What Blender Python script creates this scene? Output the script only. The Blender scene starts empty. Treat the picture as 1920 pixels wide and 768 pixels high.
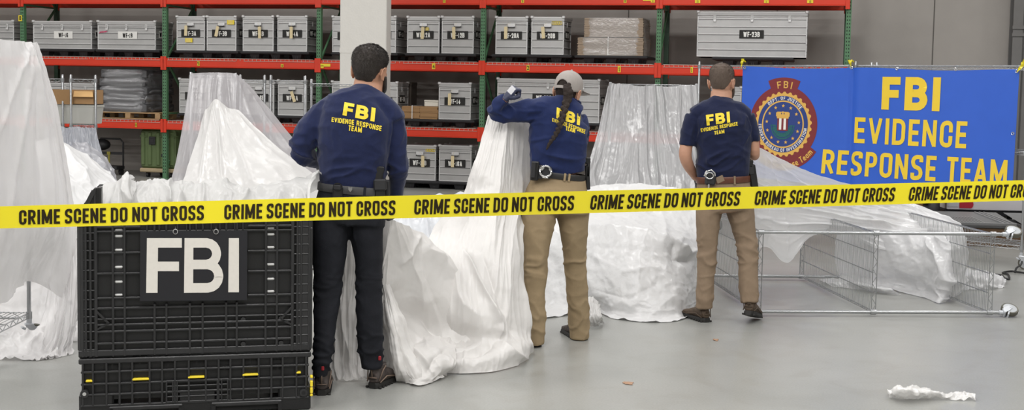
import bpy, bmesh, math, random
from mathutils import Vector, Matrix, noise
from mathutils.bvhtree import BVHTree
random.seed(7)
V = Vector
SC = bpy.context.scene
COL = SC.collection
# ------------------------------------------------------------------ camera
F, CX, CY = 2350.0, 960.0, 333.0
PITCH = math.atan((CY - 165.0) / F)
ROLL = math.radians(1.06)
CAMH = 1.63
CAM = V((0, 0, CAMH))
RC = (Matrix.Rotation(math.radians(90) - PITCH, 3, 'X') @ Matrix.Rotation(ROLL, 3, 'Z'))
cd = bpy.data.cameras.new('camera')
cam = bpy.data.objects.new('camera', cd)
COL.objects.link(cam)
cam.matrix_world = Matrix.Translation(CAM) @ RC.to_4x4()
cd.sensor_width = 36.0
cd.lens = F / 1920.0 * 36.0
cd.shift_y = (CY - 384.0) / 1920.0
cd.clip_end = 200
SC.camera = cam
SC.view_settings.view_transform = 'Standard'
SC.view_settings.look = 'None'
SC.view_settings.gamma = 1
SC.view_settings.use_curve_mapping = False


def ray(px, py):
    return RC @ V(((px - CX) / F, -(py - CY) / F, -1))


def at(px, py, Y):
    d = ray(px, py)
    return CAM + d * (Y / d.y)


def fl(px, py, z=0.0):
    d = ray(px, py)
    return CAM + d * ((z - CAMH) / d.z)


def onplane(px, py, p, n):
    d = ray(px, py)
    return CAM + d * ((p - CAM).dot(n) / d.dot(n))


def proj(w):
    q = RC.transposed() @ (V(w) - CAM)
    return CX + F * q.x / -q.z, CY - F * q.y / -q.z


# ------------------------------------------------------------------ materials
MATS = {}


def mat(name, col, rough=0.5, metal=0.0, var=0.08, scale=8.0, bump=0.0, bscale=60.0, spec=0.5, trans=0.0, coat=0.0, sheen=0.0):
    if name in MATS:
        return MATS[name]
    m = bpy.data.materials.new(name)
    m.use_nodes = True
    nt = m.node_tree
    b = nt.nodes['Principled BSDF']
    tc = nt.nodes.new('ShaderNodeTexCoord')
    nz = nt.nodes.new('ShaderNodeTexNoise')
    nz.inputs['Scale'].default_value = scale
    nz.inputs['Detail'].default_value = 5
    nt.links.new(tc.outputs['Object'], nz.inputs['Vector'])
    mx = nt.nodes.new('ShaderNodeMix')
    mx.data_type = 'RGBA'
    mx.inputs[6].default_value = [max(0, c * (1 - var)) for c in col] + [1]
    mx.inputs[7].default_value = [min(1, c * (1 + var)) for c in col] + [1]
    nt.links.new(nz.outputs['Fac'], mx.inputs[0])
    nt.links.new(mx.outputs[2], b.inputs['Base Color'])
    b.inputs['Roughness'].default_value = rough
    b.inputs['Metallic'].default_value = metal
    b.inputs['Specular IOR Level'].default_value = spec
    if trans:
        b.inputs['Transmission Weight'].default_value = trans
    if coat:
        b.inputs['Coat Weight'].default_value = coat
    if sheen:
        b.inputs['Sheen Weight'].default_value = sheen
    if bump:
        n2 = nt.nodes.new('ShaderNodeTexNoise')
        n2.inputs['Scale'].default_value = bscale
        n2.inputs['Detail'].default_value = 4
        nt.links.new(tc.outputs['Object'], n2.inputs['Vector'])
        bp = nt.nodes.new('ShaderNodeBump')
        bp.inputs['Strength'].default_value = bump
        bp.inputs['Distance'].default_value = 0.01
        nt.links.new(n2.outputs['Fac'], bp.inputs['Height'])
        nt.links.new(bp.outputs['Normal'], b.inputs['Normal'])
    MATS[name] = m
    return m


def film(name, col, clear, rough=0.35, transl=0.35, gloss=0.12, bump=0.25, bscale=25.0, bdist=0.01, stretch=(1, 1, 1), clvar=0.0):
    """Plastic sheeting: diffuse + translucent + a little gloss, part of it see-through."""
    if name in MATS:
        return MATS[name]
    m = bpy.data.materials.new(name)
    m.use_nodes = True
    nt = m.node_tree
    nt.nodes.remove(nt.nodes['Principled BSDF'])
    out = nt.nodes['Material Output']
    N = nt.nodes.new
    L = nt.links.new
    tc = N('ShaderNodeTexCoord')
    mp = N('ShaderNodeMapping')
    mp.inputs['Scale'].default_value = stretch
    L(tc.outputs['Object'], mp.inputs['Vector'])
    nz = N('ShaderNodeTexNoise')
    nz.inputs['Scale'].default_value = bscale
    nz.inputs['Detail'].default_value = 6
    nz.inputs['Distortion'].default_value = 0.6
    L(mp.outputs['Vector'], nz.inputs['Vector'])
    bp = N('ShaderNodeBump')
    bp.inputs['Strength'].default_value = bump
    bp.inputs['Distance'].default_value = bdist
    L(nz.outputs['Fac'], bp.inputs['Height'])
    d = N('ShaderNodeBsdfDiffuse')
    t = N('ShaderNodeBsdfTranslucent')
    g = N('ShaderNodeBsdfGlossy')
    g.inputs['Roughness'].default_value = rough
    g.inputs['Color'].default_value = (1, 1, 1, 1)
    for s in (d, t):
        s.inputs['Color'].default_value = (*col, 1)
    for s in (d, t, g):
        L(bp.outputs['Normal'], s.inputs['Normal'])
    m1 = N('ShaderNodeMixShader')
    m1.inputs[0].default_value = transl
    L(d.outputs[0], m1.inputs[1])
    L(t.outputs[0], m1.inputs[2])
    m2 = N('ShaderNodeMixShader')
    m2.inputs[0].default_value = gloss
    L(m1.outputs[0], m2.inputs[1])
    L(g.outputs[0], m2.inputs[2])
    last = m2
    if clear > 0:
        tr = N('ShaderNodeBsdfTransparent')
        m3 = N('ShaderNodeMixShader')
        m3.inputs[0].default_value = clear
        if clvar:
            lw = N('ShaderNodeLayerWeight')
            lw.inputs['Blend'].default_value = 0.35
            mr = N('ShaderNodeMapRange')
            mr.inputs['To Min'].default_value = clear
            mr.inputs['To Max'].default_value = max(0, clear - clvar)
            L(lw.outputs['Facing'], mr.inputs['Value'])
            L(mr.outputs['Result'], m3.inputs[0])
        L(m2.outputs[0], m3.inputs[1])
        L(tr.outputs[0], m3.inputs[2])
        last = m3
    L(last.outputs[0], out.inputs['Surface'])
    MATS[name] = m
    return m


# ------------------------------------------------------------------ objects
WM = {}


def tag(o, label=None, cat=None, group=None, kind=None):
    if label:
        o['label'] = label
    if cat:
        o['category'] = cat
    if group:
        o['group'] = group
    if kind:
        o['kind'] = kind
    return o


def thing(name, label, cat, M=None, group=None):
    o = bpy.data.objects.new(name, None)
    o.empty_display_size = 0.1
    COL.objects.link(o)
    M = M or Matrix()
    o.matrix_world = M
    WM[o] = M.copy()
    return tag(o, label, cat, group)


def finish(name, me, mats, parent=None, world=True, smooth=None, M=None):
    """link a mesh; world: its coordinates are world ones and are taken into the parent's frame"""
    for m in mats:
        me.materials.append(m)
    o = bpy.data.objects.new(name, me)
    COL.objects.link(o)
    if parent is not None:
        if world:
            me.transform(WM[parent].inverted())
        o.parent = parent
        WM[o] = WM[parent]
    else:
        o.matrix_world = M or Matrix()
        WM[o] = (M or Matrix()).copy()
        if M is not None and world:
            me.transform(M.inverted())
    if smooth is not None:
        me.polygons.foreach_set('use_smooth', [True] * len(me.polygons))
        if smooth < 180:
            me.set_sharp_from_angle(angle=math.radians(smooth))
    me.update()
    return o


class MB:
    def __init__(s, X=None):
        s.v, s.f, s.m = [], [], []
        s.X = X

    def add(s, vs, fs, mi=0):
        n = len(s.v)
        if s.X is not None:
            vs = [s.X @ V(p) for p in vs]
        s.v += [tuple(p) for p in vs]
        s.f += [[i + n for i in q] for q in fs]
        s.m += [mi] * len(fs)

    def box(s, c, d, mi=0, R=None, ch=0.0):
        hx, hy, hz = d[0] / 2, d[1] / 2, d[2] / 2
        c = V(c)
        if ch <= 0:
            P = [V((sx * hx, sy * hy, sz * hz)) for sx in (-1, 1) for sy in (-1, 1) for sz in (-1, 1)]
            Q = [(0, 1, 3, 2), (4, 6, 7, 5), (0, 4, 5, 1), (2, 3, 7, 6), (0, 2, 6, 4), (1, 5, 7, 3)]
        else:
            ch = min(ch, hx * .9, hy * .9, hz * .9)
            P, Q, ix = [], [], {}
            for sx in (-1, 1):
                for sy in (-1, 1):
                    for sz in (-1, 1):
                        for a in range(3):
                            h = [hx, hy, hz]
                            for b in range(3):
                                if b != a:
                                    h[b] -= ch
                            ix[(sx, sy, sz, a)] = len(P)
                            P.append(V((sx * h[0], sy * h[1], sz * h[2])))
            g = lambda sg, a: ix[(sg[0], sg[1], sg[2], a)]
            for a in range(3):
                b, c2 = (a + 1) % 3, (a + 2) % 3
                for sa in (-1, 1):
                    q = []
                    for sb, sc in ((-1, -1), (1, -1), (1, 1), (-1, 1)):
                        sg = [0, 0, 0]
                        sg[a], sg[b], sg[c2] = sa, sb, sc
                        q.append(g(sg, a))
                    Q.append(q if sa > 0 else q[::-1])
            for a in range(3):
                b, c2 = (a + 1) % 3, (a + 2) % 3
                for sb in (-1, 1):
                    for sc in (-1, 1):
                        A, B = [0, 0, 0], [0, 0, 0]
                        A[b] = B[b] = sb
                        A[c2] = B[c2] = sc
                        A[a], B[a] = -1, 1
                        q = [g(A, b), g(B, b), g(B, c2), g(A, c2)]
                        Q.append(q if sb * sc > 0 else q[::-1])
            for sx in (-1, 1):
                for sy in (-1, 1):
                    for sz in (-1, 1):
                        q = [g((sx, sy, sz), 0), g((sx, sy, sz), 1), g((sx, sy, sz), 2)]
                        Q.append(q if sx * sy * sz > 0 else q[::-1])
        if R is not None:
            P = [R @ p for p in P]
        s.add([p + c for p in P], Q, mi)

    def span(s, a, b, mi=0, ch=0.0):
        a, b = V(a), V(b)
        s.box((a + b) / 2, [abs(q) for q in (b - a)], mi, None, ch)

    def bar(s, p0, p1, w, h, mi=0, up=None):
        """square bar between two points"""
        p0, p1 = V(p0), V(p1)
        t = (p1 - p0).normalized()
        up = V(up) if up else (V((0, 0, 1)) if abs(t.z) < .9 else V((0, 1, 0)))
        sd = t.cross(up).normalized()
        up = sd.cross(t)
        P = [p + sd * (a * w / 2) + up * (b * h / 2) for p in (p0, p1) for a, b in ((-1, -1), (1, -1), (1, 1), (-1, 1))]
        s.add(P, [(3, 2, 1, 0), (4, 5, 6, 7), (0, 1, 5, 4), (1, 2, 6, 5), (2, 3, 7, 6), (3, 0, 4, 7)], mi)

    def tube(s, path, rad, n=8, mi=0, closed=False, cap=True):
        path = [V(p) for p in path]
        k = len(path)
        if not isinstance(rad, (list, tuple)):
            rad = [rad] * k
        T = []
        for i in range(k):
            a = path[(i - 1) % k] if (closed or i > 0) else path[i]
            b = path[(i + 1) % k] if (closed or i < k - 1) else path[i]
            T.append((b - a).normalized())
        ref = V((0, 0, 1)) if abs(T[0].z) < .9 else V((0, 1, 0))
        P = []
        for i in range(k):
            sd = T[i].cross(ref)
            if sd.length < 1e-4:
                sd = T[i].cross(V((1, 0, 0)))
            sd.normalize()
            ref = sd.cross(T[i]).normalized()
            P += [path[i] + (sd * math.cos(a) + ref * math.sin(a)) * rad[i] for a in [2 * math.pi * j / n for j in range(n)]]
        Q = []
        for i in range(k if closed else k - 1):
            A, B = i * n, ((i + 1) % k) * n
            Q += [(A + j, A + (j + 1) % n, B + (j + 1) % n, B + j) for j in range(n)]
        if cap and not closed:
            Q += [list(range(n))[::-1], list(range((k - 1) * n, k * n))]
        s.add(P, Q, mi)

    def rings(s, R, mi=0, cap=True, closed=True):
        n, k = len(R[0]), len(R)
        Q = []
        for i in range(k - 1):
            for j in range(n if closed else n - 1):
                Q.append((i * n + j, i * n + (j + 1) % n, (i + 1) * n + (j + 1) % n, (i + 1) * n + j))
        if cap and closed:
            Q += [list(range(n))[::-1], list(range((k - 1) * n, k * n))]
        s.add([p for r in R for p in r], Q, mi)

    def ball(s, c, r, n=12, k=8, mi=0, R=None):
        c = V(c)
        r = V((r, r, r)) if not hasattr(r, '__len__') else V(r)
        P = []
        for i in range(1, k):
            a = math.pi * i / k
            P += [V((r.x * math.sin(a) * math.cos(b), r.y * math.sin(a) * math.sin(b), r.z * math.cos(a))) for b in [2 * math.pi * j / n for j in range(n)]]
        P += [V((0, 0, r.z)), V((0, 0, -r.z))]
        t, b_ = len(P) - 2, len(P) - 1
        Q = []
        for i in range(k - 2):
            Q += [(i * n + j, (i + 1) * n + j, (i + 1) * n + (j + 1) % n, i * n + (j + 1) % n) for j in range(n)]
        Q += [(t, j, (j + 1) % n) for j in range(n)]
        Q += [(b_, (k - 2) * n + (j + 1) % n, (k - 2) * n + j) for j in range(n)]
        if R is not None:
            P = [R @ p for p in P]
        s.add([p + c for p in P], Q, mi)

    def quads(s, qs, fn, mi=0, lift=V((0, -1, 0))):
        """2-D quads through a map (x, y) -> point"""
        for i, q in enumerate(qs):
            P = [V(fn(*p)) for p in q]
            n = (P[1] - P[0]).cross(P[3] - P[0])
            if n.length > 1e-12:
                n.normalize()
                c = (s.X @ P[0]) if s.X is not None else P[0]
                if lift is not None:
                    n = lift if n.dot(lift) > 0 else lift
                    P = [p + n * (.00004 * (i % 9)) for p in P]
            s.add(P, [(0, 1, 2, 3)], mi)

    def poly(s, pts, mi=0):
        s.add(pts, [list(range(len(pts)))], mi)

    def mesh(s, name='m'):
        me = bpy.data.meshes.new(name)
        me.from_pydata([tuple(p) for p in s.v], [], s.f)
        return me

    def build(s, name, mats, parent=None, world=True, smooth=None, M=None):
        if not isinstance(mats, (list, tuple)):
            mats = [mats]
        me = s.mesh(name)
        me.polygons.foreach_set('material_index', s.m)
        return finish(name, me, mats, parent, world, smooth, M)


def evaluated(me, mods):
    o = bpy.data.objects.new('tmp', me)
    COL.objects.link(o)
    for typ, kw in mods:
        md = o.modifiers.new(typ, typ)
        for a, b in kw.items():
            setattr(md, a, b)
    dg = bpy.context.evaluated_depsgraph_get()
    r = bpy.data.meshes.new_from_object(o.evaluated_get(dg))
    bpy.data.objects.remove(o)
    bpy.data.meshes.remove(me)
    return r


def remesh(mb, vox, it=2, fac=0.5):
    me = evaluated(mb.mesh('tmp'), [('REMESH', dict(mode='VOXEL', voxel_size=vox, use_smooth_shade=True))])
    if it:
        me = evaluated(me, [('SMOOTH', dict(factor=fac, iterations=it))])
    return me


def displace(me, fn):
    """fn(point, normal) -> distance along the normal"""
    N = [n.vector.copy() for n in me.vertex_normals]
    for v in me.vertices:
        v.co += N[v.index] * fn(v.co, N[v.index])
    me.update()


def cr(p0, p1, p2, p3, t):
    return 0.5 * ((2 * p1) + (p2 - p0) * t + (2 * p0 - 5 * p1 + 4 * p2 - p3) * t * t + (3 * p1 - p0 - 3 * p2 + p3) * t ** 3)


def spline(P, x):
    """Catmull-Rom through P at x in 0..len-1"""
    n = len(P)
    i = min(int(x), n - 2)
    t = x - i
    g = lambda k: P[k] if 0 <= k < n else (P[0] * 2 - P[1] if k < 0 else P[-1] * 2 - P[-2])
    return cr(g(i - 1), g(i), g(i + 1), g(i + 2), t)


# ------------------------------------------------------------------ block lettering
r_ = 0.46
GL = {
    'A': (1.0, [[(0, 0), (.46, 1)], [(.54, 1), (1, 0)], [(.25, .25), (.75, .25)]]),
    'B': (.95, [[(0, 0), (0, 1)], [(0, 1), (.93, 1, r_), (.93, .52, r_), (0, .52)], [(0, .52), (1, .52, r_), (1, 0, r_), (0, 0)]]),
    'C': (.92, [[(1, .68), (1, 1, r_), (0, 1, r_), (0, 0, r_), (1, 0, r_), (1, .32)]]),
    'D': (.95, [[(0, 0), (0, 1), (1, 1, r_), (1, 0, r_), (0, 0)]]),
    'E': (.78, [[(1, 1), (0, 1), (0, 0), (1, 0)], [(0, .5), (.88, .5)]]),
    'F': (.76, [[(1, 1), (0, 1), (0, 0)], [(0, .48), (.88, .48)]]),
    'G': (.95, [[(1, .7), (1, 1, r_), (0, 1, r_), (0, 0, r_), (1, 0, r_), (1, .45), (.55, .45)]]),
    'I': (0, [[(.5, 0), (.5, 1)]]),
    'J': (.75, [[(1, 1), (1, 0, r_), (0, 0, r_), (0, .28)]]),
    'L': (.74, [[(0, 1), (0, 0), (1, 0)]]),
    'M': (1.3, [[(0, 0), (0, 1)], [(.06, 1), (.5, .1)], [(.5, .1), (.94, 1)], [(1, 1), (1, 0)]]),
    'N': (1.0, [[(0, 0), (0, 1)], [(.06, 1), (.94, 0)], [(1, 0), (1, 1)]]),
    'O': (.98, [[(.5, 1), (1, 1, r_), (1, 0, r_), (0, 0, r_), (0, 1, r_), (.5, 1)]]),
    'P': (.9, [[(0, 0), (0, 1), (1, 1, r_), (1, .45, r_), (0, .45)]]),
    'R': (.95, [[(0, 0), (0, 1), (.97, 1, r_), (.97, .47, r_), (0, .47)], [(.45, .47), (.98, 0)]]),
    'S': (.92, [[(1, .86), (1, 1, r_), (0, 1, r_), (0, .53, r_), (1, .47, r_), (1, 0, r_), (0, 0, r_), (0, .14)]]),
    'T': (.85, [[(0, 1), (1, 1)], [(.5, 1), (.5, 0)]]),
    'U': (.95, [[(0, 1), (0, 0, r_), (1, 0, r_), (1, 1)]]),
    'V': (1.0, [[(0, 1), (.46, 0)], [(.54, 0), (1, 1)]]),
    'W': (1.35, [[(0, 1), (.24, 0)], [(.24, 0), (.5, .9)], [(.5, .9), (.76, 0)], [(.76, 0), (1, 1)]]),
    '0': (.85, [[(.5, 1), (1, 1, r_), (1, 0, r_), (0, 0, r_), (0, 1, r_), (.5, 1)]]),
    '1': (.5, [[(.1, .78), (.6, 1), (.6, 0)]]),
    '2': (.85, [[(0, .72), (0, 1, r_), (1, 1, r_), (1, .5, r_), (0, 0), (1, 0)]]),
    '3': (.85, [[(0, 1), (1, 1, r_), (1, .52, r_), (.4, .52)], [(.4, .52), (1, .5, r_), (1, 0, r_), (0, 0)]]),
    '4': (.9, [[(.75, 0), (.75, 1), (0, .3), (1, .3)]]),
    '5': (.85, [[(1, 1), (0, 1), (0, .55), (1, .55, r_), (1, 0, r_), (0, 0)]]),
    '6': (.85, [[(1, .8), (1, 1, r_), (0, 1, r_), (0, 0, r_), (1, 0, r_), (1, .52, r_), (0, .52)]]),
    '8': (.85, [[(.5, 1), (1, 1, r_), (1, .52, r_), (0, .52, r_), (0, 1, r_), (.5, 1)], [(.5, .52), (1, .52, r_), (1, 0, r_), (0, 0, r_), (0, .52, r_), (.5, .52)]]),
    '9': (.85, [[(0, .1), (1, 0, r_), (1, 1, r_), (0, 1, r_), (0, .47, r_), (1, .47)]]),
    '-': (.5, [[(0, .45), (1, .45)]]),
    '.': (0, [[(.5, .0), (.5, .02)]]),
    # lower case, for the small script on the seal
    'e': (.8, [[(0, .3), (1, .3), (1, .6, r_), (0, .6, r_), (0, 0, r_), (1, 0)]]),
    'v': (.8, [[(0, .6), (.5, 0), (1, .6)]]),
    'i': (0, [[(.5, 0), (.5, .6)], [(.5, .85), (.5, .9)]]),
    'd': (.8, [[(1, 1), (1, 0)], [(1, .6), (0, .6, r_), (0, 0, r_), (1, 0)]]),
    'n': (.8, [[(0, 0), (0, .6)], [(0, .6), (1, .6, r_), (1, 0)]]),
    'c': (.75, [[(1, .6), (0, .6, r_), (0, 0, r_), (1, 0)]]),
    's': (.75, [[(1, .6), (0, .6, .2), (0, .3, .2), (1, .3, .2), (1, 0, .2), (0, 0)]]),
    'p': (.8, [[(0, -.3), (0, .6), (1, .6, r_), (1, 0, r_), (0, 0)]]),
    'o': (.8, [[(.5, .6), (1, .6, r_), (1, 0, r_), (0, 0, r_), (0, .6, r_), (.5, .6)]]),
    'a': (.8, [[(1, .6), (1, 0)], [(1, .6), (0, .6, r_), (0, 0, r_), (1, 0)]]),
    'm': (1.2, [[(0, 0), (0, .6)], [(0, .6), (.5, .6, r_), (.5, 0)], [(.5, .6), (1, .6, r_), (1, 0)]]),
}


def stroke(pts, t, closed, seg, lo, hi, xl=-1e9, xh=1e9):
    out = []
    k = len(pts)
    if not closed:
        a = (pts[0] - pts[1]).normalized() * (t / 2)
        b = (pts[-1] - pts[-2]).normalized() * (t / 2)
        pts = [pts[0] + a] + pts[1:-1] + [pts[-1] + b]
    L, R = [], []
    for i in range(k):
        if closed:
            p0, p2 = pts[(i - 1) % k], pts[(i + 1) % k]
        else:
            p0, p2 = pts[max(i - 1, 0)], pts[min(i + 1, k - 1)]
        d1 = pts[i] - p0
        d2 = p2 - pts[i]
        d1 = d1.normalized() if d1.length > 1e-9 else d2.normalized()
        d2 = d2.normalized() if d2.length > 1e-9 else d1
        n1, n2 = V((-d1.y, d1.x)), V((-d2.y, d2.x))
        nn = n1 + n2
        nn = nn.normalized() if nn.length > 1e-6 else n1
        mt = min(1 / max(nn.dot(n1), .25), 2.6)
        L.append(pts[i] + nn * (t / 2 * mt))
        R.append(pts[i] - nn * (t / 2 * mt))
    for _ in range(3):                      # an inside corner tighter than the stroke closes up instead of turning over
        for i in range(k if closed else k - 1):
            j = (i + 1) % k
            d = pts[j] - pts[i]
            for S in (L, R):
                if (S[j] - S[i]).dot(d) < 0:
                    S[i] = S[j] = (S[i] + S[j]) / 2
    cl = lambda p: V((min(max(p.x, xl), xh), min(max(p.y, lo), hi)))
    L, R = [cl(p) for p in L], [cl(p) for p in R]
    for i in range(k if closed else k - 1):
        j = (i + 1) % k
        n = max(1, int((pts[j] - pts[i]).length / seg)) if seg else 1
        for q in range(n):
            a, b = q / n, (q + 1) / n
            out.append([tuple(L[i].lerp(L[j], a)), tuple(R[i].lerp(R[j], a)), tuple(R[i].lerp(R[j], b)), tuple(L[i].lerp(L[j], b))])
    return out


def text2d(s, w=0.6, t=0.16, gap=0.1, space=0.45, seg=0.0, sw=1.0):
    """block lettering of height 1: list of (glyph quads, x start, x end) -> quads, width"""
    x, qs = 0.0, []
    for ch in s:
        if ch == ' ':
            x += space
            continue
        gw, paths = GL[ch]
        W = max(t * sw, gw * w)
        for path in paths:
            P = []
            for p in path:
                P.append((V((x + t * sw / 2 + p[0] * (W - t * sw), t / 2 + p[1] * (1 - t))), p[2] if len(p) > 2 else 0))
            closed = (P[0][0] - P[-1][0]).length < 1e-6 and len(P) > 3
            if closed:
                P = P[:-1]
            pts = []
            m = len(P)
            for i, (p, r) in enumerate(P):
                if r <= 0 or (not closed and i in (0, m - 1)):
                    pts.append(p)
                    continue
                a, b = P[(i - 1) % m][0], P[(i + 1) % m][0]
                da, db = (a - p).length, (b - p).length
                rr = min(r * (W - t) * 1.15, da * .5, db * .5) if W > t else 0
                pa, pb = p + (a - p).normalized() * rr, p + (b - p).normalized() * rr
                for q in range(5):
                    u = q / 4
                    pts.append(pa * (1 - u) ** 2 + (p * .8 + (pa + pb) * .1) * (2 * u * (1 - u)) + pb * u * u)
            lo = -.32 if ch == 'p' else 0
            qs += stroke(pts, t, closed, seg, lo, 1, x, x + W)
        x += W + gap
    return qs, x - gap


def fit_quad(qs, w, TL, TR, BR, BL):
    """map lettering (0..w, 0..1) into an image quad"""
    TL, TR, BR, BL = map(V, (TL, TR, BR, BL))
    def fn(x, y):
        u = x / w
        return (TL.lerp(TR, u) * y + BL.lerp(BR, u) * (1 - y))
    return [[tuple(fn(*p)) for p in q] for q in qs]
# ------------------------------------------------------------------ palette
ALU = mat('brushed_aluminium', (.50, .495, .49), .40, .55, .16, 5, .08, 40)
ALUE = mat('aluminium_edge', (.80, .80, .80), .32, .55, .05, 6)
ALUD = mat('aluminium_ridge_shade', (.20, .20, .20), .5, .5, .1)  # dark line painted in as shade under the case ridges
CHROME = mat('chrome_wire', (.42, .43, .44), .30, .80, .05, 10)
RED = mat('beam_red', (.66, .040, .013), .38, 0, .10, 3, .03, 30)
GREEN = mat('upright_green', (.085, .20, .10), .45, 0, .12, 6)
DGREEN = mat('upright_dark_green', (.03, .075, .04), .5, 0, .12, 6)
BLACK = mat('black_plastic', (.016, .016, .018), .5, 0, .25, 9, .06, 120)
CRATE = mat('crate_plastic', (.0075, .0075, .008), .42, 0, .35, 7, .10, 90)
CRATE2 = mat('crate_plastic_worn', (.019, .019, .020), .38, 0, .45, 14, .10, 60)
HOLE = mat('dark_hole', (.006, .006, .006), .8, 0, 0)
YEL = mat('yellow_label', (.80, .62, .03), .5, 0, .05)
INK = mat('black_ink', (.010, .009, .008), .6, 0, .1)
WHITEP = mat('white_paint', (.78, .77, .74), .6, 0, .06, 30)
TAGM = mat('manila_tag', (.72, .60, .36), .7, 0, .08, 20)
PINK = mat('pink_marker', (.70, .05, .16), .6, 0, .1)
WOOD = mat('pallet_wood', (.40, .26, .13), .75, 0, .3, 12, .2, 50)
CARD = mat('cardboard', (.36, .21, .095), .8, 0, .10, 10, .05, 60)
CARDL = mat('cardboard_inner', (.56, .34, .14), .8, 0, .08, 10)
KRAFT = mat('kraft_board', (.33, .25, .18), .75, 0, .15, 30, .1, 90)
TAPE = film('tape_yellow', (.80, .685, .022), 0, .30, .14, .04, .05, 20, .004)
TAPEI = mat('tape_ink', (.018, .012, .003), .7, 0, .15, 30, spec=.2)
NAVY = mat('navy_cotton', (.0092, .0150, .056), .85, 0, .22, 40, .18, 260, .25, sheen=.15)
NAVY2 = mat('navy_polyester', (.0082, .0125, .043), .85, 0, .22, 40, .18, 260, .25, sheen=.12)
NAVY3 = mat('blue_navy_cotton', (.0105, .0200, .080), .85, 0, .2, 40, .18, 260, .25, sheen=.12)
PRINT = mat('yellow_print', (.78, .60, .03), .6, 0, .12, 60)
DPANT = mat('charcoal_trouser', (.0125, .0135, .018), .85, 0, .25, 30, .15, 240, .25)
KHAKI = mat('khaki_trouser', (.30, .225, .135), .85, 0, .12, 22, .15, 240, .2)
KHAKI2 = mat('brown_khaki_trouser', (.235, .172, .118), .85, 0, .12, 22, .15, 240, .2)
SKIN = mat('skin_fair', (.50, .27, .18), .55, 0, .12, 25, .05, 200)
SKIN2 = mat('skin_tan', (.44, .23, .145), .55, 0, .12, 25, .05, 200)
HAIRD = mat('dark_hair', (.026, .019, .0145), .42, 0, .5, 160, .6, 300)
HAIRB = mat('cropped_brown_hair', (.115, .082, .062), .6, 0, .35, 160, .5, 300)
HAIRL = mat('brown_hair', (.020, .011, .0075), .75, 0, .6, 120, .6, 240)
CAPM = mat('grey_cap_cloth', (.33, .30, .28), .85, 0, .1, 40, .15, 250)
BELTB = mat('black_belt', (.018, .017, .017), .45, 0, .2, 40)
BELTG = mat('grey_webbing_belt', (.050, .050, .052), .6, 0, .2, 60)
BELTR = mat('brown_leather', (.10, .032, .016), .4, 0, .25, 30)
GLOVE = mat('black_glove', (.014, .014, .018), .5, 0, .2, 40)
GLOVEW = mat('white_glove_back', (.48, .48, .50), .5, 0, .1, 40)
HANDGUN = mat('black_polymer', (.010, .010, .011), .38, 0, .2, 30)
STEEL = mat('polished_steel', (.75, .75, .75), .18, .95, .05)
BOOTB = mat('brown_boot', (.075, .050, .032), .7, 0, .5, 25, .3, 90)
BOOTT = mat('tan_boot_trim', (.17, .12, .09), .7, 0, .25, 25)
BOOTG = mat('grey_brown_boot', (.060, .047, .042), .7, 0, .5, 25, .3, 90)
SOLE = mat('rubber_sole', (.014, .013, .012), .6, 0, .2, 40)
REDC = mat('red_trim', (.30, .012, .02), .6, 0, .1)
BLUE = mat('banner_blue', (.028, .115, .58), .42, 0, .06, 6, .06, 9)
BYEL = mat('banner_yellow', (.86, .60, .035), .5, 0, .04)
MAROON = mat('seal_maroon', (.20, .022, .026), .5, 0, .06)
GOLD = mat('seal_gold', (.72, .42, .09), .5, 0, .06)
SNAVY = mat('seal_navy', (.018, .045, .21), .5, 0, .06)
SWHITE = mat('seal_white', (.82, .80, .75), .5, 0, .04)
SGREEN = mat('seal_green', (.012, .13, .11), .5, 0, .06)
CONC = mat('painted_concrete', (.66, .64, .60), .8, 0, .05, 9, .15, 45)
MILG = mat('olive_plastic', (.10, .145, .055), .55, 0, .18, 8, .1, 50)
TAN = mat('tan_plastic', (.42, .33, .20), .6, 0, .12, 10)
RUBBER = mat('grey_rubber_wheel', (.10, .095, .075), .5, 0, .15, 20)
HUBM = mat('zinc_bracket', (.55, .57, .60), .35, .55, .08, 15)
GREYM = mat('grey_ramp_metal', (.22, .22, .22), .5, .3, .15, 10)
WPANEL = mat('white_panel', (.62, .60, .61), .5, 0, .04)
SIGNR = mat('red_sign', (.42, .012, .03), .5, 0, .06)
CABLE = mat('black_cable', (.012, .012, .012), .5, 0, .1)
SHEET = film('white_sheeting', (.62, .61, .60), 0, .30, .15, .055, .30, 16, .012)
SHEETW = film('white_poly', (.65, .648, .65), 0, .30, .12, .05, .35, 22, .010)
SHEETC = film('warm_white_sheeting', (.73, .712, .695), 0, .36, .18, .05, .22, 12, .010)
VEIL = film('frosted_film', (.56, .54, .56), .36, .30, .40, .06, .35, 30, .008, (1, 1, .25), .3)
VEILW = film('milky_film', (.80, .79, .79), .10, .30, .35, .06, .30, 20, .008, (1, 1, .3), .1)
CLEAR = film('clear_film', (.47, .47, .48), .13, .34, .35, .10, .30, 26, .012, (1, 1, .2), .4)
STRETCH = film('stretch_wrap', (.34, .34, .355), .38, .18, .2, .17, .8, 40, .01, (.3, 1, 1), .2)
TOTE = film('translucent_tote', (.72, .72, .68), .12, .35, .4, .06, .1, 10, .004)
LINER = film('crate_liner', (.68, .675, .665), .05, .30, .35, .05, .4, 26, .010)
LIGHT = {-3.2: .72, -7.2: .70, -11.2: .52, -15.2: .95, -19.2: 1.75, -23.2: 1.15}
LIGHTX = {-9: .45, -4.5: .7, 0: .9, 4.5: 1.05, 9: 1.25, 13.5: 1.2, 18: 1.0}
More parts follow.
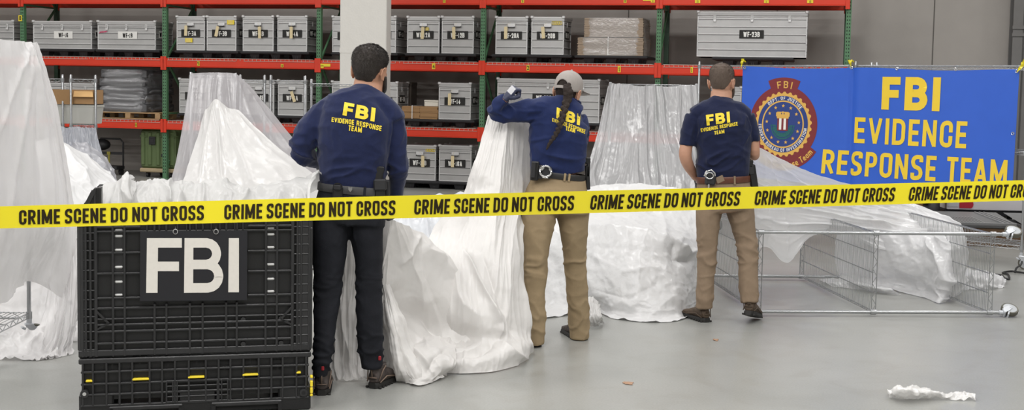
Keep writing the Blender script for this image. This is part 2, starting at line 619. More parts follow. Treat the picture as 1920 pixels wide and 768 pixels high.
# ------------------------------------------------------------------ room, in the frame of the rack and the wall behind it
RY = math.radians(13.6)
P0 = V((-5.8509, 21.0306, 0))
RU = V((math.cos(RY), -math.sin(RY), 0))
RN = V((math.sin(RY), math.cos(RY), 0))
RM = Matrix.Translation(P0) @ Matrix((RU, RN, V((0, 0, 1)))).transposed().to_4x4()   # local x along the rack, y towards the wall


def rk(px, py, off=0.0):
    p = onplane(px, py, P0 + RN * off, RN) - P0
    return p.dot(RU), p.z


def struct(mb, name, m, label=None, smooth=None, kind='structure', M=RM):
    o = mb.build(name, m, None, False, smooth, M)
    o['kind'] = kind
    if label:
        o['label'] = label
    return o


# floor: sealed grey concrete with faint mottling and a few scuffs
FLOOR = bpy.data.materials.new('sealed_concrete_floor')
FLOOR.use_nodes = True
_nt = FLOOR.node_tree
_b = _nt.nodes['Principled BSDF']
_tc = _nt.nodes.new('ShaderNodeTexCoord')
_n1 = _nt.nodes.new('ShaderNodeTexNoise'); _n1.inputs['Scale'].default_value = .7; _n1.inputs['Detail'].default_value = 6
_n2 = _nt.nodes.new('ShaderNodeTexNoise'); _n2.inputs['Scale'].default_value = 90; _n2.inputs['Detail'].default_value = 3
_n3 = _nt.nodes.new('ShaderNodeTexNoise'); _n3.inputs['Scale'].default_value = 3.5; _n3.inputs['Detail'].default_value = 8; _n3.inputs['Distortion'].default_value = 1.2
for n in (_n1, _n2, _n3):
    _nt.links.new(_tc.outputs['Object'], n.inputs['Vector'])
_r1 = _nt.nodes.new('ShaderNodeValToRGB')
_r1.color_ramp.elements[0].position = .35; _r1.color_ramp.elements[0].color = (.285, .290, .275, 1)
_r1.color_ramp.elements[1].position = .70; _r1.color_ramp.elements[1].color = (.355, .356, .338, 1)
_nt.links.new(_n1.outputs['Fac'], _r1.inputs['Fac'])
_mx = _nt.nodes.new('ShaderNodeMix'); _mx.data_type = 'RGBA'; _mx.blend_type = 'MULTIPLY'; _mx.inputs[0].default_value = .35
_r2 = _nt.nodes.new('ShaderNodeValToRGB')
_r2.color_ramp.elements[0].position = .30; _r2.color_ramp.elements[0].color = (.62, .62, .62, 1)
_r2.color_ramp.elements[1].position = .62; _r2.color_ramp.elements[1].color = (1, 1, 1, 1)
_nt.links.new(_n2.outputs['Fac'], _r2.inputs['Fac'])
_nt.links.new(_r1.outputs['Color'], _mx.inputs[6]); _nt.links.new(_r2.outputs['Color'], _mx.inputs[7])
_mx2 = _nt.nodes.new('ShaderNodeMix'); _mx2.data_type = 'RGBA'; _mx2.blend_type = 'MULTIPLY'; _mx2.inputs[0].default_value = .30
_r3 = _nt.nodes.new('ShaderNodeValToRGB')
_r3.color_ramp.elements[0].position = .34; _r3.color_ramp.elements[0].color = (.80, .76, .72, 1)
_r3.color_ramp.elements[1].position = .5; _r3.color_ramp.elements[1].color = (1, 1, 1, 1)
_nt.links.new(_n3.outputs['Fac'], _r3.inputs['Fac'])
_nt.links.new(_mx.outputs[2], _mx2.inputs[6]); _nt.links.new(_r3.outputs['Color'], _mx2.inputs[7])
_nt.links.new(_mx2.outputs[2], _b.inputs['Base Color'])
_b.inputs['Roughness'].default_value = .30
_b.inputs['Specular IOR Level'].default_value = .55

ROOM = (-13.0, 24.0, -31.0, 1.62, 7.5)     # u0, u1, n0, n1, height in the rack frame
u0, u1, n0, n1, RH = ROOM
WALL = mat('grey_wall_panel', (.36, .335, .31), .8, 0, .05, 5, .06, 40)
WALL2 = mat('white_wall', (.40, .39, .38), .8, 0, .04, 5)
CEIL = mat('grey_ceiling', (.30, .30, .30), .9, 0, .05, 3)
b = MB(); b.span((u0 - .2, n0 - .2, -.1), (u1 + .2, n1 + .2, 0)); struct(b, 'floor', FLOOR, 'grey sealed concrete warehouse floor')
b = MB(); b.span((u0 - .2, n1, 0), (u1 + .2, n1 + .2, RH))
struct(b, 'wall_back', WALL, 'warm grey panelled wall behind the storage racks')
b = MB(); b.span((u0 - .2, n0, 0), (u0, n1, RH)); struct(b, 'wall_left', WALL2)
b = MB(); b.span((u1, n0, 0), (u1 + .2, n1, RH)); struct(b, 'wall_right', WALL2)
b = MB(); b.span((u0 - .2, n0 - .2, 0), (u1 + .2, n0, RH)); struct(b, 'wall_front', WALL2)
b = MB(); b.span((u0 - .2, n0 - .2, RH), (u1 + .2, n1 + .2, RH + .2)); struct(b, 'ceiling', CEIL)
# panel joint on the bare wall and the steel building column at the far right
b = MB()
ju, _ = rk(1751, 40, n1)
b.span((ju - .008, n1 - .006, 0), (ju + .008, n1, RH))
for k in (-4, -3, -2, -1, 1, 2):
    b.span((ju + k * 2.4 - .008, n1 - .006, 0), (ju + k * 2.4 + .008, n1, RH))
struct(b, 'trim_1', mat('panel_joint', (.12, .11, .10), .8, 0, 0), 'dark upright joint in the bare grey wall')
cu, _ = rk(1900, 40, n1 - .25)
b = MB()
b.span((cu - .02, n1 - .40, 0), (cu + .30, n1 - .37, RH), 0)
b.span((cu + .12, n1 - .40, 0), (cu + .15, n1 - .02, RH), 0)
b.span((cu - .02, n1 - .05, 0), (cu + .30, n1 - .02, RH), 0)
for z in (2.55, 2.66):
    b.span((cu - .03, n1 - .42, z), (cu + .31, n1 - .36, z + .05), 0)
struct(b, 'steel_wall_column', mat('grey_steel_column', (.16, .155, .15), .6, .2, .12, 6), 'grey steel building column against the back wall')
# square concrete column between camera and rack
ca, cb = at(637.5, 60, 17.0), at(724.5, 60, 17.0)
b = MB()
w = (cb.x - ca.x)
cc = V(((ca.x + cb.x) / 2, 17.0 + w / 2, 0))
R4 = Matrix.Translation(cc)
b.box((0, 0, RH / 2), (w, w, RH), 0, None, .012)
zc = at(680, 92, 17.0).z
for z0 in (zc, zc + 2.44, zc - 2.44 + .9):
    b.span((-w / 2 - .003, -w / 2 - .003, z0 - .055), (w / 2 + .003, w / 2 + .003, z0 + .008))
struct(b, 'concrete_pillar', CONC, 'square white painted concrete pillar behind the man in charcoal trousers', M=R4)

# lights: rows of high-bay panels under the ceiling
def area(x, n, p, sx=1.3, sy=.6, z=RH - .35):
    l = bpy.data.lights.new('high_bay_light', 'AREA')
    l.shape = 'RECTANGLE'; l.size = sx; l.size_y = sy
    l.energy = p
    l.color = (1.0, .985, .965)
    o = bpy.data.objects.new('high_bay_light', l)
    COL.objects.link(o)
    o.matrix_world = RM @ Matrix.Translation((x, n, z))
for x in (-9, -4.5, 0, 4.5, 9, 13.5, 18):
    for n_ in (-3.2, -7.2, -11.2, -15.2, -19.2, -23.2):
        area(x, n_, 300 * LIGHT[n_] * (LIGHTX[x] if n_ > -10 else 1.0))

# ------------------------------------------------------------------ pallet rack
UPX = [-2.70, 0.0, 2.755, 5.505, 8.265, 11.035]
RD = 1.07
LEV = [(.83, .975), (1.875, 2.02), (2.915, 3.06)]
rack = thing('pallet_rack', 'long pallet rack with green uprights and red orange beams along the back wall', 'pallet rack', RM)
X0 = -7.0
UPS = [-5.45] + UPX
for i, x in enumerate(UPS):
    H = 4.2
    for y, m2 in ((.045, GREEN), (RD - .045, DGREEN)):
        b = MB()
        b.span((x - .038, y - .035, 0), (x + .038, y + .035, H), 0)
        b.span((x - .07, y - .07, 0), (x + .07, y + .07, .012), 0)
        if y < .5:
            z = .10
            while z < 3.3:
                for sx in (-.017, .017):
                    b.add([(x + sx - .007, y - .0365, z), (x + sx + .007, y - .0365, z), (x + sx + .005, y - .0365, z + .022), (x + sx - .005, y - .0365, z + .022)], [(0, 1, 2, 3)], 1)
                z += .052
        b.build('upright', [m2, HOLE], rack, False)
    b = MB()
    zz = .2
    k = 0
    while zz < 3.6:
        b.bar((x, .07, zz), (x, RD - .07, zz), .03, .03)
        ya, yb = (.07, RD - .07) if k % 2 == 0 else (RD - .07, .07)
        b.bar((x, ya, zz), (x, yb, zz + .9), .03, .03)
        zz += .9
        k += 1
    b.build('frame_brace', GREEN, rack, False)
BAYS = list(zip(UPS[:-1], UPS[1:]))
for bi, (xa, xb) in enumerate(BAYS):
    for li, (z0, z1) in enumerate(LEV):
        for y0, nm in ((-.022, 'beam'), (RD - .045, 'beam')):
            b = MB()
            b.span((xa + .04, y0, z0 + .012), (xb - .04, y0 + .05, z1), 0, .006)
            b.span((xa + .04, y0 - .004, z0), (xb - .04, y0 + .052, z0 + .014), 0, .004)
            for xe, sg in ((xa + .02, -1), (xb - .02, 1)):
                b.span((xe - .032, y0 - .012, z0 - .05), (xe + .032, y0 + .012, z1 + .03), 0, .004)
            o = b.build(nm, RED, rack, False)
        # wire deck: cross wires hooked over the front beam
        b = MB()
        x = xa + .10
        while x < xb - .09:
            b.span((x - .003, -.026, z1), (x + .003, RD, z1 + .006))
            b.span((x - .003, -.030, z1 - .030), (x + .003, -.024, z1 + .006))
            x += .072
        for y in (-.027, .25, .5, .75, 1.0):
            b.span((xa + .08, y - .003, z1 + .004), (xb - .08, y + .003, z1 + .010))
        for q in range(2):
            xm = xa + (xb - xa) * (q + .5) / 2
            b.span((xa + .08 + q * (xb - xa) / 2, -.030, z1 - .034), (xm + (xb - xa) / 4 - .06, -.024, z1 - .028))
        b.build('wire_deck', mat('pinkish_wire', (.62, .45, .40), .4, .3, .1), rack, False)
        if li == 2:  # unseen solid board, added to keep light off the levels below
            b = MB(); b.span((xa + .045, .03, z1 + .012), (xb - .045, RD - .01, z1 + .03)); b.build('shade_board', WOOD, rack, False)
# yellow location labels on the beams
def beam_label(px, py, s, wpx=9, hpx=15, m=YEL):
    uu, zz = rk(px, py, -.03)
    k = 2350 / at(px, py, 20).length
    ww, hh = wpx / 115 / 2, hpx / 115 / 2
    b = MB()
    b.span((uu - ww, -.031, zz - hh), (uu + ww, -.027, zz + hh), 0)
    if s:
        q, w = text2d(s, .62, .17)
        sc = hh * 1.5
        b.quads(q, lambda x, y: (uu + (x - w / 2) * sc, -.0325, zz + (y - .5) * sc), 1)
    b.build('beam_label', [m, INK], rack, False)
for px, py, s, w_, h_ in ((372, 119, '5', 5, 9), (529, 123, '0', 5, 6), (610, 122, '', 20, 5), (604, 125, '', 6, 5), (813, 124, '4', 6, 11), (990, 127, '2', 5, 10), (1161, 129.5, '1', 5, 11), (1297, 131, '1', 4, 10),
                          (833, 1.5, '11', 5, 7), (980, 2, '5', 5, 6), (1172, 2, '0', 5, 6), (1224, 2, '11', 7, 5), (1308, 2.5, '11', 9, 6), (1437, 3, '11', 8, 5), (1519, 3, '12', 10, 5), (255, 234, '0', 4, 8), (1213, 0.5, '', 14, 2)):
    beam_label(px, py, s, w_, h_)
b = MB()
uu, zz = rk(37.5, 34, 0.0)
b.span((uu - .035, .004, zz - .05), (uu + .035, .0075, zz + .05), 0)
q, w = text2d('0', .6, .2); b.quads(q, lambda x, y: (uu + (x - w / 2) * .07, .003, zz + (y - .5) * .07), 1)
b.build('upright_label', [YEL, INK], rack, False)


# ------------------------------------------------------------------ aluminium cases
def case(px0, px1, py0, py1, text, label, off=.10, depth=.58, kind='tall', dark=True, tagp=None, extra=None, side=True, zfix=None, group='aluminium cases on the rack', tx=None, ty=.5, grooves=4, noground=False):
    """a ribbed aluminium case whose front face fills the given picture box on the rack"""
    pm, qm = (px0 + px1) / 2, (py0 + py1) / 2
    ua, _ = rk(px0, qm, off)
    ub, _ = rk(px1, qm, off)
    _, za = rk(pm, py1, off)
    _, zb = rk(pm, py0, off)
    if zfix is not None:
        za = zfix
    W, H, Dp = ub - ua, zb - za, depth
    M = RM @ Matrix.Translation(((ua + ub) / 2, off, za))
    t = thing('aluminium_case', label, 'case', M, group)
    hl = .075
    b = MB()
    b.span((-W / 2 + .008, .008, 0), (W / 2 - .008, Dp - .008, H - hl), 0)
    for k in range(grooves):  # ridge highlight and the shade line below it painted as light and dark strips
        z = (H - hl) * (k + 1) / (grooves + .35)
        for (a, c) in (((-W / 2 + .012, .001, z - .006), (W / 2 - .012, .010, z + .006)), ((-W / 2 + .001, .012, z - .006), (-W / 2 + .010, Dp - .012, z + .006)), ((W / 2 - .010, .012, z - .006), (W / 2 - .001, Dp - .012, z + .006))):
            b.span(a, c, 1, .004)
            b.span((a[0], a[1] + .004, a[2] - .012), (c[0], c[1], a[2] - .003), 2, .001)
    e = .018
    for sx in (-1, 1):
        for y in (0, Dp - e):
            xa = -W / 2 if sx < 0 else W / 2 - e
            b.span((xa, y - .003 if y == 0 else y, 0), (xa + e, y + e, H - hl), 1, .004)
            z = .03
            while y == 0 and z < H - hl - .02:
                b.span((xa + .004, -.007, z), (xa + .014, -.002, z + .014), 1, .003)
                z += .052
    for z in (0, H - hl - .016):
        b.span((-W / 2, -.002, z), (W / 2, Dp, z + .016), 1, .004)
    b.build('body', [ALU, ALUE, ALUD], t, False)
    b = MB()
    b.span((-W / 2 - .004, -.006, H - hl + .004), (W / 2 + .004, Dp + .006, H - .008), 0, .006)
    b.span((-W / 2 - .006, -.009, H - .022), (W / 2 + .006, Dp + .009, H - .004), 1, .004)
    b.span((-W / 2 + .03, .03, H - .008), (W / 2 - .03, Dp - .03, H), 0, .003)
    for sx in (-1, 1):
        for y in (0.0, Dp):
            b.span((sx * (W / 2 - .012) - .026, y - .026, H - .030), (sx * (W / 2 - .012) + .026, y + .026, H + .012), 1, .010)
    b.build('lid', [ALU, ALUE], t, False)
    if kind == 'tall':
        b = MB()
        hz = H - hl - .06
        b.span((-.062, -.012, hz - .032), (.062, 0, hz + .032), 0, .006)
        b.tube([(-.052, -.012, hz - .028), (-.052, -.034, hz - .034), (.052, -.034, hz - .034), (.052, -.012, hz - .028)], .009, 6, 1)
        b.build('handle', [ALUE, BLACK], t, False)
        for sx in (-1, 1):
            b = MB()
            b.span((W / 2 * sx - .006 + (.004 * sx), Dp * .5 - .09, hz - .03), (W / 2 * sx + .006 + (.004 * sx), Dp * .5 - .05, hz + .05), 0, .004)
            b.build('latch', ALUE, t, False)
    else:
        for fx in (-.34, 0, .34):
            b = MB()
            b.span((fx * W - .022, -.014, H - hl - .085), (fx * W + .022, .0, H - hl + .012), 0, .005)
            b.span((fx * W - .012, -.020, H - hl - .05), (fx * W + .012, -.012, H - hl + .006), 1, .003)
            b.build('latch', [ALUE, ALU], t, False)
    lw, lh = (min(.34, W * .66), .125) if kind == 'tall' else (.36, .125)
    lx = (tx if tx is not None else 0) * W
    lz = H * ty - lh / 2
    if text:
        b = MB()
        b.span((lx - lw / 2, -.0035, lz), (lx + lw / 2, -.0015, lz + lh), 0)
        q, w = text2d(text, .50, .19, .1)
        sc = lh * .62
        sxs = min(sc, lw * .88 / w)
        b.quads(q, lambda x, y: (lx + (x - w / 2) * sxs, -.005, lz + lh * .17 + y * sc), 1)
        b.build('stencil_label', [INK, WHITEP] if dark else [WHITEP, INK], t, False)
        if side:
            b = MB()
            for sx in (1,):
                x = sx * (W / 2 + .0022)
                b.span((x - .001, Dp * .42 - .14, H * .42), (x + .001, Dp * .42 + .14, H * .42 + lh), 0)
                sy = .25 / w
                b.quads(q, lambda xx, y: (x + .002, Dp * .42 + (xx - w / 2) * sy, H * .42 + lh * .17 + y * sc), 1)
            b.build('side_label', [INK, WHITEP] if dark else [WHITEP, INK], t, False)
    if tagp:
        x, dz, tilt, L = tagp
        b = MB()
        z = H - hl - .085 - dz
        R = Matrix.Rotation(tilt, 3, 'Y')
        b.box(V((x * W, -.042, z - L / 2)), (.052, .002, L), 0, R)
        b.tube([(x * W, -.042, z), (x * W * .5, -.040, z + .05), (0, -.036, z + .06)], .0015, 5, 0)
        b.build('hang_tag', TAGM, t, False)
    for ex in extra or []:
        m_, x, z, w_, h_ = ex
        b = MB()
        if m_ is PINK:
            for k in range(5):
                b.tube([(x * W + (k - 2) * .028 - .02, -.006, z * H - h_ / 2 + .004 * k), (x * W + (k - 2) * .028 + .02, -.006, z * H + h_ / 2)], .005, 5)
            b.build('marker_scrawl', m_, t, False)
        elif m_ == 'scrawl':
            for k in range(5):
                c = V((x * W + (k - 2) * .030, -.0075, z * H))
                b.tube([c + V((.02 * math.cos(a), 0, h_ / 2 * math.sin(a))) for a in [i * .7 for i in range(10)]], .004, 5)
            b.build('yellow_scrawl', YEL, t, False)
        else:
            b.span((x * W - w_ / 2, -.013, z * H - h_ / 2), (x * W + w_ / 2, -.0112, z * H + h_ / 2), 0)
            for k in range(3):
                zz = z * H + h_ / 2 - h_ * (k + .5) / 3.2
                b.span((x * W - w_ * .38, -.0138, zz - .004), (x * W + w_ * .30, -.0128, zz + .004), 1)
            b.build('paper_label', [m_, TAGM], t, False)
    return ua, ub, za


def pallet(ua, ub, z0, z1, label, off=.04, depth=1.0, m=None, name='plastic_pallet', cat='pallet', group='black plastic pallets on the rack', legs=3):
    """a nine-legged nestable pallet between beam deck and load"""
    m = m or BLACK
    W = ub - ua
    M = RM @ Matrix.Translation(((ua + ub) / 2, off, z0))
    h = z1 - z0
    b = MB()
    dk = min(.045, h * .4)
    b.span((-W / 2, 0, h - dk), (W / 2, depth, h - .001), 0, .008)
    b.span((-W / 2 - .006, -.006, h - dk * .7), (W / 2 + .006, depth + .006, h - dk * .35), 0, .004)
    for i in range(legs):
        for j in range(3):
            x = -W / 2 + W * (i + .5) / legs * .92 + W * .04
            y = depth * (.12 + .38 * j)
            a, c = .085, .065
            P = [(x - a, y - a, h - dk), (x + a, y - a, h - dk), (x + a, y + a, h - dk), (x - a, y + a, h - dk), (x - c, y - c, .0), (x + c, y - c, .0), (x + c, y + c, .0), (x - c, y + c, .0)]
            b.add(P, [(0, 1, 5, 4), (1, 2, 6, 5), (2, 3, 7, 6), (3, 0, 4, 7), (4, 5, 6, 7)], 0)
            b.span((x - .02, y - c - .012, .01), (x - .008, y - c + .01, h - dk))
            b.span((x + .008, y - c - .012, .01), (x + .02, y - c + .01, h - dk))
    o = b.build(name, m, None, False, None, M)
    return tag(o, label, cat, group)


ZB, ZA, Z0 = 2.031, .986, 0.0
PB = .125
zB, zA = ZB + PB, ZA + PB
G1 = 'aluminium cases on the middle beams'
# ---- middle level, from the left
case(-52, 26, 38, 95, None, 'plain aluminium case at the far left end, half behind the tall draped shelf', kind='wide', zfix=zB, group=G1, side=False, tx=0)
case(62, 172, 39, 94, 'WF-16', 'wide aluminium case with three latches and a white label reading WF-16', kind='wide', dark=False, zfix=zB, group=G1, tx=0.02)
case(183, 292, 39, 94, 'WF-19', 'wide aluminium case with a white label reading WF-19 and pink scrawl', kind='wide', dark=False, zfix=zB, group=G1, tx=.02, extra=[(PINK, -.40, .60, .12, .03)])
case(331, 384, 30, 95, 'WF-3A', 'aluminium case marked WF-3A with a yellow sticker below its label', zfix=zB, group=G1, tagp=(-.13, 0, .03, .17), extra=[(YEL, -.05, .30, .13, .07)])
case(387.5, 443, 30, 95, 'WF-3B', 'aluminium case marked WF-3B with a yellow sticker beside its handle', zfix=zB, group=G1, tagp=(-.12, .01, .22, .17), extra=[(YEL, .32, .82, .13, .07)])
case(455, 513, 29.5, 96, 'WF-4B', 'aluminium case marked WF-4B beside the one marked WF-4A', zfix=zB, group=G1, tagp=(.08, .02, -.03, .19))
case(520, 576, 29.5, 96.5, 'WF-4A', 'aluminium case marked WF-4A left of the green upright', zfix=zB, group=G1, tagp=(.0, .02, 0, .19))
case(623, 680, 30, 97, 'WF-5B', 'aluminium case on the middle beam, left edge showing beside the white pillar', zfix=zB, group=G1, ty=.45)
case(688, 742.5, 30, 97.5, 'WF-11A', 'aluminium case on the middle beam, right edge showing beside the white pillar', zfix=zB, group=G1, ty=.48)
case(763.5, 824, 30.5, 99, 'WF-12A', 'aluminium case marked WF-12A with a cream hang tag and a yellow tab', zfix=zB, group=G1, tagp=(.0, .01, .06, .19), extra=[(YEL, .12, .66, .05, .05)])
case(828, 888.5, 30.5, 100, 'WF-12B', 'aluminium case marked WF-12B right beside the one marked WF-12A', zfix=zB, group=G1, tagp=(-.1, .01, -.03, .19))
case(929, 989, 31, 101, 'WF-20A', 'aluminium case marked WF-20A with a yellowish hang tag', zfix=zB, group=G1, tagp=(-.16, .0, 0, .19))
case(996, 1057.5, 31, 101.5, 'WF-20B', 'aluminium case marked WF-20B with yellow scrawl by its handle', zfix=zB, group=G1, tagp=(-.12, .0, -.1, .18), extra=[('scrawl', .28, .83, .15, .05)])
case(1307, 1513.5, 21, 107, 'WF-23B', 'very wide aluminium case marked WF-23B above the blue banner', kind='wide', zfix=zB, group=G1, tx=.0, depth=.75, grooves=5)
u_ = lambda px, py=100: rk(px, py, .06)[0]
for (a, c, nm) in ((-60, 32, 'at the far left end'), (60, 178, 'under the case marked WF-16'), (181, 300, 'under the case marked WF-19'), (329, 447, 'under the cases marked WF-3A and WF-3B'), (452, 580, 'under the cases marked WF-4A and WF-4B'), (622, 746, 'passing behind the white pillar, middle level'),
                   (760, 893, 'under the cases marked WF-12A and WF-12B'), (922, 1072, 'under the cases marked WF-20A and WF-20B'), (1078, 1214, 'under the two tiers of bundled grey brown boards'), (1336, 1488, 'under the very wide case marked WF-23B')):
    pallet(u_(a), u_(c), ZB, zB, 'black plastic pallet ' + nm)
# ---- low level
G2 = 'aluminium cases on the low beams'
case(68, 178, 155, 214, None, 'ribbed aluminium case behind the small wire shelf with the carton', kind='wide', zfix=zA, group=G2, side=False)
case(336, 393, 147, 213, 'WF-5A', 'aluminium case with its left edge showing beside the draped centre left shelf', zfix=zA, group=G2)
case(456, 514, 150, 215.5, 'WF-6B', 'aluminium case marked WF-6B behind the paired wire shelf posts', zfix=zA, group=G2)
case(521, 575, 150, 216, 'WF-6A', 'aluminium case marked WF-6A with a tilted hang tag behind the wire shelf', zfix=zA, group=G2, tagp=(.06, .02, -.35, .18))
case(622, 682, 152, 217, None, 'low level aluminium case mostly hidden by the white pillar on its left side', zfix=zA, group=G2)
case(688, 745.5, 153, 218, 'WF-8A', 'low level aluminium case just right of the white pillar', zfix=zA, group=G2, ty=.46, depth=.55)
case(822.5, 883, 155, 223, 'WF-14', 'aluminium case marked WF-14 beside the bundled brown boards', zfix=zA, group=G2, tagp=(-.14, .01, .0, .19))
case(932, 1124, 147.5, 231, 'WF-22A', 'very wide aluminium case behind the woman in the grey cap', kind='wide', zfix=zA, group=G2, tx=-.04, ty=.56, grooves=5, depth=.75)
case(1333, 1390, 162, 226, None, 'aluminium case behind the head of the man in the short sleeved shirt', zfix=zA, group=G2)
for (a, c, nm) in ((66, 180, 'behind the small wire shelf with the carton'), (334, 440, 'behind the draped centre left shelf'), (452, 580, 'under the cases marked WF-6A and WF-6B'), (620, 748, 'passing behind the white pillar, low level'), (750, 890, 'under the case marked WF-14 and brown boards'), (930, 1128, 'behind the woman in the grey cap'), (1325, 1400, 'behind the head of the man in the short sleeved shirt')):
    pallet(u_(a, 220), u_(c, 220), ZA, zA, 'black plastic pallet ' + nm)
# ---- on the floor below
G3 = 'aluminium cases under the low beams'
case(757, 817, 271.5, 339.5, 'WF-16B', 'bottom row aluminium case marked WF-16B with yellow scrawl', zfix=PB, group=G3, tagp=(.12, .01, -.02, .18), extra=[('scrawl', .33, .86, .1, .04)], depth=.6)
case(823, 884, 272, 341, 'WF-16A', 'bottom row aluminium case marked WF-16A beside the lifted white sheet', zfix=PB, group=G3, tagp=(-.06, .01, 0, .18), depth=.6)
pallet(u_(738, 340), u_(890, 340), 0, PB, 'black plastic pallet on the floor under the case marked WF-16A', group='pallets on the floor')

# bundles of flattened boards in film, two tiers on a pallet
def board_bundle(px0, px1, z0, z1, off, depth, label, m=KRAFT, wrap=True, strap=None, group=None, nlay=16):
    ua, _ = rk(px0, 80, off); ub, _ = rk(px1, 80, off)
    M = RM @ Matrix.Translation(((ua + ub) / 2, off, z0))
    t = thing('board_bundle', label, 'board bundle', M, group)
    W, H = ub - ua, z1 - z0
    b = MB()
    rnd = random.Random(int(px0 * 7 + z0 * 100))
    for k in range(nlay):
        j = rnd.uniform(-.008, .008)
        b.span((-W / 2 + j, rnd.uniform(0, .012), H * k / nlay), (W / 2 + rnd.uniform(-.008, .008), depth, H * (k + .93) / nlay))
    b.build('boards', m, t, False)
    if wrap:
        b = MB()
        n, k = 44, 10
        R = []
        for i in range(k):
            ring = []
            for q in range(n):
                a = 2 * math.pi * q / n
                ex = 6
                cx, sy = math.copysign(abs(math.cos(a)) ** (2 / ex), math.cos(a)), math.copysign(abs(math.sin(a)) ** (2 / ex), math.sin(a))
                w = .012 + .018 * abs(noise.noise(V((cx * 3, sy * 3 + z0 * 9, i * .9))))
                ring.append((cx * (W / 2 + w), depth / 2 + sy * (depth / 2 + w), -.006 + (H + .012) * i / (k - 1)))
            R.append(ring)
        b.rings(R, 0, True)
        b.build('stretch_film', film('clear_wrap', (.75, .72, .70), .55, .15, .2, .35, .7, 26, .01), t, False, 60)
    if strap is not None:
        b = MB()
        for fx in strap:
            x = fx * W
            b.span((x - .006, -.016, 0), (x + .006, -.012, H + .014)); b.span((x - .006, -.014, H + .004), (x + .006, depth, H + .008))
        b.build('strap', WHITEP, t, False)
    return t
_, zt = rk(1150, 71, .1); _, ztt = rk(1150, 34, .1)
board_bundle(1083, 1206, zB, zt, .07, .9, 'lower tier of grey brown boards wrapped in film beside the green upright', strap=[-.03], group='bundled boards in film')
board_bundle(1095, 1205, zt + .014, ztt, .10, .8, 'upper tier of grey brown boards wrapped in film beside the green upright', group='bundled boards in film')
_, z2 = rk(780, 211, .1); _, z3 = rk(780, 199, .1)
for a, c, s1 in ((755, 788, 'left'), (788.5, 822, 'right')):
    for za_, zb_, s2 in ((zA, z2, 'lower'), (z2 + .002, z3, 'upper')):
        board_bundle(a, c, za_, zb_, .08, .5, '%s %s brown board bundle in the small stack left of the case marked WF-14' % (s2, s1), m=CARD, wrap=False, strap=[.1] if s1 == 'left' else None, group='small brown board bundles', nlay=8)
ua, _ = rk(795, 193, .1); ub, _ = rk(821, 193, .1); _, z4 = rk(808, 188, .1)
b = MB()
b.span((-(ub - ua) / 2, 0, 0), ((ub - ua) / 2, .25, z4 - z3 - .03), 0, .004)
b.span((-(ub - ua) / 2 - .004, -.004, z4 - z3 - .028), ((ub - ua) / 2 + .004, .254, z4 - z3), 0, .004)
tag(b.build('white_carton', mat('white_card', (.70, .66, .58), .7, 0, .05), None, False, None, RM @ Matrix.Translation(((ua + ub) / 2, .12, z3 + .003))), 'small white lidded carton on top of the brown board bundles', 'box')
# brown box seen behind the case right of the pillar
ua, _ = rk(733, 180, .70); ub, _ = rk(771, 180, .70)
b = MB(); H = .58
b.span((-(ub - ua) / 2, 0, 0), ((ub - ua) / 2, .3, H), 0, .004)
b.span((-(ub - ua) / 2 - .006, -.006, H - .05), ((ub - ua) / 2 + .006, .306, H + .006), 0, .006)
b.span((-.07, -.004, H * .42), (.09, -.001, H * .42 + .12), 1)
q, w = text2d('WF', .5, .2); b.quads(q, lambda x, y: (-.05 + x * .09, -.006, H * .45 + y * .075), 2)
tag(b.build('dark_storage_case', [mat('dark_bronze', (.12, .10, .085), .5, .3, .1), INK, WHITEP], None, False, None, RM @ Matrix.Translation(((ua + ub) / 2, .70, zA))), 'dark bronze case standing behind the case right of the pillar', 'case')

# wrapped grey goods on a wooden pallet, low level
ua, _ = rk(181, 215, .04); ub, _ = rk(300, 215, .04); _, zw0 = rk(240, 226, .04); _, zw1 = rk(240, 210, .04)
zw0 = ZA
b = MB()
W = ub - ua
h = zw1 - zw0
for k in range(7):
    y = .02 + k * .15
    b.span((-W / 2, y, h - .018), (W / 2, y + .10, h), 0, .003)
for k in range(3):
    x = -W / 2 + .02 + k * (W / 2 - .04)
    for y in (.02, .46, .88):
        b.span((x - .045 + .02, y, .018), (x + .05 + .02, y + .13, h - .036), 0, .003)
    b.span((x - .025, .02, h - .036), (x + .075, 1.02, h - .018), 0, .003)
for y in (.02, .46, .90):
    b.span((-W / 2, y, .002), (W / 2, y + .10, .018), 0, .003)
tag(b.build('wooden_pallet', WOOD, None, False, None, RM @ Matrix.Translation(((ua + ub) / 2, .0, zw0))), 'raw wooden pallet under the film wrapped grey stack', 'pallet')
ua, _ = rk(187, 170, .06); ub, _ = rk(273, 170, .06); _, zs = rk(230, 130, .06)
t = thing('wrapped_stack', 'stack of grey folded sheets in shiny stretch film on the wooden pallet', 'wrapped stack', RM @ Matrix.Translation(((ua + ub) / 2, .05, zw1)))
W, H, Dp = ub - ua, zs - zw1, .95
b = MB()
for k in range(5):
    b.span((-W / 2 + .02 * math.sin(k * 2), .01 * k % .03, H * k / 5 + .004), (W / 2 + .015 * math.cos(k * 3), Dp, H * (k + 1) / 5 - .012), 0, .012)
b.build('sheets', mat('grey_sheets', (.105, .105, .11), .5, .1, .3, 9, .2, 20), t, False)
b = MB()
n, k = 72, 40
R = []
for i in range(k):
    ring = []
    for q in range(n):
        a = 2 * math.pi * q / n
        cx, sy = math.copysign(abs(math.cos(a)) ** .3, math.cos(a)), math.copysign(abs(math.sin(a)) ** .3, math.sin(a))
        f = i / (k - 1)
        w = .02 + .035 * abs(noise.noise(V((cx * 2, sy * 2, f * 9)))) - .02 * abs(math.cos(f * 5 * math.pi)) + .03 * noise.noise(V((cx * 1.2, sy * 5, f * 22)))
        ring.append((cx * (W / 2 + w), Dp / 2 + sy * (Dp / 2 + w), H * f))
    R.append(ring)
b.rings(R, 0, True)
b.build('stretch_film', STRETCH, t, False, 60)

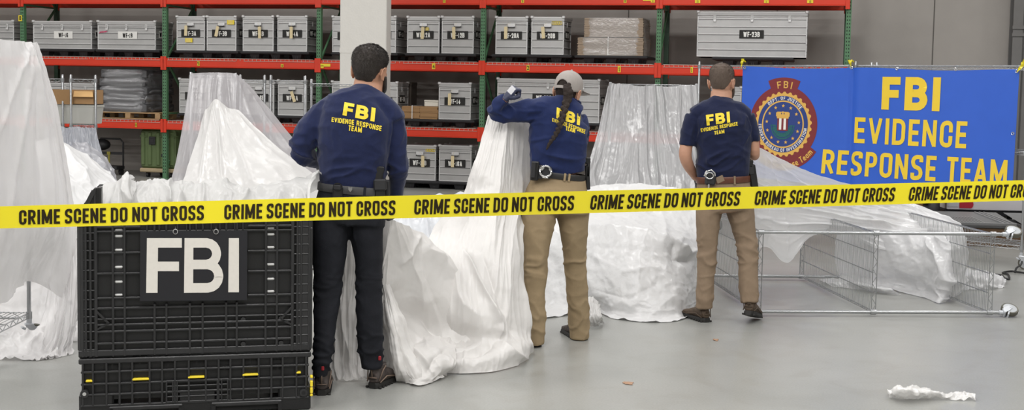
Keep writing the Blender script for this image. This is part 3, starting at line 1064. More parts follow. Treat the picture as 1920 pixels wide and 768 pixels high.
# olive transit case on a tan dolly, under the low beam
ua, _ = rk(257, 285, .05); ub, _ = rk(322, 285, .05)
t = thing('transit_case', 'olive green ribbed transit case on a wheeled tan base behind the green upright', 'transit case', RM @ Matrix.Translation(((ua + ub) / 2, .16, 0)))
W, Dp = ub - ua, .62
_, zt = rk(290, 243, .05); _, zc0 = rk(290, 318, .05); zc0 = max(zc0, .16)
b = MB()
b.span((-W / 2, 0, zc0), (W / 2, Dp, zt), 0, .03)
for x in (-.42, -.22, .02, .24, .42):
    b.span((x * W - .035, -.022, zc0 + .05), (x * W + .035, .01, zt - .05), 0, .012)
b.span((-W / 2 - .012, -.014, zc0 + (zt - zc0) * .80), (W / 2 + .012, Dp + .014, zc0 + (zt - zc0) * .84), 0, .008)
b.build('body', MILG, t, False)
b = MB(); b.span((-.14 * W - .06, -.032, zt - .26), (-.14 * W + .06, -.02, zt - .12), 0, .01); b.span((-.14 * W - .04, -.036, zt - .23), (-.14 * W + .04, -.030, zt - .15), 0, .006)
b.build('handle_recess', BLACK, t, False)
b = MB(); b.span((.2 * W - .05, -.032, zc0 + .20), (.2 * W + .05, -.018, zc0 + .25), 0, .006); b.build('latch', BLACK, t, False)
b = MB(); b.span((-W / 2 - .01, -.02, zc0 - .07), (W / 2 + .06, Dp + .02, zc0 - .002), 0, .015); b.build('dolly_base', TAN, t, False)
for sx in (-1, 1):
    for y in (.08, Dp - .08):
        b = MB(); x = sx * (W / 2 - .1)
        b.tube([(x - .02, y, .045), (x + .02, y, .045)], .045, 14); b.span((x - .03, y - .02, .05), (x + .03, y + .02, zc0 - .07))
        b.build('wheel', BLACK, t, False)
# black folded hand truck / chair frame at the left under the beam
pa = rk(200, 300, .55)[0]
t = thing('folding_cart', 'black tube framed folding cart standing under the low rack beam', 'cart', RM @ Matrix.Translation((pa, .50, 0)))
_, zt = rk(215, 260, .5); xw = rk(231, 290, .5)[0] - pa
b = MB()
b.tube([(-.12, 0, .10), (-.12, 0, zt - .06), (-.08, 0, zt), (xw - .06, 0, zt), (xw, 0, zt - .06), (xw, 0, .16), (xw - .06, 0, .12), (-.12, 0, .12)], .016, 8)
b.build('frame', BLACK, t, False, 60)
b = MB(); b.span((-.12, -.02, zt * .56), (xw, .02, zt * .63)); b.build('cross_bar', BLACK, t, False)
b = MB(); b.span((-.14, -.25, .10), (xw + .02, .02, .16), 0, .01); b.build('platform', BLACK, t, False)
b = MB(); b.span((.06, -.04, zt * .55), (.12, -.02, zt * .64)); b.span((.08, -.035, zt * .30), (.11, -.02, zt * .55)); b.build('yellow_strap', mat('dull_yellow', (.30, .26, .04), .6, 0, .1), t, False)
b = MB(); b.ball((-.05, -.02, zt * .83), (.16, .12, .10), 12, 8); b.build('bundle', BLACK, t, False, 180)
for x in (-.1, xw - .03):
    b = MB(); b.tube([(x - .02, -.02, .06), (x + .02, -.02, .06)], .06, 14); b.build('wheel', BLACK, t, False)
# ------------------------------------------------------------------ chrome wire shelving
WIRE = CHROME


def basis(o, x, y, z):
    return Matrix.Translation(o) @ Matrix((x, y, z)).transposed().to_4x4()


def wire_shelf(name, label, M, W, D, zs, H, z0=.13, casters=True, group=None, pitch=.026, skip=()):
    t = thing(name, label, 'wire shelf', M, group)
    for sx in (-1, 1):
        for sy in (-1, 1):
            x, y = sx * W / 2, sy * D / 2
            b = MB()
            b.tube([(x, y, z0), (x, y, H - .01), (x, y, H)], [.0127, .0127, .009], 10)
            z = z0 + .05
            while z < H - .05:
                b.tube([(x, y, z), (x, y, z + .004)], .0134, 10)
                z += .0508
            b.build('post', CHROME, t, False, 60)
    for zi, z in enumerate(zs):
        b = MB()
        for y in (-D / 2, D / 2):
            for dz in (0, -.032):
                b.tube([(-W / 2, y, z + dz), (W / 2, y, z + dz)], .0036, 6)
            n = max(2, int(W / .052))
            for k in range(n):
                xa, xb = -W / 2 + W * k / n, -W / 2 + W * (k + 1) / n
                b.bar((xa, y, z if k % 2 else z - .032), (xb, y, z - .032 if k % 2 else z), .004, .004)
        for x in (-W / 2, W / 2):
            for dz in (0, -.032):
                b.tube([(x, -D / 2, z + dz), (x, D / 2, z + dz)], .0036, 6)
            n = max(2, int(D / .052))
            for k in range(n):
                ya, yb = -D / 2 + D * k / n, -D / 2 + D * (k + 1) / n
                b.bar((x, ya, z if k % 2 else z - .032), (x, yb, z - .032 if k % 2 else z), .004, .004)
        for k in range(1, 4):
            b.bar((-W / 2, -D / 2 + D * k / 4, z - .004), (W / 2, -D / 2 + D * k / 4, z - .004), .006, .006)
        n = int(W / pitch)
        for k in range(1, n):
            x = -W / 2 + W * k / n
            b.bar((x, -D / 2, z + .003), (x, D / 2, z + .003), .0028, .0028)
        for sx in (-1, 1):
            for sy in (-1, 1):
                b.tube([(sx * W / 2, sy * D / 2, z - .036), (sx * W / 2, sy * D / 2, z + .006)], .019, 10)
        b.build('wire_shelf_tier', WIRE, t, False, 60)
    if casters:
        for sx in (-1, 1):
            for sy in (-1, 1):
                caster(t, V((sx * W / 2, sy * D / 2, z0)), sx * .5)
    return t


def caster(t, p, turn=0.0, brake=True):
    """swivel caster hanging below the post end p (local frame of t)"""
    R = Matrix.Rotation(turn, 3, 'Z')
    T = lambda v: p + R @ V(v)
    wr = .0625
    b = MB()
    b.tube([T((0, 0, .0)), T((0, 0, .03))], .017, 10)
    b.box(T((0, 0, -.008)), (.05, .05, .016), 0, R, .004)
    for s in (-1, 1):
        a = [T((-.022, s * .021, -.012)), T((.03, s * .021, -.012)), T((.055, s * .021, -.065)), T((.030, s * .021, -.082)), T((.0, s * .021, -.05))]
        o = R @ V((0, s * .004, 0))
        n = len(a)
        b.add(a + [q + o for q in a], [list(range(n)), list(range(n, 2 * n))[::-1]] + [(i, (i + 1) % n, n + (i + 1) % n, n + i) for i in range(n)])
    if brake:
        b.box(T((-.03, 0, -.03)), (.035, .05, .012), 0, R @ Matrix.Rotation(.5, 3, 'Y'), .003)
    b.tube([T((.035, -.028, -.068)), T((.035, .028, -.068))], .007, 8)
    c = b.build('caster', HUBM, t, False, 40)
    b = MB()
    prof = [(.016, wr - .012), (.017, wr - .003), (.010, wr), (-.010, wr), (-.017, wr - .003), (-.016, wr - .012)]
    n = 28
    R1 = [[T((.035 + r * math.cos(2 * math.pi * j / n), y, -.068 + r * math.sin(2 * math.pi * j / n))) for j in range(n)] for y, r in prof]
    b.rings(R1, 0, True)
    for s in (-1, 1):
        R2 = [[T((.035 + r * math.cos(2 * math.pi * j / n), s * y, -.068 + r * math.sin(2 * math.pi * j / n))) for j in range(n)] for y, r in ((.0165, wr - .013), (.0175, wr - .016), (.0165, wr - .03), (.019, .02), (.019, .003))]
        b.rings(R2, 1, False)
    b.build('wheel', [RUBBER, mat('grey_wheel_hub', (.42, .44, .46), .4, .1, .06)], c, False, 40)


# --- fallen unit on the floor: its height axis lies along the picture, casters to the right
FA, FB = fl(1855, 594), fl(1422, 592)
fl_l = (FB - FA).normalized()
fl_b = V((-fl_l.y, fl_l.x, 0)); fl_b = fl_b if fl_b.y > 0 else -fl_b
FW, FD = 1.74, .585
zr = .034
org = FA - fl_l * .10 + fl_b * (FW / 2) + V((0, 0, FD / 2 + zr))
FM = basis(org, fl_b, V((0, 0, -1)), fl_l)
s1 = .10
s2 = s1 + (fl(1637, 593) - FA).dot(fl_l)
s3 = s1 + (FB - FA).length
wire_shelf('fallen_wire_shelf', 'chrome wire shelving unit tipped over on the floor with casters pointing right', FM, FW, FD, [s1 + .016, s2 + .016, s3 + .016], s3 + .06, z0=.0, casters=True)

# --- the shelves that carry the blue banner
BL0, BR0 = V((2.58, 14.0, 0)), V((4.785, 11.9, 0))
bd = (BR0 - BL0).normalized()          # towards the right, nearer end
bn = V((bd.y, -bd.x, 0)); bn = bn if bn.y < 0 else -bn   # towards the camera
pl0 = onplane(1308, 170, BL0, bn); pl0.z = 0
pr0 = onplane(1917, 400, BL0, bn); pr0.z = 0
pm0 = onplane(1597, 140, BL0, bn); pm0.z = 0
for a, c, nm in ((pl0, pm0 - bd * .03, 'left'), (pm0 + bd * .03, pr0, 'right')):
    w = (c - a).length
    hh = 1.965
    o = (a + c) / 2 - bn * (.02 + .23)
    wire_shelf('wire_shelf_unit', 'chrome wire shelf on casters behind the %s half of the blue banner' % nm, basis(o, bd, -bn, V((0, 0, 1))), w, .457, [.22, 1.12, 1.93], hh + .01, z0=.13, casters=True, group='wire shelves behind the banner', pitch=.03)

# --- banner hung on their front
bn_off = BL0 + bn * .012
def bpt(px, py, off=0.0):
    return onplane(px, py, bn_off + bn * off, bn)
q0 = bpt(1394, 124)
def bxy(p):
    return (p - q0).dot(bd), p.z
TLb, TRb = bxy(bpt(1394, 124)), bxy(bpt(1913, 130))
Wb = TRb[0]
def b3(x, z, off=0.0):
    f = x / Wb
    wave = .010 * math.sin(f * 9 + z * 1.4) * math.sin(min(max(f, 0), 1) * math.pi) - .018 * math.exp(-((x - xc) / .035) ** 2) + .010 * math.exp(-((x - xc - .09) / .05) ** 2) + .006 * noise.noise(V((x * 2.2, z * 1.1, 3)))
    return q0 + bd * x + V((0, 0, z - q0.z)) + bn * (off + wave + .012)
xc = bxy(bpt(1597, 200))[0]
BH = 1.22
ban = thing('banner', 'large blue banner with yellow lettering and round seal tied to the wire shelves', 'banner', basis(q0 + bd * Wb / 2, bd, -bn, V((0, 0, 1))))
b = MB()
nx, nz = 320, 40
G = []
for i in range(nz + 1):
    f = i / nz
    G.append([b3(Wb * j / nx - .018 * f * (j / nx) + .003 * math.sin(j), TLb[1] + (TRb[1] - TLb[1]) * j / nx - .02 * math.sin(math.pi * j / nx * 2) ** 2 - BH * f) for j in range(nx + 1)])
b.rings(G, 0, False, False)
b.rings([[p - bn * .002 for p in r] for r in G], 0, False, False)
cloth = b
def btext(s, TL, TR, BR, BL, t, w=.6, gap=.1, space=.45, sw=1.0, m=BYEL):
    q, wd = text2d(s, w, t, gap, space, .05, sw)
    q = fit_quad(q, wd, TL, TR, BR, BL)
    b = cloth
    def fn(x, y):
        p = bxy(bpt(x, y))
        return b3(p[0], p[1], .0035)
    b.quads(q, fn, 1, bn)
btext('FBI', (1657, 144), (1766, 145), (1763, 208.5), (1654, 205), .235, .74, .15)
btext('EVIDENCE', (1604.5, 219.5), (1815.5, 227.5), (1812.5, 278), (1602, 267.5), .165, .60, .15)
btext('RESPONSE TEAM', (1544, 279.5), (1890.5, 300), (1888, 349), (1540, 324.5), .165, .56, .13, .33)
cloth.build('cloth', [BLUE, BYEL], ban, True, 30)
# seal
ctr = bxy(bpt(1468.7, 232.7))
sc_ = 59.7 / (2350 / bpt(1468.7, 232.7).y)
def polar(r, a, off):
    return b3(ctr[0] + sc_ * r * math.sin(a), ctr[1] + sc_ * r * math.cos(a), off)
def ringd(mb, r0, r1, off, mi, a0=0, a1=2 * math.pi, n=96, f=None):
    R = []
    for i in range(n + 1):
        a = a0 + (a1 - a0) * i / n
        k = f(i) if f else 0
        R.append([polar(r0 + (r1 + k - r0) * q / 4, a, off) for q in range(5)])
    mb.rings(R, mi, False, False)
b = MB()
ringd(b, 0, 1.205, .0020, 0)
ringd(b, 1.0, 1.46, .0024, 0, -.40, .40, 24)
ringd(b, 1.0, 1.45, .0024, 0, math.pi - .98, math.pi + .98, 40)
ringd(b, 0, .985, .0030, 1, n=120, f=lambda i: .035 * (1 if i % 4 < 2 else -.6))
ringd(b, 0, .885, .0040, 2)
ringd(b, .70, .745, .0050, 1)
b.add([polar(.70, 2 * math.pi * i / 96, .0045) for i in range(96)], [list(range(96))], 2)
for i in range(13):
    a0 = 2 * math.pi * (i + .0) / 13
    c = V((.575 * math.sin(a0), .575 * math.cos(a0)))
    pts = []
    for k in range(10):
        r = .062 if k % 2 == 0 else .026
        a = math.pi * k / 5
        pts.append(b3(ctr[0] + sc_ * (c.x + r * math.sin(a)), ctr[1] + sc_ * (c.y + r * math.cos(a)), .0062))
    b.poly(pts, 1)
def patch(x0, x1, y0, y1, off, mi):
    b.add([b3(ctr[0] + sc_ * x, ctr[1] + sc_ * y, off) for x, y in ((x0, y0), (x1, y0), (x1, y1), (x0, y1))], [(0, 1, 2, 3)], mi)
# wreath, striped shield and gold scales
for sx in (-1, 1):
    for k in range(13):
        a = math.radians(95 + k * 13) if sx > 0 else math.radians(-95 - k * 13)
        c = V((.33 * math.sin(a), -.02 + .36 * math.cos(a)))
        for dr, da in ((.075, .5), (-.06, -.5), (.0, 0)):
            d = V((math.sin(a - sx * (.9 + da)), math.cos(a - sx * (.9 + da))))
            e = V((-d.y, d.x)) * .026
            cc2 = c + V((math.sin(a), math.cos(a))) * dr
            P = [cc2 - d * .06, cc2 + e, cc2 + d * .06, cc2 - e]
            b.poly([b3(ctr[0] + sc_ * p.x, ctr[1] + sc_ * p.y, .0058) for p in P], 4)
patch(-.19, .19, -.20, .22, .0066, 0)
for k in range(2):
    patch(-.125 + k * .16, -.04 + k * .16, -.17, .20, .0072, 3)
patch(-.21, .21, .18, .26, .0078, 1)
patch(-.24, -.06, .24, .37, .0082, 1); patch(.06, .24, .24, .37, .0082, 1); patch(-.06, .06, .22, .31, .0082, 1)
patch(-.03, .03, .30, .40, .0082, 1)
patch(-.20, .20, .36, .39, .0084, 1)
def arctext(s, r, a_mid, hgt, m_i, off, outward=True, t=.17, w=.62, gap=.2, space=.45, sx=1.0):
    q, wd = text2d(s, w, t, gap, space, .25)
    for quad in q:
        P = []
        for x, y in quad:
            d = (x - wd / 2) * hgt / r * sx
            if outward:
                P.append(polar(r + y * hgt, a_mid + d, off))
            else:
                P.append(polar(r + (1 - y) * hgt, a_mid - d, off))
        b.add(P, [(0, 1, 2, 3)], m_i)
    return
arctext('DEPT. OF JUSTICE', .762, math.radians(5), .105, 3, .0056, True, .17, .62, .22, .5, 1.10)
arctext('FEDERAL BUREAU OF INVESTIGATION', .762, math.radians(183), .105, 3, .0056, False, .17, .62, .20, .45, 1.02)
arctext('FBI', 1.13, math.radians(1), .22, 1, .0040, True, .16, .72, .40)
arctext('Evidence Response Team', 1.18, math.radians(181), .20, 1, .0040, False, .16, .62, .12, .35, .86)
b.build('seal', [MAROON, GOLD, SNAVY, SWHITE, SGREEN], ban, True)
for px, py in ((1398, 127), (1597, 127), (1684, 129), (1793, 130), (1908, 134), (1900, 250)):
    p = bxy(bpt(px, py))
    b = MB()
    c = b3(p[0], p[1], .004)
    b.tube([c + (bd * math.cos(a) + V((0, 0, 1)) * math.sin(a)) * .012 for a in [i * math.pi / 6 for i in range(12)]], .004, 5, closed=True)
    b.build('grommet', STEEL, ban, True)
# knotted bits of the yellow tape that tie the banner up
def tie(px, py, h, label, lean=.2, wpx=14):
    c = bpt(px, py, .05)
    k = c.y / 2350
    b = MB()
    R = []
    for i in range(9):
        f = i / 8
        y = (f - .5) * h * k
        w = wpx * k * (.25 + .75 * abs(f - .45) * 1.6)
        tw = (f - .5) * 2.6
        d = bd * math.cos(tw) + bn * math.sin(tw)
        m = c + V((0, 0, -y)) + bd * (lean * y)
        R.append([m - d * w / 2, m + d * w / 2])
    b.rings(R, 0, False, False)
    b.ball(c + V((0, 0, .01)), (.016, .016, .02), 8, 6)
    p2 = c - bn * .07
    b.tube([c + V((0, 0, .0)), c - bn * .03 + V((0, 0, .035)), p2 + V((0, 0, .02))], .008, 6)
    o = b.build('tape_tie', TAPE, None, False)
    tag(o, label, 'tape tie', 'yellow tape ties on the banner')
tie(1391, 119, 18, 'knotted yellow tape tie at the upper corner of the banner behind the man', -.2, 9)
tie(1594, 119, 13, 'knotted yellow tape tie halfway along the top of the banner', .4, 9)
tie(1917, 122, 26, 'yellow tape strip tied to the shelf post at the outer corner of the banner', -.7, 20)

# --- shelves further back
def ends(label, pxa, pxb, D, dep, H, zs, group='small wire shelves in the back', yaw=0.0, ref=150, casters=True):
    a, c = at(pxa, ref, D), at(pxb, ref, D + yaw)
    a.z = c.z = 0
    y = ((a + c) / 2).normalized()          # square to the line of sight, as the photo shows them end on
    x = V((y.y, -y.x, 0))
    o = (a + c) / 2 + y * dep / 2
    return wire_shelf('wire_shelf_unit', label, basis(o, x, y, V((0, 0, 1))), (c - a).length, dep, zs, H, z0=.13, group=group, casters=casters, pitch=.03)
zsx = at(120, 233, 14.2).z
ends('small wire shelf under the outer end of the open carton, beside the tall draped shelf', 71, 116, 14.2, .50, 1.69, [.3, zsx - .004, 1.64])
ends('small wire shelf under the inner end of the open carton, beside the wrapped stack', 134, 178, 14.2, .50, 1.69, [.3, zsx - .004, 1.64])
ends('wire shelf inside the milky draped film left of the man in charcoal trousers', 359, 441, 13.1, .60, 1.735, [.3, .95, 1.70])
ends('wire shelf with its end posts just right of the draped centre left shelf', 451, 496, 15.4, .8, 1.735, [.3, 1.67])
ends('wire shelf between the case marked WF-6A and the man in charcoal trousers', 508, 572, 15.4, .7, 1.735, [.3, 1.67])
ends('wire shelf farther back running behind the white pillar', 584, 668, 16.4, .5, 1.70, [.3, 1.64])
ends('wire shelf draped in clear pleated film between the woman and the man in brown khaki', 1144, 1306, 16.5, .457, 1.735, [.25, .9, 1.71])
# open carton on a translucent tote, on the small shelves
ta, tb = at(94, 225, 14.26), at(177, 225, 14.26)
w = tb.x - ta.x
zt = at(130, 196, 14.26).z
t = thing('storage_tote', 'cloudy translucent plastic tote on the small wire shelves at left', 'tote', Matrix.Translation(((ta.x + tb.x) / 2, 14.26 + .19, zsx + .005)))
h = zt - zsx - .008
b = MB()
R = []
for f, g in ((0, .90), (.02, .92), (.5, .96), (.9, 1.0), (.9, 1.03), (1, 1.03)):
    ww, dd = w / 2 * g, .17 * g
    R.append([(sx * ww * (1 if True else 1), sy * dd, f * h) for sx, sy in ((-1, -.8), (-.93, -1), (.93, -1), (1, -.8), (1, .8), (.93, 1), (-.93, 1), (-1, .8))])
b.rings(R)
b.build('tub', TOTE, t, False)
b = MB()
rr = random.Random(4)
for k in range(16):
    b.ball((rr.uniform(-.38, .38) * w, rr.uniform(-.1, .1), rr.uniform(.05, .55) * h), (rr.uniform(.04, .09), .05, rr.uniform(.03, .05)), 8, 6)
b.build('contents', mat('pale_contents', (.6, .57, .5), .8, 0, .3, 30), t, False, 180)
za, zb_ = zt + .004, at(130, 168, 14.24).z
ta, tb = at(90, 190, 14.24), at(175.5, 190, 14.24)
w = tb.x - ta.x
t = thing('cardboard_carton', 'open brown cardboard carton with a lifted flap on top of the cloudy tote', 'box', Matrix.Translation(((ta.x + tb.x) / 2, 14.24 + .18, za)))
h = zb_ - za
b = MB()
b.span((-w / 2, -.16, 0), (w / 2, -.155, h)); b.span((-w / 2, .155, 0), (w / 2, .16, h)); b.span((-w / 2, -.16, 0), (-w / 2 + .005, .16, h)); b.span((w / 2 - .005, -.16, 0), (w / 2, .16, h)); b.span((-w / 2, -.16, 0), (w / 2, .16, .006))
b.build('carton_body', CARD, t, False)
b = MB()
for q in (0, .004):
    b.add([(.035, -.205 + q, h * .53), (w / 2 + .004, -.205 + q, h * .53), (w / 2 - .025, -.150 + q, h * 1.0), (.03, -.150 + q, h * 1.0)], [(0, 1, 2, 3)])
b.build('flap', CARDL, t, False)
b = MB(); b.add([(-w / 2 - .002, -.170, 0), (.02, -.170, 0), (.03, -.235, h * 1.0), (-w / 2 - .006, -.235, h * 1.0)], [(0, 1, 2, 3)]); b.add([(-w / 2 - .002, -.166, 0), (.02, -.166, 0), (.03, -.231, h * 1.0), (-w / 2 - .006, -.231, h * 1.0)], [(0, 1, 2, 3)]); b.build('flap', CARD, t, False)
# small yellow item under the shelf
p = at(100, 256, 14.1)
b = MB(); b.box((0, 0, 0), (.05, .05, .10), 0, None, .008); b.tube([(0, 0, .05), (0, 0, .066)], .012, 8)
pz = Matrix.Translation(p)
tag(b.build('yellow_bottle', YEL, None, False, None, Matrix.Translation((p.x, 14.35, .334 + .05))), 'small yellow container on the bottom tier of the small wire shelf', 'container')

# ------------------------------------------------------------------ right background: flat equipment on timber behind the banner shelf
gd = V((1, -.06, 0)).normalized()
gb = V((.06, 1, 0)).normalized()
def gM(px, py, D):
    p = at(px, py, D); return p
o = fl(1790, 459); o = V((at(1790, 440, 13.6).x, 13.6, 0))
kx = 13.6 / 2350
zR0, zR1 = at(1840, 427, 13.6).z, at(1840, 402, 13.6).z
GMx = basis(o, gd, gb, V((0, 0, 1)))
zb0 = .0
b = MB()
for k in range(2):
    b.span((-.85, .05 + k * .45, 0), (1.6, .22 + k * .45, zR0 - .002), 0, .006)
b.span((-.85, .02, zR0 - .07), (1.6, .10, zR0 - .004), 0, .004)
tag(b.build('timber_base', mat('dark_timber', (.16, .095, .05), .8, 0, .3, 8, .1, 40), None, False, None, GMx), 'low brown timber base under the grey ramps at the far right', 'timber base')
for i, (xa, xb, nm) in enumerate(((-.30, .66, 'with bright grip bars'), (.74, 1.5, 'beside the outer shelf post'))):
    b = MB()
    b.span((xa, .0, zR0), (xb, .72, zR0 + .035), 0, .004)
    b.span((xa, .0, zR0), (xb, .02, zR0 + .06), 0, .004)
    b.add([(xa, .02, zR0 + .04), (xb, .02, zR0 + .04), (xb, .72, zR0 + .11), (xa, .72, zR0 + .11)], [(0, 1, 2, 3)], 0)
    if i == 0:
        for k in range(16):
            x = xa + .10 + k * .036
            b.add([(x, .10, zR0 + .052), (x + .016, .10, zR0 + .052), (x - .04, .42, zR0 + .086), (x - .056, .42, zR0 + .086)], [(0, 1, 2, 3)], 1)
    for k in range(3):
        b.bar((xb - .03 - k * .05, .03, zR0 + .05), (xb - .15 - k * .05, .68, zR0 + .108), .015, .02, 1)
    tag(b.build('grey_ramp', [GREYM, mat('grip_metal', (.42, .42, .42), .4, .4, .1)], None, False, None, GMx), 'grey metal ramp on the timber base %s' % nm, 'ramp', 'grey ramps')
zw0, zw1 = at(1840, 393.5, 14.4).z, at(1840, 378, 14.4).z
t = thing('white_panel_bench', 'long white panel on a black frame with a red sign behind the grey ramps', 'bench', basis(V((at(1775, 390, 14.4).x, 14.4, 0)), gd, gb, V((0, 0, 1))))
b = MB(); b.span((0, 0, zw0), (1.5, .7, zw1 + .05), 0, .006); b.build('panel', WPANEL, t, False)
b = MB()
b.span((-.02, .02, zw0 - .07), (1.5, .68, zw0 - .004), 0, .006)
for x in (.02, .7, 1.4):
    b.span((x, .05, 0), (x + .06, .65, zw0 - .07))
b.build('frame', BLACK, t, False)
b = MB()
sz = at(1810, 384, 14.4).z
k2 = 14.4 / 2350
x0 = (1798 - 1775) * k2
b.span((x0, -.006, sz - .035), (x0 + 22 * k2, -.003, sz + .05), 0); b.poly([(x0 - .14 + .01, -.0065, sz - .02), (x0 - .01, -.0065, sz - .02), (x0 - .01, -.0065, sz + .06), (x0 - .13, -.0065, sz + .06)], 1)
b.poly([(x0 + 22 * k2, -.006, sz - .035), (x0 + 25 * k2, -.006, sz - .02), (x0 + 26 * k2, -.006, sz + .008), (x0 + 25 * k2, -.006, sz + .04), (x0 + 22 * k2, -.006, sz + .05)], 0)
b.build('sign', [SIGNR, mat('pale_sign', (.5, .5, .53), .5, 0, .04)], t, False)
b = MB()
pp = at(1746, 386, 14.44)
M_ = Matrix.Translation((pp.x, 14.44, 0))
b.tube([(0, 0, .0), (0, 0, .5)], [.11, .09], 12)
b.ball((.03, -.02, .56), (.14, .11, .09), 12, 8)
b.ball((-.08, -.03, .45), (.08, .08, .07), 10, 8)
tag(b.build('black_bag', BLACK, None, False, 180, M_), 'dark lumpy bag standing at the end of the white panel', 'bag')
b = MB()
b.span((-.20, 0, 0), (.20, .35, pp.z + .08), 0, .006)
tag(b.build('brown_carton', CARD, None, False, None, Matrix.Translation((at(1722, 386, 14.7).x, 14.7, 0))), 'brown carton peeking out above the white covered heap', 'box')
# cable on the floor by the casters
b = MB()
cp = [(1660, 517), (1760, 512), (1840, 514), (1875, 515), (1884, 521), (1892, 522), (1890, 514), (1880, 511), (1895, 508), (1912, 510), (1935, 514)]
P = [fl(x, y, .012) for x, y in cp]
pts = [spline(P, i / 6) for i in range((len(P) - 1) * 6 + 1)]
b.tube(pts, .009, 7)
P = [fl(1903, 511, .02), fl(1906, 502, .06), at(1914, 496, 11.75), at(1918, 484, 11.9)]
b.tube([spline(P, i / 6) for i in range(19)], .009, 7)
tag(b.build('power_cable', CABLE, None, False, 180), 'black cable looping over the floor by the caster at the far right', 'cable')
# ------------------------------------------------------------------ black bulk container at the front left
KL = at(147.0, 672, 5.93)
best = min(((abs(at(583.5, 658.2, 5.95 + k * .005).z - KL.z), 5.95 + k * .005) for k in range(90)))
KR = at(583.5, 658.2, best[1])
kd = V((KR.x - KL.x, KR.y - KL.y, 0)).normalized()
kn = V((-kd.y, kd.x, 0))                # into the crate
KC = (KL + KR) / 2
KW = (V((KR.x - KL.x, KR.y - KL.y, 0))).length
KD = 1.20
KM = basis(V((KC.x, KC.y, 0)), kd, kn, V((0, 0, 1)))
zs_ = KL.z                              # seam between base and wall
def kq(px, py, off=0.0):
    p = onplane(px, py, KC + kn * off, kn) - V((KC.x, KC.y, 0))
    return p.dot(kd), p.z
ZT = kq(365, 404)[1]
crate = thing('bulk_container', 'big black ribbed plastic bulk container lined with white plastic', 'container', KM)
h0 = KW / 2
b = MB()
TH = .045
DP = .022
def kx(px, row=620):
    return kq(px, row)[0]
# front wall: recessed field, then ribs
b.span((-h0 + .02, DP, zs_ + .004), (h0 - .02, TH, ZT), 0)
vert = [155, 161, 170, 180, 212, 234, 290, 312, 356, 380, 424, 444, 498, 519, 548, 557, 564, 579]
zc1 = kq(365, 571)[1]                    # below the sign
zc2 = ZT - .035
def vrib(x, z0, z1, w=.012, dep=DP, m=1):
    b.span((x - w / 2, 0, z0), (x + w / 2, dep + .004, z1), m, .003)
def hrib(z, x0, x1, w=.011, dep=DP, m=1):
    b.span((x0, .001, z - w / 2), (x1, dep + .004, z + w / 2), m, .003)
XS = {p: kx(p) for p in vert}
for p in vert:
    if p in (290, 312, 356, 380, 424, 444):
        vrib(XS[p], zs_ + .004, zc1 + .01)
        vrib(XS[p], ZT - .075, ZT)
    else:
        vrib(XS[p], zs_ + .004, ZT, .016 if p in (180, 548) else .012)
for px in (276, 299, 333, 350, 368, 396, 412, 440, 455):
    vrib(kx(px), ZT - .075, ZT - .02, .009)
hz = [kq(212, y)[1] for y in (578, 598, 609, 621.5, 644)]
for i, z in enumerate(hz):
    hrib(z, XS[180], XS[548], .012 if i != 1 else .009)
for y in (425.5, 474, 513, 559):
    z = kq(205, y)[1]
    hrib(z, XS[180], kx(264, y)); hrib(z, kx(464, y), XS[548])
hrib(zs_ + .022, -h0, h0, .03); hrib(ZT - .012, -h0 + .01, h0 - .01, .028); hrib(ZT - .075, XS[180], XS[548], .010)
for s in (0, 1):
    for y in (437, 452, 470, 488, 507, 527, 545, 562, 580, 594, 606, 622, 640, 656):
        z = kq(168 if s == 0 else 560, y if s == 0 else y - 12)[1]
        hrib(z, *((XS[155], XS[180]) if s == 0 else (XS[548], XS[579])), .008)
# triangular gussets
for x0, x1, sg in ((XS[180], XS[212], 1), (XS[548], XS[519], -1)):
    za, zm, zb2 = hz[0] - .01, hz[1] - .01, hz[3] + .01
    b.bar((x0, .012, za), (x1 - sg * .02, .012, zm - .01), .010, .022, 1, (0, 1, 0)); b.bar((x0, .012, zb2), (x1 - sg * .02, .012, zm - .01), .010, .022, 1, (0, 1, 0))
for px, py in ((456, 599), (527, 597), (456, 645), (527, 643)):
    x, z = kq(px, py)
    b.tube([(x, .004, z), (x, DP, z)], .012, 10, 1)
for x0 in (-h0, h0 - .075):
    b.span((x0, .004, zs_), (x0 + .035 if x0 < 0 else x0 + .075, TH, ZT), 1, .006)
b.span((h0 - .012, -.004, zs_ + .01), (h0 + .004, .05, ZT - .06), 1, .006)
b.build('front_panel', [CRATE, CRATE2, HOLE], crate, False)
# slots: openings through which the liner shows
for px, ys in ((223, (430.5, 442, 468, 500, 527.5, 552)), (507.3, (427, 438.7, 463, 495, 522, 545.5))):
    for y in ys:
        x, z = kq(px, y, DP)
        b = MB(); b.span((x - .0185, DP - .012, z - .006), (x + .0185, DP + .002, z + .006), 0, .004)
        b.build('slot_opening', mat('liner_in_slot', (.55, .55, .54), .4, 0, .1, 40), crate, False)
for pa, pb in ((212, 234), (498, 519)):
    b = MB(); b.span((XS[pa] + .006, DP - .006, zc1), (XS[pb] - .006, DP - .001, ZT - .02), 0); b.build('slot_strip', CRATE2, crate, False)
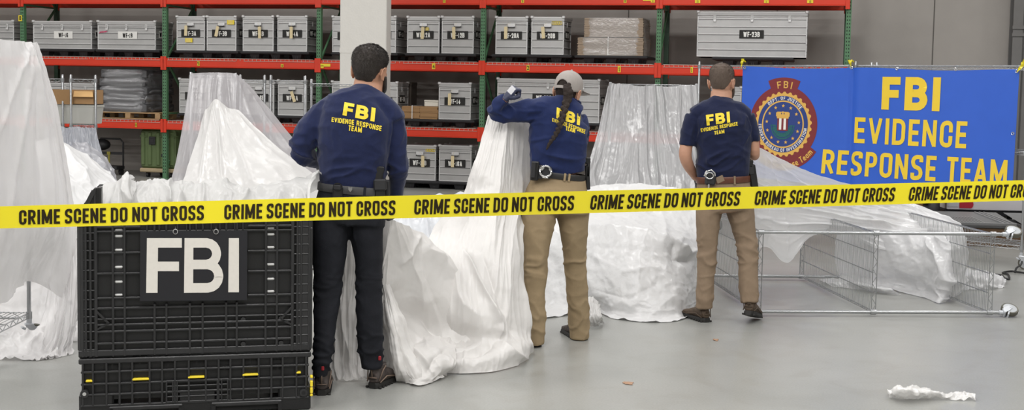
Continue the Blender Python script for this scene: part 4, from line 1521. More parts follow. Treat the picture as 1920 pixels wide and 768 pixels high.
# side and rear walls with a few ribs
for nm, c0, c1 in (('side_panel', (-h0, TH, zs_), (-h0 + .045, KD, ZT + .03)), ('side_panel', (h0 - .045, TH, zs_), (h0, KD, ZT + .03)), ('rear_panel', (-h0 + .045, KD - .045, zs_), (h0 - .045, KD, ZT + .03))):
    b = MB(); b.span(c0, c1, 0, .006)
    if nm == 'side_panel':
        for k in range(9):
            y = .1 + k * .125
            b.span((c0[0] - .012 if c0[0] < 0 else c1[0] - .002, y, zs_ + .02), (c0[0] + .002 if c0[0] < 0 else c1[0] + .012, y + .014, ZT + .02), 1)
    b.build(nm, [CRATE, CRATE2], crate, False)
b = MB()
for sx in (-1, 1):
    for y in (.0, KD - .05):
        x = sx * (h0 - .035)
        if y == 0:
            continue
        b.span((x - .035, y - .03, zs_), (x + .035, y + .05, ZT + .06), 0, .01)
b.build('corner_post', CRATE2, crate, False)
# folded down corner of the rear wall that stands up at the left
b = MB()
pA, pB, pC, pD = kq(152, 383, .02), kq(190, 352, .02), kq(190, 386, .02), kq(150, 392, .02)
xa, xb = pA[0] + .005, pB[0]
P = [(xa, .03, pA[1] - .01), (xb - .035, .03, pB[1] - .004), (xb, .03, pB[1]), (xb, .03, ZT - .02), (xa, .03, ZT - .02)]
Q = [(x, y + .07, z) for x, y, z in P]
n = len(P)
b.add(P + Q, [list(range(n)), list(range(n, 2 * n))[::-1]] + [(i, (i + 1) % n, n + (i + 1) % n, n + i) for i in range(n)])
b.bar((xa + .01, .026, pA[1] - .02), (xb - .035, .026, pB[1] - .014), .012, .02, 1)
b.span((xb - .034, .022, ZT - .02), (xb - .026, .03, pB[1] - .004), 1); b.span((xb - .008, .022, ZT - .02), (xb, .03, pB[1] - .002), 1)
b.build('corner_wing', [CRATE, CRATE2], crate, False)
# base with fork openings
b = MB()
b.span((-h0 + .012, DP, .09), (h0 - .012, KD, zs_ - .004), 0)
for x0, x1 in ((-h0, -h0 + .16), (-.09, .09), (h0 - .16, h0)):
    b.span((x0, .005, 0), (x1, KD, .12), 0, .008)
b.span((-h0, .0, zs_ - .030), (h0, .03, zs_ - .003), 1, .005)
bv = [155, 174, 199.5, 224, 248, 280.5, 304, 328, 354, 386, 410, 432, 456.5, 485, 509, 530, 556, 574]
zb_l = kq(199, 760)[1]
z_top = zs_ - .02
for p in bv:
    x = kx(p, 712)
    b.span((x - .005, 0, zb_l), (x + .005, DP + .004, z_top), 1, .002)
for y in (697, 719.5, 739.5, 760):
    z = kq(199, y)[1]
    b.span((-h0 + .01, .001, z - .005), (h0 - .01, DP + .004, z + .005), 1, .002)
for px in (210, 315, 421, 521):
    x, z = kq(px, 690)
    for a, c, d, e in ((-.028, .028, .020, .042), (-.028, -.004, -.012, .014), (.004, .028, -.012, .014)):
        b.span((x + a, DP - .004, z + d), (x + c, DP - .001, z + e), 2)
for px in (262, 369, 469.5):
    x, z = kq(px, 681)
    for a, c in ((-.034, -.004), (.004, .034)):
        b.span((x + a, DP - .004, z - .008), (x + c, DP - .001, z + .036), 2)
x, z = kq(370, 732)
for a, c in ((-.15, -.142), (-.12, -.112), (-.10, -.092), (.092, .10), (.112, .12), (.142, .15)):
    b.span((x + a, -.001, z - .055), (x + c, DP, z + .055), 1, .002)
for k in range(5):
    b.span((x - .15, .0, z - .055 + k * .026), (x + .15, DP, z - .048 + k * .026), 1, .002)
for px, py in ((158.5, 737.5), (569, 735)):
    x, z = kq(px, py)
    b.tube([(x, -.008, z), (x, .02, z)], .020, 14, 1); b.tube([(x, -.010, z), (x, -.004, z)], .009, 10, 3 if px < 200 else 2)
for xa, xb in ((kq(204, 760)[0], kq(343, 760)[0]), (kq(396, 760)[0], kq(529, 760)[0])):
    zt2 = kq(270, 763)[1]
    b.span((xa, -.002, .0), (xa + .02, DP, zt2)); b.span((xb - .02, -.002, .0), (xb, DP, zt2)); b.span((xa, -.002, zt2 - .012), (xb, DP, zt2 + .01), 1, .005)
    b.span((xa + .02, DP - .004, .01), (xb - .02, DP - .001, zt2 - .012), 2)
b.build('base', [CRATE, CRATE2, HOLE, STEEL], crate, False)
for px, py, w in ((167, 714, .030), (263.7, 710.5, .078), (368, 706.5, .078), (469.5, 702, .076), (560, 698, .022)):
    x, z = kq(px, py)
    b = MB(); b.span((x - w / 2, -.004, z - .0045), (x + w / 2, DP, z + .0045), 0, .002); b.build('yellow_latch', YEL, crate, False)
b = MB()
for py, hh in ((705.5, .006), (718.5, .014), (731, .014), (740, .005)):
    z = kq(583, py)[1]
    b.span((h0 - .004, -.008, z - hh), (h0 + .009, .02, z + hh), 0, .002)
b.build('yellow_latch', YEL, crate, False)
# hanging sign
sA, sB, sC, sD = [kq(x, y, -.012) for x, y in ((263, 434), (463.5, 432.5), (463, 562), (262.5, 563.5))]
sg = thing('hanging_sign', 'black sign with three large white letters hooked on the black container', 'sign', basis(V((KC.x, KC.y, 0)) + kd * ((sA[0] + sB[0]) / 2) - kn * .012 + V((0, 0, sC[1])), kd, kn, V((0, 0, 1))))
def sp(p, off):
    return V((KC.x, KC.y, 0)) + kd * p[0] - kn * off + V((0, 0, p[1]))
b = MB()
P = [sp(p, .016) for p in (sA, sB, sC, sD)]; Q = [sp(p, .004) for p in (sA, sB, sC, sD)]
b.add(P + Q, [(0, 1, 2, 3), (7, 6, 5, 4)] + [(i, (i + 1) % 4, 4 + (i + 1) % 4, 4 + i) for i in range(4)])
def slet(s, TL, TR, BR, BL, t, w):
    q, wd = text2d(s, w, t, .0, .4, 0)
    q = fit_quad(q, wd, TL, TR, BR, BL)
    b.quads(q, lambda x, y: sp(kq(x, y, -.0172), .0172), 1, -kn)
slet('F', (275.5, 446), (341, 446), (341, 548.5), (274, 548.5), .175, .72)
slet('B', (346, 446), (418.5, 446), (419, 548), (345, 548.5), .175, .80)
slet('I', (429, 446), (448, 446), (448, 547.5), (428, 547.5), .18, .2)
b.build('board', [mat('matte_black_board', (.0075, .0075, .0105), .75, 0, .2, 200), mat('off_white_letters', (.66, .63, .58), .7, 0, .06, 60)], sg, True)
for px in (329, 405):
    b = MB()
    c = sp(kq(px, 433), .018)
    b.tube([c + kd * (.011 * math.cos(a)) + V((0, 0, .012 * math.sin(a))) for a in [i * math.pi / 6 for i in range(12)]], .003, 6, closed=True)
    b.tube([c + V((0, 0, .012)), c + V((0, 0, .02)) + kn * .02], .003, 6)
    b.build('hook', STEEL, sg, True, 60)

# ------------------------------------------------------------------ barricade tape across the front
def tD(px):
    return 1.0 / (.24907 - 2.46e-5 * px)
def t_edge(px, v):
    """v 0 = lower edge, 1 = upper edge"""
    yt = 386.5 + (337.5 - 386.5) * px / 1920 - 3.0 * math.sin(math.pi * min(max(px / 1920, 0), 1)) * .25
    yb = 428.0 + (375.5 - 428.0) * px / 1920 + 1.5 * math.sin(math.pi * min(max(px / 1920, 0), 1))
    return yb + (yt - yb) * v
def tpt(px, v, off=0):
    D = tD(px)
    return at(px, t_edge(px, v), D - off + (.006 * math.sin(px / 90) + .004 * math.sin(px / 31)) + (v - .5) * .01 * math.sin(px / 240))
b = MB()
R = []
for i in range(-110, 331):
    px = i * 10
    R.append([tpt(px, v / 4) for v in range(5)])
b.rings(R, 0, False, False)
def arc(px):
    D = tD(px); return V(((px - 960) / 2350 * D, D))
def px_at(a, c, f):
    """fraction f of true length between picture columns a and c"""
    n = 24
    xs = [a + (c - a) * i / n for i in range(n + 1)]
    L = [0]
    for p, q in zip(xs, xs[1:]):
        L.append(L[-1] + (arc(q) - arc(p)).length)
    f *= L[-1]
    for i in range(n):
        if L[i + 1] >= f or i == n - 1:
            return xs[i] + (xs[i + 1] - xs[i]) * (f - L[i]) / (L[i + 1] - L[i])
for x0, x1, sl in ((-352, -6, 0), (35.5, 382.5, 0), (420.5, 741.5, .02), (777, 1076.5, .06), (1107.5, 1387.5, .13), (1416, 1678, .15), (1705, 1952, .17), (1978, 2210, .17)):
    q, w = text2d('CRIME SCENE DO NOT CROSS', .50, .165, .085, .20, .3, 1.05)
    def fn(x, y):
        px = px_at(x0, x1, min(max(x / w, -.02), 1.02)) + sl * (y - .5) * 28
        return tpt(px, .145 + y * .66, .0022)
    b.quads(q, fn, 1)
o = b.build('barricade_tape', [TAPE, TAPEI], None, False)
tag(o, 'yellow barricade tape with black warning text stretched across the whole scene', 'tape')
# ------------------------------------------------------------------ people
def tube_rings(mb, P, n=22, ex=2.0, sub=4, cap=True):
    """limb or trunk through (px, py, depth, half width px, half depth m) stations, as elliptical rings"""
    C = [at(p[0], p[1], p[2]) for p in P]
    Wd = [p[3] * p[2] / F for p in P]
    Dp, last = [], .06
    for i, p in enumerate(P):
        last = p[4] if len(p) > 4 else Wd[i] * .92
        Dp.append(last)
    m = (len(P) - 1) * sub + 1
    pts = [spline(C, i / sub) for i in range(m)]
    ww = [max(.004, spline(Wd, i / sub)) for i in range(m)]
    dd = [max(.004, spline(Dp, i / sub)) for i in range(m)]
    R = []
    prev = None
    for i in range(m):
        t = (pts[min(i + 1, m - 1)] - pts[max(i - 1, 0)]).normalized()
        sd = t.cross(V((0, 1, 0)))
        if sd.length < .25:
            sd = prev if prev is not None else t.cross(V((0, 0, 1)))
        if prev is not None and sd.dot(prev) < 0:
            sd = -sd
        sd = (sd - t * sd.dot(t)).normalized()
        prev = sd
        dv = t.cross(sd).normalized()
        ring = []
        for j in range(n):
            a = 2 * math.pi * j / n
            c, s = math.cos(a), math.sin(a)
            c = math.copysign(abs(c) ** (2 / ex), c)
            s = math.copysign(abs(s) ** (2 / ex), s)
            ring.append(pts[i] + sd * (ww[i] * c) + dv * (dd[i] * s))
        R.append(ring)
    mb.rings(R, 0, cap)


def shrink(P, k=.86, kd=.86):
    return [(p[0], p[1], p[2], p[3] * k) + ((p[4] * kd,) if len(p) > 4 else ()) for p in P]


HEADT = [(-.122, .026, .082, .020), (-.108, .044, .090, -.012), (-.085, .057, .092, -.045), (-.055, .066, .091, -.074), (-.02, .073, .092, -.092), (.015, .076, .094, -.101),
         (.045, .077, .090, -.104), (.070, .073, .080, -.099), (.092, .061, .062, -.084), (.107, .042, .036, -.058), (.116, .018, .006, -.024)]


def head_ring(z, w, yf, yb, n=28, grow=0.0):
    out = []
    cy = (yf + yb) / 2
    hy = (yf - yb) / 2
    for j in range(n):
        a = 2 * math.pi * j / n
        c, s = math.cos(a), math.sin(a)
        c2 = math.copysign(abs(c) ** .92, c)
        s2 = math.copysign(abs(s) ** .92, s)
        out.append(V(((w + grow) * c2, cy + (hy + grow) * s2, z)))
    return out


def head_geo(mb, H):
    """face looks along +y of H"""
    T = lambda p: H @ V(p)
    mb.rings([[T(p) for p in head_ring(*r)] for r in HEADT])
    # nose, brow, lips, chin
    mb.rings([[T((w * math.cos(a), y + d * math.sin(a), z)) for a in [2 * math.pi * k / 10 for k in range(10)]] for z, w, y, d in ((.024, .007, .090, .012), (.0, .010, .097, .016), (-.022, .015, .101, .020), (-.034, .013, .097, .016), (-.038, .006, .092, .008))])
    for sx in (-1, 1):
        mb.tube([T((sx * .010, .091, .030)), T((sx * .032, .087, .034)), T((sx * .050, .072, .028))], [.006, .008, .005], 8)
        mb.tube([T((0, .094, -.056 - sx * .006)), T((.014, .091, -.056 - sx * .005)), T((.022, .084, -.056))], [.005, .0045, .002], 6)
        mb.tube([T((0, .094, -.056 - sx * .006)), T((-.014, .091, -.056 - sx * .005)), T((-.022, .084, -.056))], [.005, .0045, .002], 6)
        mb.ball(T((sx * .040, .070, -.018)), .018, 10, 8)
        # ear: dished shell standing off the head
        e = V((sx * .079, -.012, -.022))
        rim = []
        for k in range(14):
            a = 2 * math.pi * k / 14
            rim.append(T(e + V((sx * (.010 + .006 * math.sin(a) - .012 * math.cos(a) * 0), -.013 * 0 + .019 * math.cos(a) * .85 - .008, .031 * math.sin(a) - .004 * math.cos(a)))))
        mb.tube(rim, .0052, 7, closed=True)
        c0 = T(e + V((sx * .004, -.006, 0)))
        mb.ball(c0, (.007, .015, .026), 10, 8, 0, H.to_3x3().normalized())
        mb.ball(T(e + V((sx * .006, .004, -.028))), .007, 8, 6)
    mb.ball(T((0, .082, -.108)), .016, 10, 8)


def head_mat(px, py, D, yaw, pitch, roll, sc):
    return Matrix.Translation(at(px, py, D)) @ (Matrix.Rotation(math.radians(yaw), 4, 'Z') @ Matrix.Rotation(math.radians(pitch), 4, 'X') @ Matrix.Rotation(math.radians(roll), 4, 'Y')) @ Matrix.Scale(sc, 4)


def hand_geo(mb, H, curl=.7, side=1, grow=0.0, spread=.06, fist=0.0, sc=1.0):
    """palm and five fingers; fingers run along -z of H, palm faces +y, thumb on the side*x side"""
    T = lambda p: H @ (V(p) * sc)
    R = []
    for z, w, d in ((.02, .026, .020), (0, .029, .019), (-.03, .037, .017), (-.06, .041, .015), (-.085, .041, .013), (-.095, .036, .010)):
        R.append([T(((w + grow) * math.cos(a) * 1.0, (d + grow) * math.sin(a), z)) for a in [2 * math.pi * k / 16 for k in range(16)]])
    mb.rings(R)
    Ls = (.070, .078, .072, .056)
    for i, L in enumerate(Ls):
        x = side * (.030 - .020 * i)
        b = V((x, 0, -.086))
        ang = 0
        sp = side * spread * (1.2 - .8 * i)
        pts = [T(b + V((0, 0, .02))), T(b)]
        p = b
        for k, fr in enumerate((.45, .31, .24)):
            ang += curl * (.75 + .1 * i if k == 0 else 1.0)
            p = p + V((sp * L * fr, math.sin(ang), -math.cos(ang))).normalized() * (L * fr)
            pts.append(T(p))
        r = (.0088 if i < 3 else .0078) + grow
        mb.tube(pts, [r, r * 1.02, r, r * .95, r * .78], 9)
        mb.ball(pts[-1], r * .8, 8, 6)
    b = V((side * .026, .006, -.018))
    p1 = b + V((side * .024, .012, -.022))
    p2 = p1 + V((side * .012, .016 + .012 * curl, -.028))
    p3 = p2 + V((-side * .004, .012 + .010 * curl, -.022))
    if curl > 1.2:                          # thumb laid across the closed fingers
        p1 = b + V((side * .018, .018, -.022))
        p2 = p1 + V((-side * .004, .022, -.024))
        p3 = p2 + V((-side * .020, .008, -.012))
    mb.tube([T(b), T(p1), T(p2), T(p3)], [.014 + grow, .0115 + grow, .0098 + grow, .0078 + grow], 9)
    mb.ball(T(p3), .0080 + grow, 8, 6)


def hand_frame(p, d, palm):
    z = -V(d).normalized()
    y = V(palm)
    y = (y - z * y.dot(z)).normalized()
    x = y.cross(z)
    return basis(p, x, y, z)


def ridged(p, s):
    n = noise.noise(V((p.x * s[0], p.y * s[1], p.z * s[2])))
    return (1 - min(1, abs(n) * 2.4)) ** 2


def cloth_wrinkle(amp, zones, seed=0.0):
    """zones: (centre point, radius, strength, scale triple)"""
    def fn(p, n):
        q = p + V((seed, seed * 1.7, 0))
        w = V((noise.noise(q * 5), noise.noise(q * 5 + V((9, 1, 4))), noise.noise(q * 5 + V((2, 8, 1))))) * .05
        d = .45 * ridged(q + w, (5, 5, 7)) + .25 * noise.noise(q * 9) + .12 * ridged(q + w * .5, (13, 13, 17))
        for c, r, s, sc in zones:
            k = (p - c).length / r
            if k < 1:
                d += s * (1 - k * k) ** 1.5 * (ridged(q + w, sc) * 1.3 - .35)
        return amp * (d - .15)
    return fn


def belt(t, name, pxl, yl, pxr, yr, D, dep, hpx, m, grow=.006, loops=(), lm=None):
    a, c = at(pxl, yl, D), at(pxr, yr, D)
    ce = (a + c) / 2
    x = (c - a) / 2
    hw = x.length + grow
    x.normalize()
    h = hpx * D / F / 2
    up = V((0, 0, 1)); y = up.cross(x).normalized(); up = x.cross(y)
    R = []
    n = 48
    def ring(g, z):
        return [ce + x * ((hw + g) * math.copysign(abs(math.cos(q)) ** .85, math.cos(q))) + y * ((dep + g) * math.copysign(abs(math.sin(q)) ** .85, math.sin(q))) + up * z for q in [2 * math.pi * i / n for i in range(n)]]
    b = MB()
    b.rings([ring(-.004, -h), ring(.001, -h), ring(.003, -h * .8), ring(.003, h * .8), ring(.001, h), ring(-.004, h)], 0, False)
    o = b.build(name, m, t, True, 60)
    for px in loops:
        p = at(px, (yl + yr) / 2, D - dep)
        u = (p - ce).dot(x)
        q = -math.acos(max(-1, min(1, u / hw)))
        s = math.copysign(abs(math.sin(q)) ** .85, math.sin(q))
        c0 = ce + x * u + y * ((dep + .006) * s)
        b = MB()
        b.bar(c0 - up * (h * 1.35), c0 + up * (h * 1.25), .013, .006, 0, y)
        b.build('belt_loop', lm, t, True)
    return o


def shirt_print(t, bv, rows):
    b = MB()
    for s, quad, th, w, gap in rows:
        q, wd = text2d(s, w, th, gap, .38, .07)
        for qu in fit_quad(q, wd, *quad):
            P = []
            for x, y in qu:
                d = ray(x, y).normalized()
                h = bv.ray_cast(CAM, d, 30)
                if h[0] is None:
                    P = None
                    break
                P.append(h[0] - d * .0036)
            if P and max((P[0] - p).length for p in P) < .08:
                b.add(P, [(0, 1, 2, 3)], 0)
    b.build('back_print', PRINT, t, True)


def boot(t, heel, yaw, pitch, sc, m_up, m_trim, shaft=.15, lift=0.0, name='boot', trim=True):
    R = Matrix.Rotation(math.radians(yaw), 3, 'Z') @ Matrix.Rotation(math.radians(pitch), 3, 'X')
    T = lambda p: heel + R @ (V(p) * sc)
    b = MB()
    prof = [(.0, .026, .030, .075), (.015, .036, .024, .095), (.05, .039, .022, .105), (.10, .039, .022, .105), (.15, .043, .022, .090), (.20, .048, .022, .072), (.25, .047, .022, .060), (.28, .038, .024, .052), (.298, .022, .028, .044)]
    RR = []
    for y, w, z0, z1 in prof:
        RR.append([T((w * math.copysign(abs(math.cos(a)) ** .8, math.cos(a)), y, (z0 + z1) / 2 + (z1 - z0) / 2 * math.copysign(abs(math.sin(a)) ** .8, math.sin(a)))) for a in [2 * math.pi * k / 18 for k in range(18)]])
    b.rings(RR)
    SH = [(.055, .040, .052, .05), (.056, .041, .050, .09), (.058, .044, .052, .12), (.058, .046, .055, shaft)]
    b.rings([[T((w * math.cos(a), y + d * math.sin(a), z)) for a in [2 * math.pi * k / 18 for k in range(18)]] for y, w, d, z in SH])
    b.tube([T((.0, .006, .08)), T((.0, .0, .12)), T((0, .004, shaft))], [.018, .014, .008], 8)
    me = remesh(b, .0055, 2)
    displace(me, lambda p, n: .0018 * noise.noise(p * 45))
    u = finish(name, me, [m_up], t, True, 180)
    b = MB()
    def outline(g, z):
        P = []
        for k in range(26):
            f = k / 25
            y = -.006 + .31 * f
            w = (.030 + .016 * math.sin(min(1, f * 1.15) * math.pi * .5) ** 2 + .004 * math.sin(f * 6)) * min(1, (f + .015) * 14) ** .4 * min(1, (1.02 - f) * 7) ** .5
            P.append((w + g, y))
        L = [T((w, y, z)) for w, y in P] + [T((-w, y, z)) for w, y in P[::-1]]
        return L
    b.rings([outline(-.003, 0), outline(.003, .004), outline(.004, .022), outline(0, .032)])
    for k in range(9):
        y = .01 + k * .033
        for sx in (-1, 1):
            b.box(T((sx * .040, y, .006)), (.014 * sc, .014 * sc, .012 * sc), 0, R, .002)
    b.build('sole', SOLE, u, True, 40)
    if not trim:
        return u
    b = MB()
    for sx in (-1, 1):
        b.tube([T((sx * .040, .01, .035)), T((sx * .048, .07, .060)), T((sx * .046, .13, .050)), T((sx * .052, .20, .036)), T((sx * .045, .27, .036))], [.0035, .004, .004, .0035, .003], 7)
        b.tube([T((sx * .036, .006, .045)), T((sx * .046, .03, .10)), T((sx * .047, .06, shaft - .01))], [.003, .0035, .003], 7)
    b.tube([T((-.026, -.004, .06)), T((0, -.012, .062)), T((.026, -.004, .06))], .003, 7)
    b.tube([T((0, -.008, .06)), T((0, -.016, .10)), T((0, -.006, shaft))], .0035, 7)
    b.build('boot_trim', m_trim, u, True, 180)
    return u


def lim_smooth(a, nape, side, front):
    """hairline height round the head: nape low, over the ears, forehead high"""
    pts = [(0, side), (20, side + .012), (42, front - .01), (60, front), (120, front), (138, front - .01), (160, side + .012), (180, side), (200, side - .03), (218, (side + nape) / 2 - .016), (234, nape + .004), (252, nape), (270, nape + .004), (288, nape), (306, nape + .004), (322, (side + nape) / 2 - .016), (340, side - .03), (360, side)]
    for (x0, y0), (x1, y1) in zip(pts[:-1], pts[1:]):
        if x0 <= a <= x1:
            f = (a - x0) / (x1 - x0)
            f = f * f * (3 - 2 * f)
            return y0 + (y1 - y0) * f
    return side


def hair_shell(t, H, name, m, lim, grow, amp, n=72, rows=30, strands=0, slen=.01, top=None):
    """cropped hair: a shell over the skull, cut off along lim(angle) where angle 0 is the right side, 90 the face, 270 the nape"""
    b = MB()
    R = []
    zt = .1165
    Z = [r[0] for r in HEADT]
    def prof(z):
        z = min(max(z, Z[0]), Z[-1])
        for a, c in zip(HEADT[:-1], HEADT[1:]):
            if a[0] <= z <= c[0]:
                f = (z - a[0]) / (c[0] - a[0])
                return [a[k] + (c[k] - a[k]) * f for k in range(4)]
    for i in range(rows + 1):
        ring = []
        for j in range(n):
            a = 2 * math.pi * j / n
            z0 = lim(math.degrees(a) % 360)
            f = i / rows
            z = z0 + (zt - z0) * math.sin(f * math.pi / 2)
            pr = prof(z)
            g = grow * min(1, f * 3.5 + .05) - .0015 * (1 if f == 0 else 0)
            cy, hy = (pr[2] + pr[3]) / 2, (pr[2] - pr[3]) / 2
            c, s = math.cos(a), math.sin(a)
            c2, s2 = math.copysign(abs(c) ** .92, c), math.copysign(abs(s) ** .92, s)
            p = V(((pr[1] + g) * c2, cy + (hy + g) * s2, z + (g * .9 * f)))
            p += p.normalized() * amp * noise.noise(p * 90) * min(1, f * 4)
            ring.append(H @ p)
        R.append(ring)
    b.rings(R, 0, False)
    b.poly(R[-1])
    rr = random.Random(11)
    crown = H @ V((0, -.045, .118))
    sc = H.to_scale().x
    for k in range(strands):
        j = rr.uniform(0, n)
        f = rr.random() ** 1.25
        i = f * rows
        i0, j0 = min(int(i), rows - 1), int(j) % n
        fi, fj = i - i0, j - int(j)
        j1 = (j0 + 1) % n
        p = (R[i0][j0] * (1 - fj) + R[i0][j1] * fj) * (1 - fi) + (R[i0 + 1][j0] * (1 - fj) + R[i0 + 1][j1] * fj) * fi
        if top is not None and (H.inverted() @ p).z > top:
            continue
        nrm = (p - H @ V((0, -.01, .0))).normalized()
        fl_ = (p - crown)
        fl_ = (fl_ - nrm * fl_.dot(nrm))
        fl_ = fl_.normalized() if fl_.length > 1e-5 else V((0, 0, -1))
        d = (fl_ * .9 + nrm * rr.uniform(.15, .55) + V((rr.uniform(-.4, .4), rr.uniform(-.4, .4), rr.uniform(-.3, .3)))).normalized()
        L = slen * sc * rr.uniform(.6, 1.3) * min(1, .35 + f * 3)
        w = d.cross(nrm).normalized() * (.00075 * sc)
        p = p - nrm * .0012
        b.add([p - w, p + w, p + d * L * .6 + w * .7 + nrm * .001, p + d * L, p + d * L * .6 - w * .7 + nrm * .001], [(0, 1, 2, 3, 4)])
    return b.build(name, m, t, True, 180)


def neckline(t, px, py, D, hw, dep, tilt, m, r=.008, name='collar'):
    c = at(px, py, D)
    b = MB()
    P = []
    for i in range(28):
        a = 2 * math.pi * i / 28
        P.append(c + V((hw * D / F * math.cos(a), dep * math.sin(a), tilt[0] * math.cos(a) + tilt[1] * math.sin(a))))
    b.tube(P, r, 8, closed=True)
    return b.build(name, m, t, True, 180)


def make_person(label, hd, neck, limbs, hands, skin, group=None, vox=.0062):
    b = MB()
    head_geo(b, hd)
    for P, ex in neck + limbs:
        tube_rings(b, P, 18, ex)
    for H, kw in hands:
        hand_geo(b, H, **kw)
    me = remesh(b, vox, 2, .5)
    base = me.vertices[0].co.copy()
    xs = [v.co for v in me.vertices]
    mn = V((sum(v.x for v in xs) / len(xs), sum(v.y for v in xs) / len(xs), 0))
    o = finish('person', me, [skin], None, True, 180, Matrix.Translation(mn))
    tag(o, label, 'person', group)
    for sx in (-1, 1):
        e = MB()
        e.ball(hd @ V((sx * .032, .0815, .008)), .0118 * hd.to_scale().x, 12, 8)
        e.ball(hd @ V((sx * .032, .0900, .008)), .0048 * hd.to_scale().x, 8, 6, 1)
        e.build('eye', [mat('eye_white', (.7, .68, .64), .2, 0, .02), INK], o, True, 180)
    return o


def garment(t, name, tubes, vox, mats, fn, it=5, ex=2.3, calm=None):
    b = MB()
    for P, e in tubes:
        tube_rings(b, P, 26, e or ex)
    me = remesh(b, vox, it)
    if calm is not None:                    # the cloth lies flat under the belt
        displace(me, lambda p, n: fn(p, n) * min(1, max(0, (abs(p.z - calm) - .03) / .06)) - .004 * max(0, 1 - abs(p.z - calm) / .05))
    else:
        displace(me, fn)
    wm = [v.co.copy() for v in me.vertices]
    fs = [list(p.vertices) for p in me.polygons]
    bv = BVHTree.FromPolygons(wm, fs)
    o = finish(name, me, mats, t, True, 180)
    return o, bv


def gear(t, name, m, parts, parent=None):
    """boxes given as (px, py, depth, width px, height px, thickness m, tilt degrees, chamfer, material index)"""
    b = MB()
    for px, py, D, w, h, th, tl, ch, mi in parts:
        k = D / F
        b.box(at(px, py, D), (w * k, th, h * k), mi, Matrix.Rotation(math.radians(tl), 3, 'Y'), ch)
    return b.build(name, m, parent or t, True)


# ================================================================== man at left, back to the camera, charcoal trousers
D1 = 6.64
H1 = head_mat(694.5, 129.5, 6.70, -24, -6, 3, 1.07)
torso = [(661, 353, 6.64, 61, .115), (661, 335, 6.63, 62, .12), (662, 300, 6.62, 65, .125), (664, 262, 6.61, 69, .13), (667, 232, 6.61, 70, .13), (673, 206, 6.62, 62, .12), (683, 187, 6.65, 40, .09), (690, 173, 6.68, 29, .07)]
yoke = [(602, 212, 6.64, 19, .08), (628, 198, 6.64, 22, .085), (660, 190, 6.64, 23, .09), (700, 190, 6.65, 22, .085), (726, 204, 6.65, 21, .085), (741, 224, 6.66, 20, .08)]
sl = [(607, 210, 6.64, 24, .075), (587, 236, 6.62, 25, .072), (572, 260, 6.60, 23, .068), (567, 280, 6.60, 20, .062), (576, 294, 6.68, 17, .05), (589, 301, 6.80, 13, .044), (600, 304, 6.92, 11, .038)]
sr = [(733, 220, 6.66, 24, .075), (741, 250, 6.66, 21, .07), (745, 280, 6.66, 18.5, .065), (746, 305, 6.66, 17.5, .06), (746, 330, 6.70, 17, .055), (744, 352, 6.75, 15, .048), (741, 374, 6.79, 12.5, .042), (738, 392, 6.81, 11, .038)]
hips = [(661, 342, 6.64, 61, .117), (659, 365, 6.64, 64, .125), (657, 392, 6.64, 67, .13), (655, 418, 6.64, 67, .12)]
ll = [(624, 402, 6.63, 36, .10), (619, 440, 6.62, 34, .10), (617, 480, 6.62, 31, .09), (615, 520, 6.61, 27, .078), (613, 560, 6.60, 25, .072), (610, 600, 6.57, 22, .068), (608, 640, 6.54, 19.5, .064), (604, 680, 6.53, 16.5, .062), (602, 703, 6.53, 14.5, .058)]
lr = [(688, 402, 6.65, 33, .10), (688, 440, 6.66, 31, .10), (691, 480, 6.67, 27, .09), (692, 520, 6.67, 25, .078), (692, 560, 6.67, 24.5, .072), (693, 600, 6.67, 25, .07), (694, 640, 6.68, 25.5, .07), (696, 665, 6.69, 22, .064), (697, 690, 6.69, 20, .060)]
wl, wr = at(600, 304, 6.93), at(737.5, 396, 6.82)
hl = hand_frame(wl, (.5, .8, -.1), (.3, .1, -1))
hr = hand_frame(wr, (-.10, .90, -.42), (-.6, .2, .8))
p1 = make_person('man in navy long sleeved shirt and charcoal trousers standing beside the black container', H1,
                 [([(692, 150, 6.70, 27, .062), (689, 168, 6.68, 28, .064), (686, 192, 6.66, 34, .07)], 2)],
                 [(shrink(torso), 2.4), (shrink(sl, .7, .7), 2), (shrink(sr, .7, .7), 2), (shrink(hips), 2.3), (shrink(ll, .75, .75), 2), (shrink(lr, .75, .75), 2)],
                 [(hl, dict(curl=.9, side=1)), (hr, dict(curl=.75, side=-1))], SKIN2)
def zone(px, py, D, r, s, sc):
    return (at(px, py, D), r, s, sc)
shirt, bv = garment(p1, 'shirt', [(torso, 2.5), (yoke, 2), (sl, 2), (sr, 2)], .0078, [NAVY],
                    cloth_wrinkle(.0150, [zone(565, 280, 6.6, .16, 1.3, (9, 9, 16)), zone(745, 318, 6.68, .13, 1.2, (6, 6, 17)), zone(661, 332, 6.6, .20, 1.1, (5, 5, 16)), zone(610, 250, 6.6, .18, .7, (13, 13, 6)), zone(730, 240, 6.6, .16, .7, (14, 14, 6)), zone(625, 200, 6.6, .12, .6, (8, 8, 14))], 1.3), calm=at(660, 353, 6.64).z)
shirt_print(p1, bv, [('FBI', ((646, 191), (704.5, 202.5), (702, 228), (642, 215.5)), .24, .78, .14),
                     ('EVIDENCE', ((622, 219.5), (664, 224.5), (663.5, 234), (621.5, 228)), .2, .62, .12),
                     ('RESPONSE', ((669, 225.5), (716, 236), (714.7, 245.5), (668.4, 235)), .2, .62, .12),
                     ('TEAM', ((654, 234.3), (679, 238.6), (678, 248.6), (652.6, 244.3)), .2, .62, .12)])
neckline(p1, 689.5, 172.5, 6.68, 29.5, .075, (-.018, -.022), NAVY, .008)
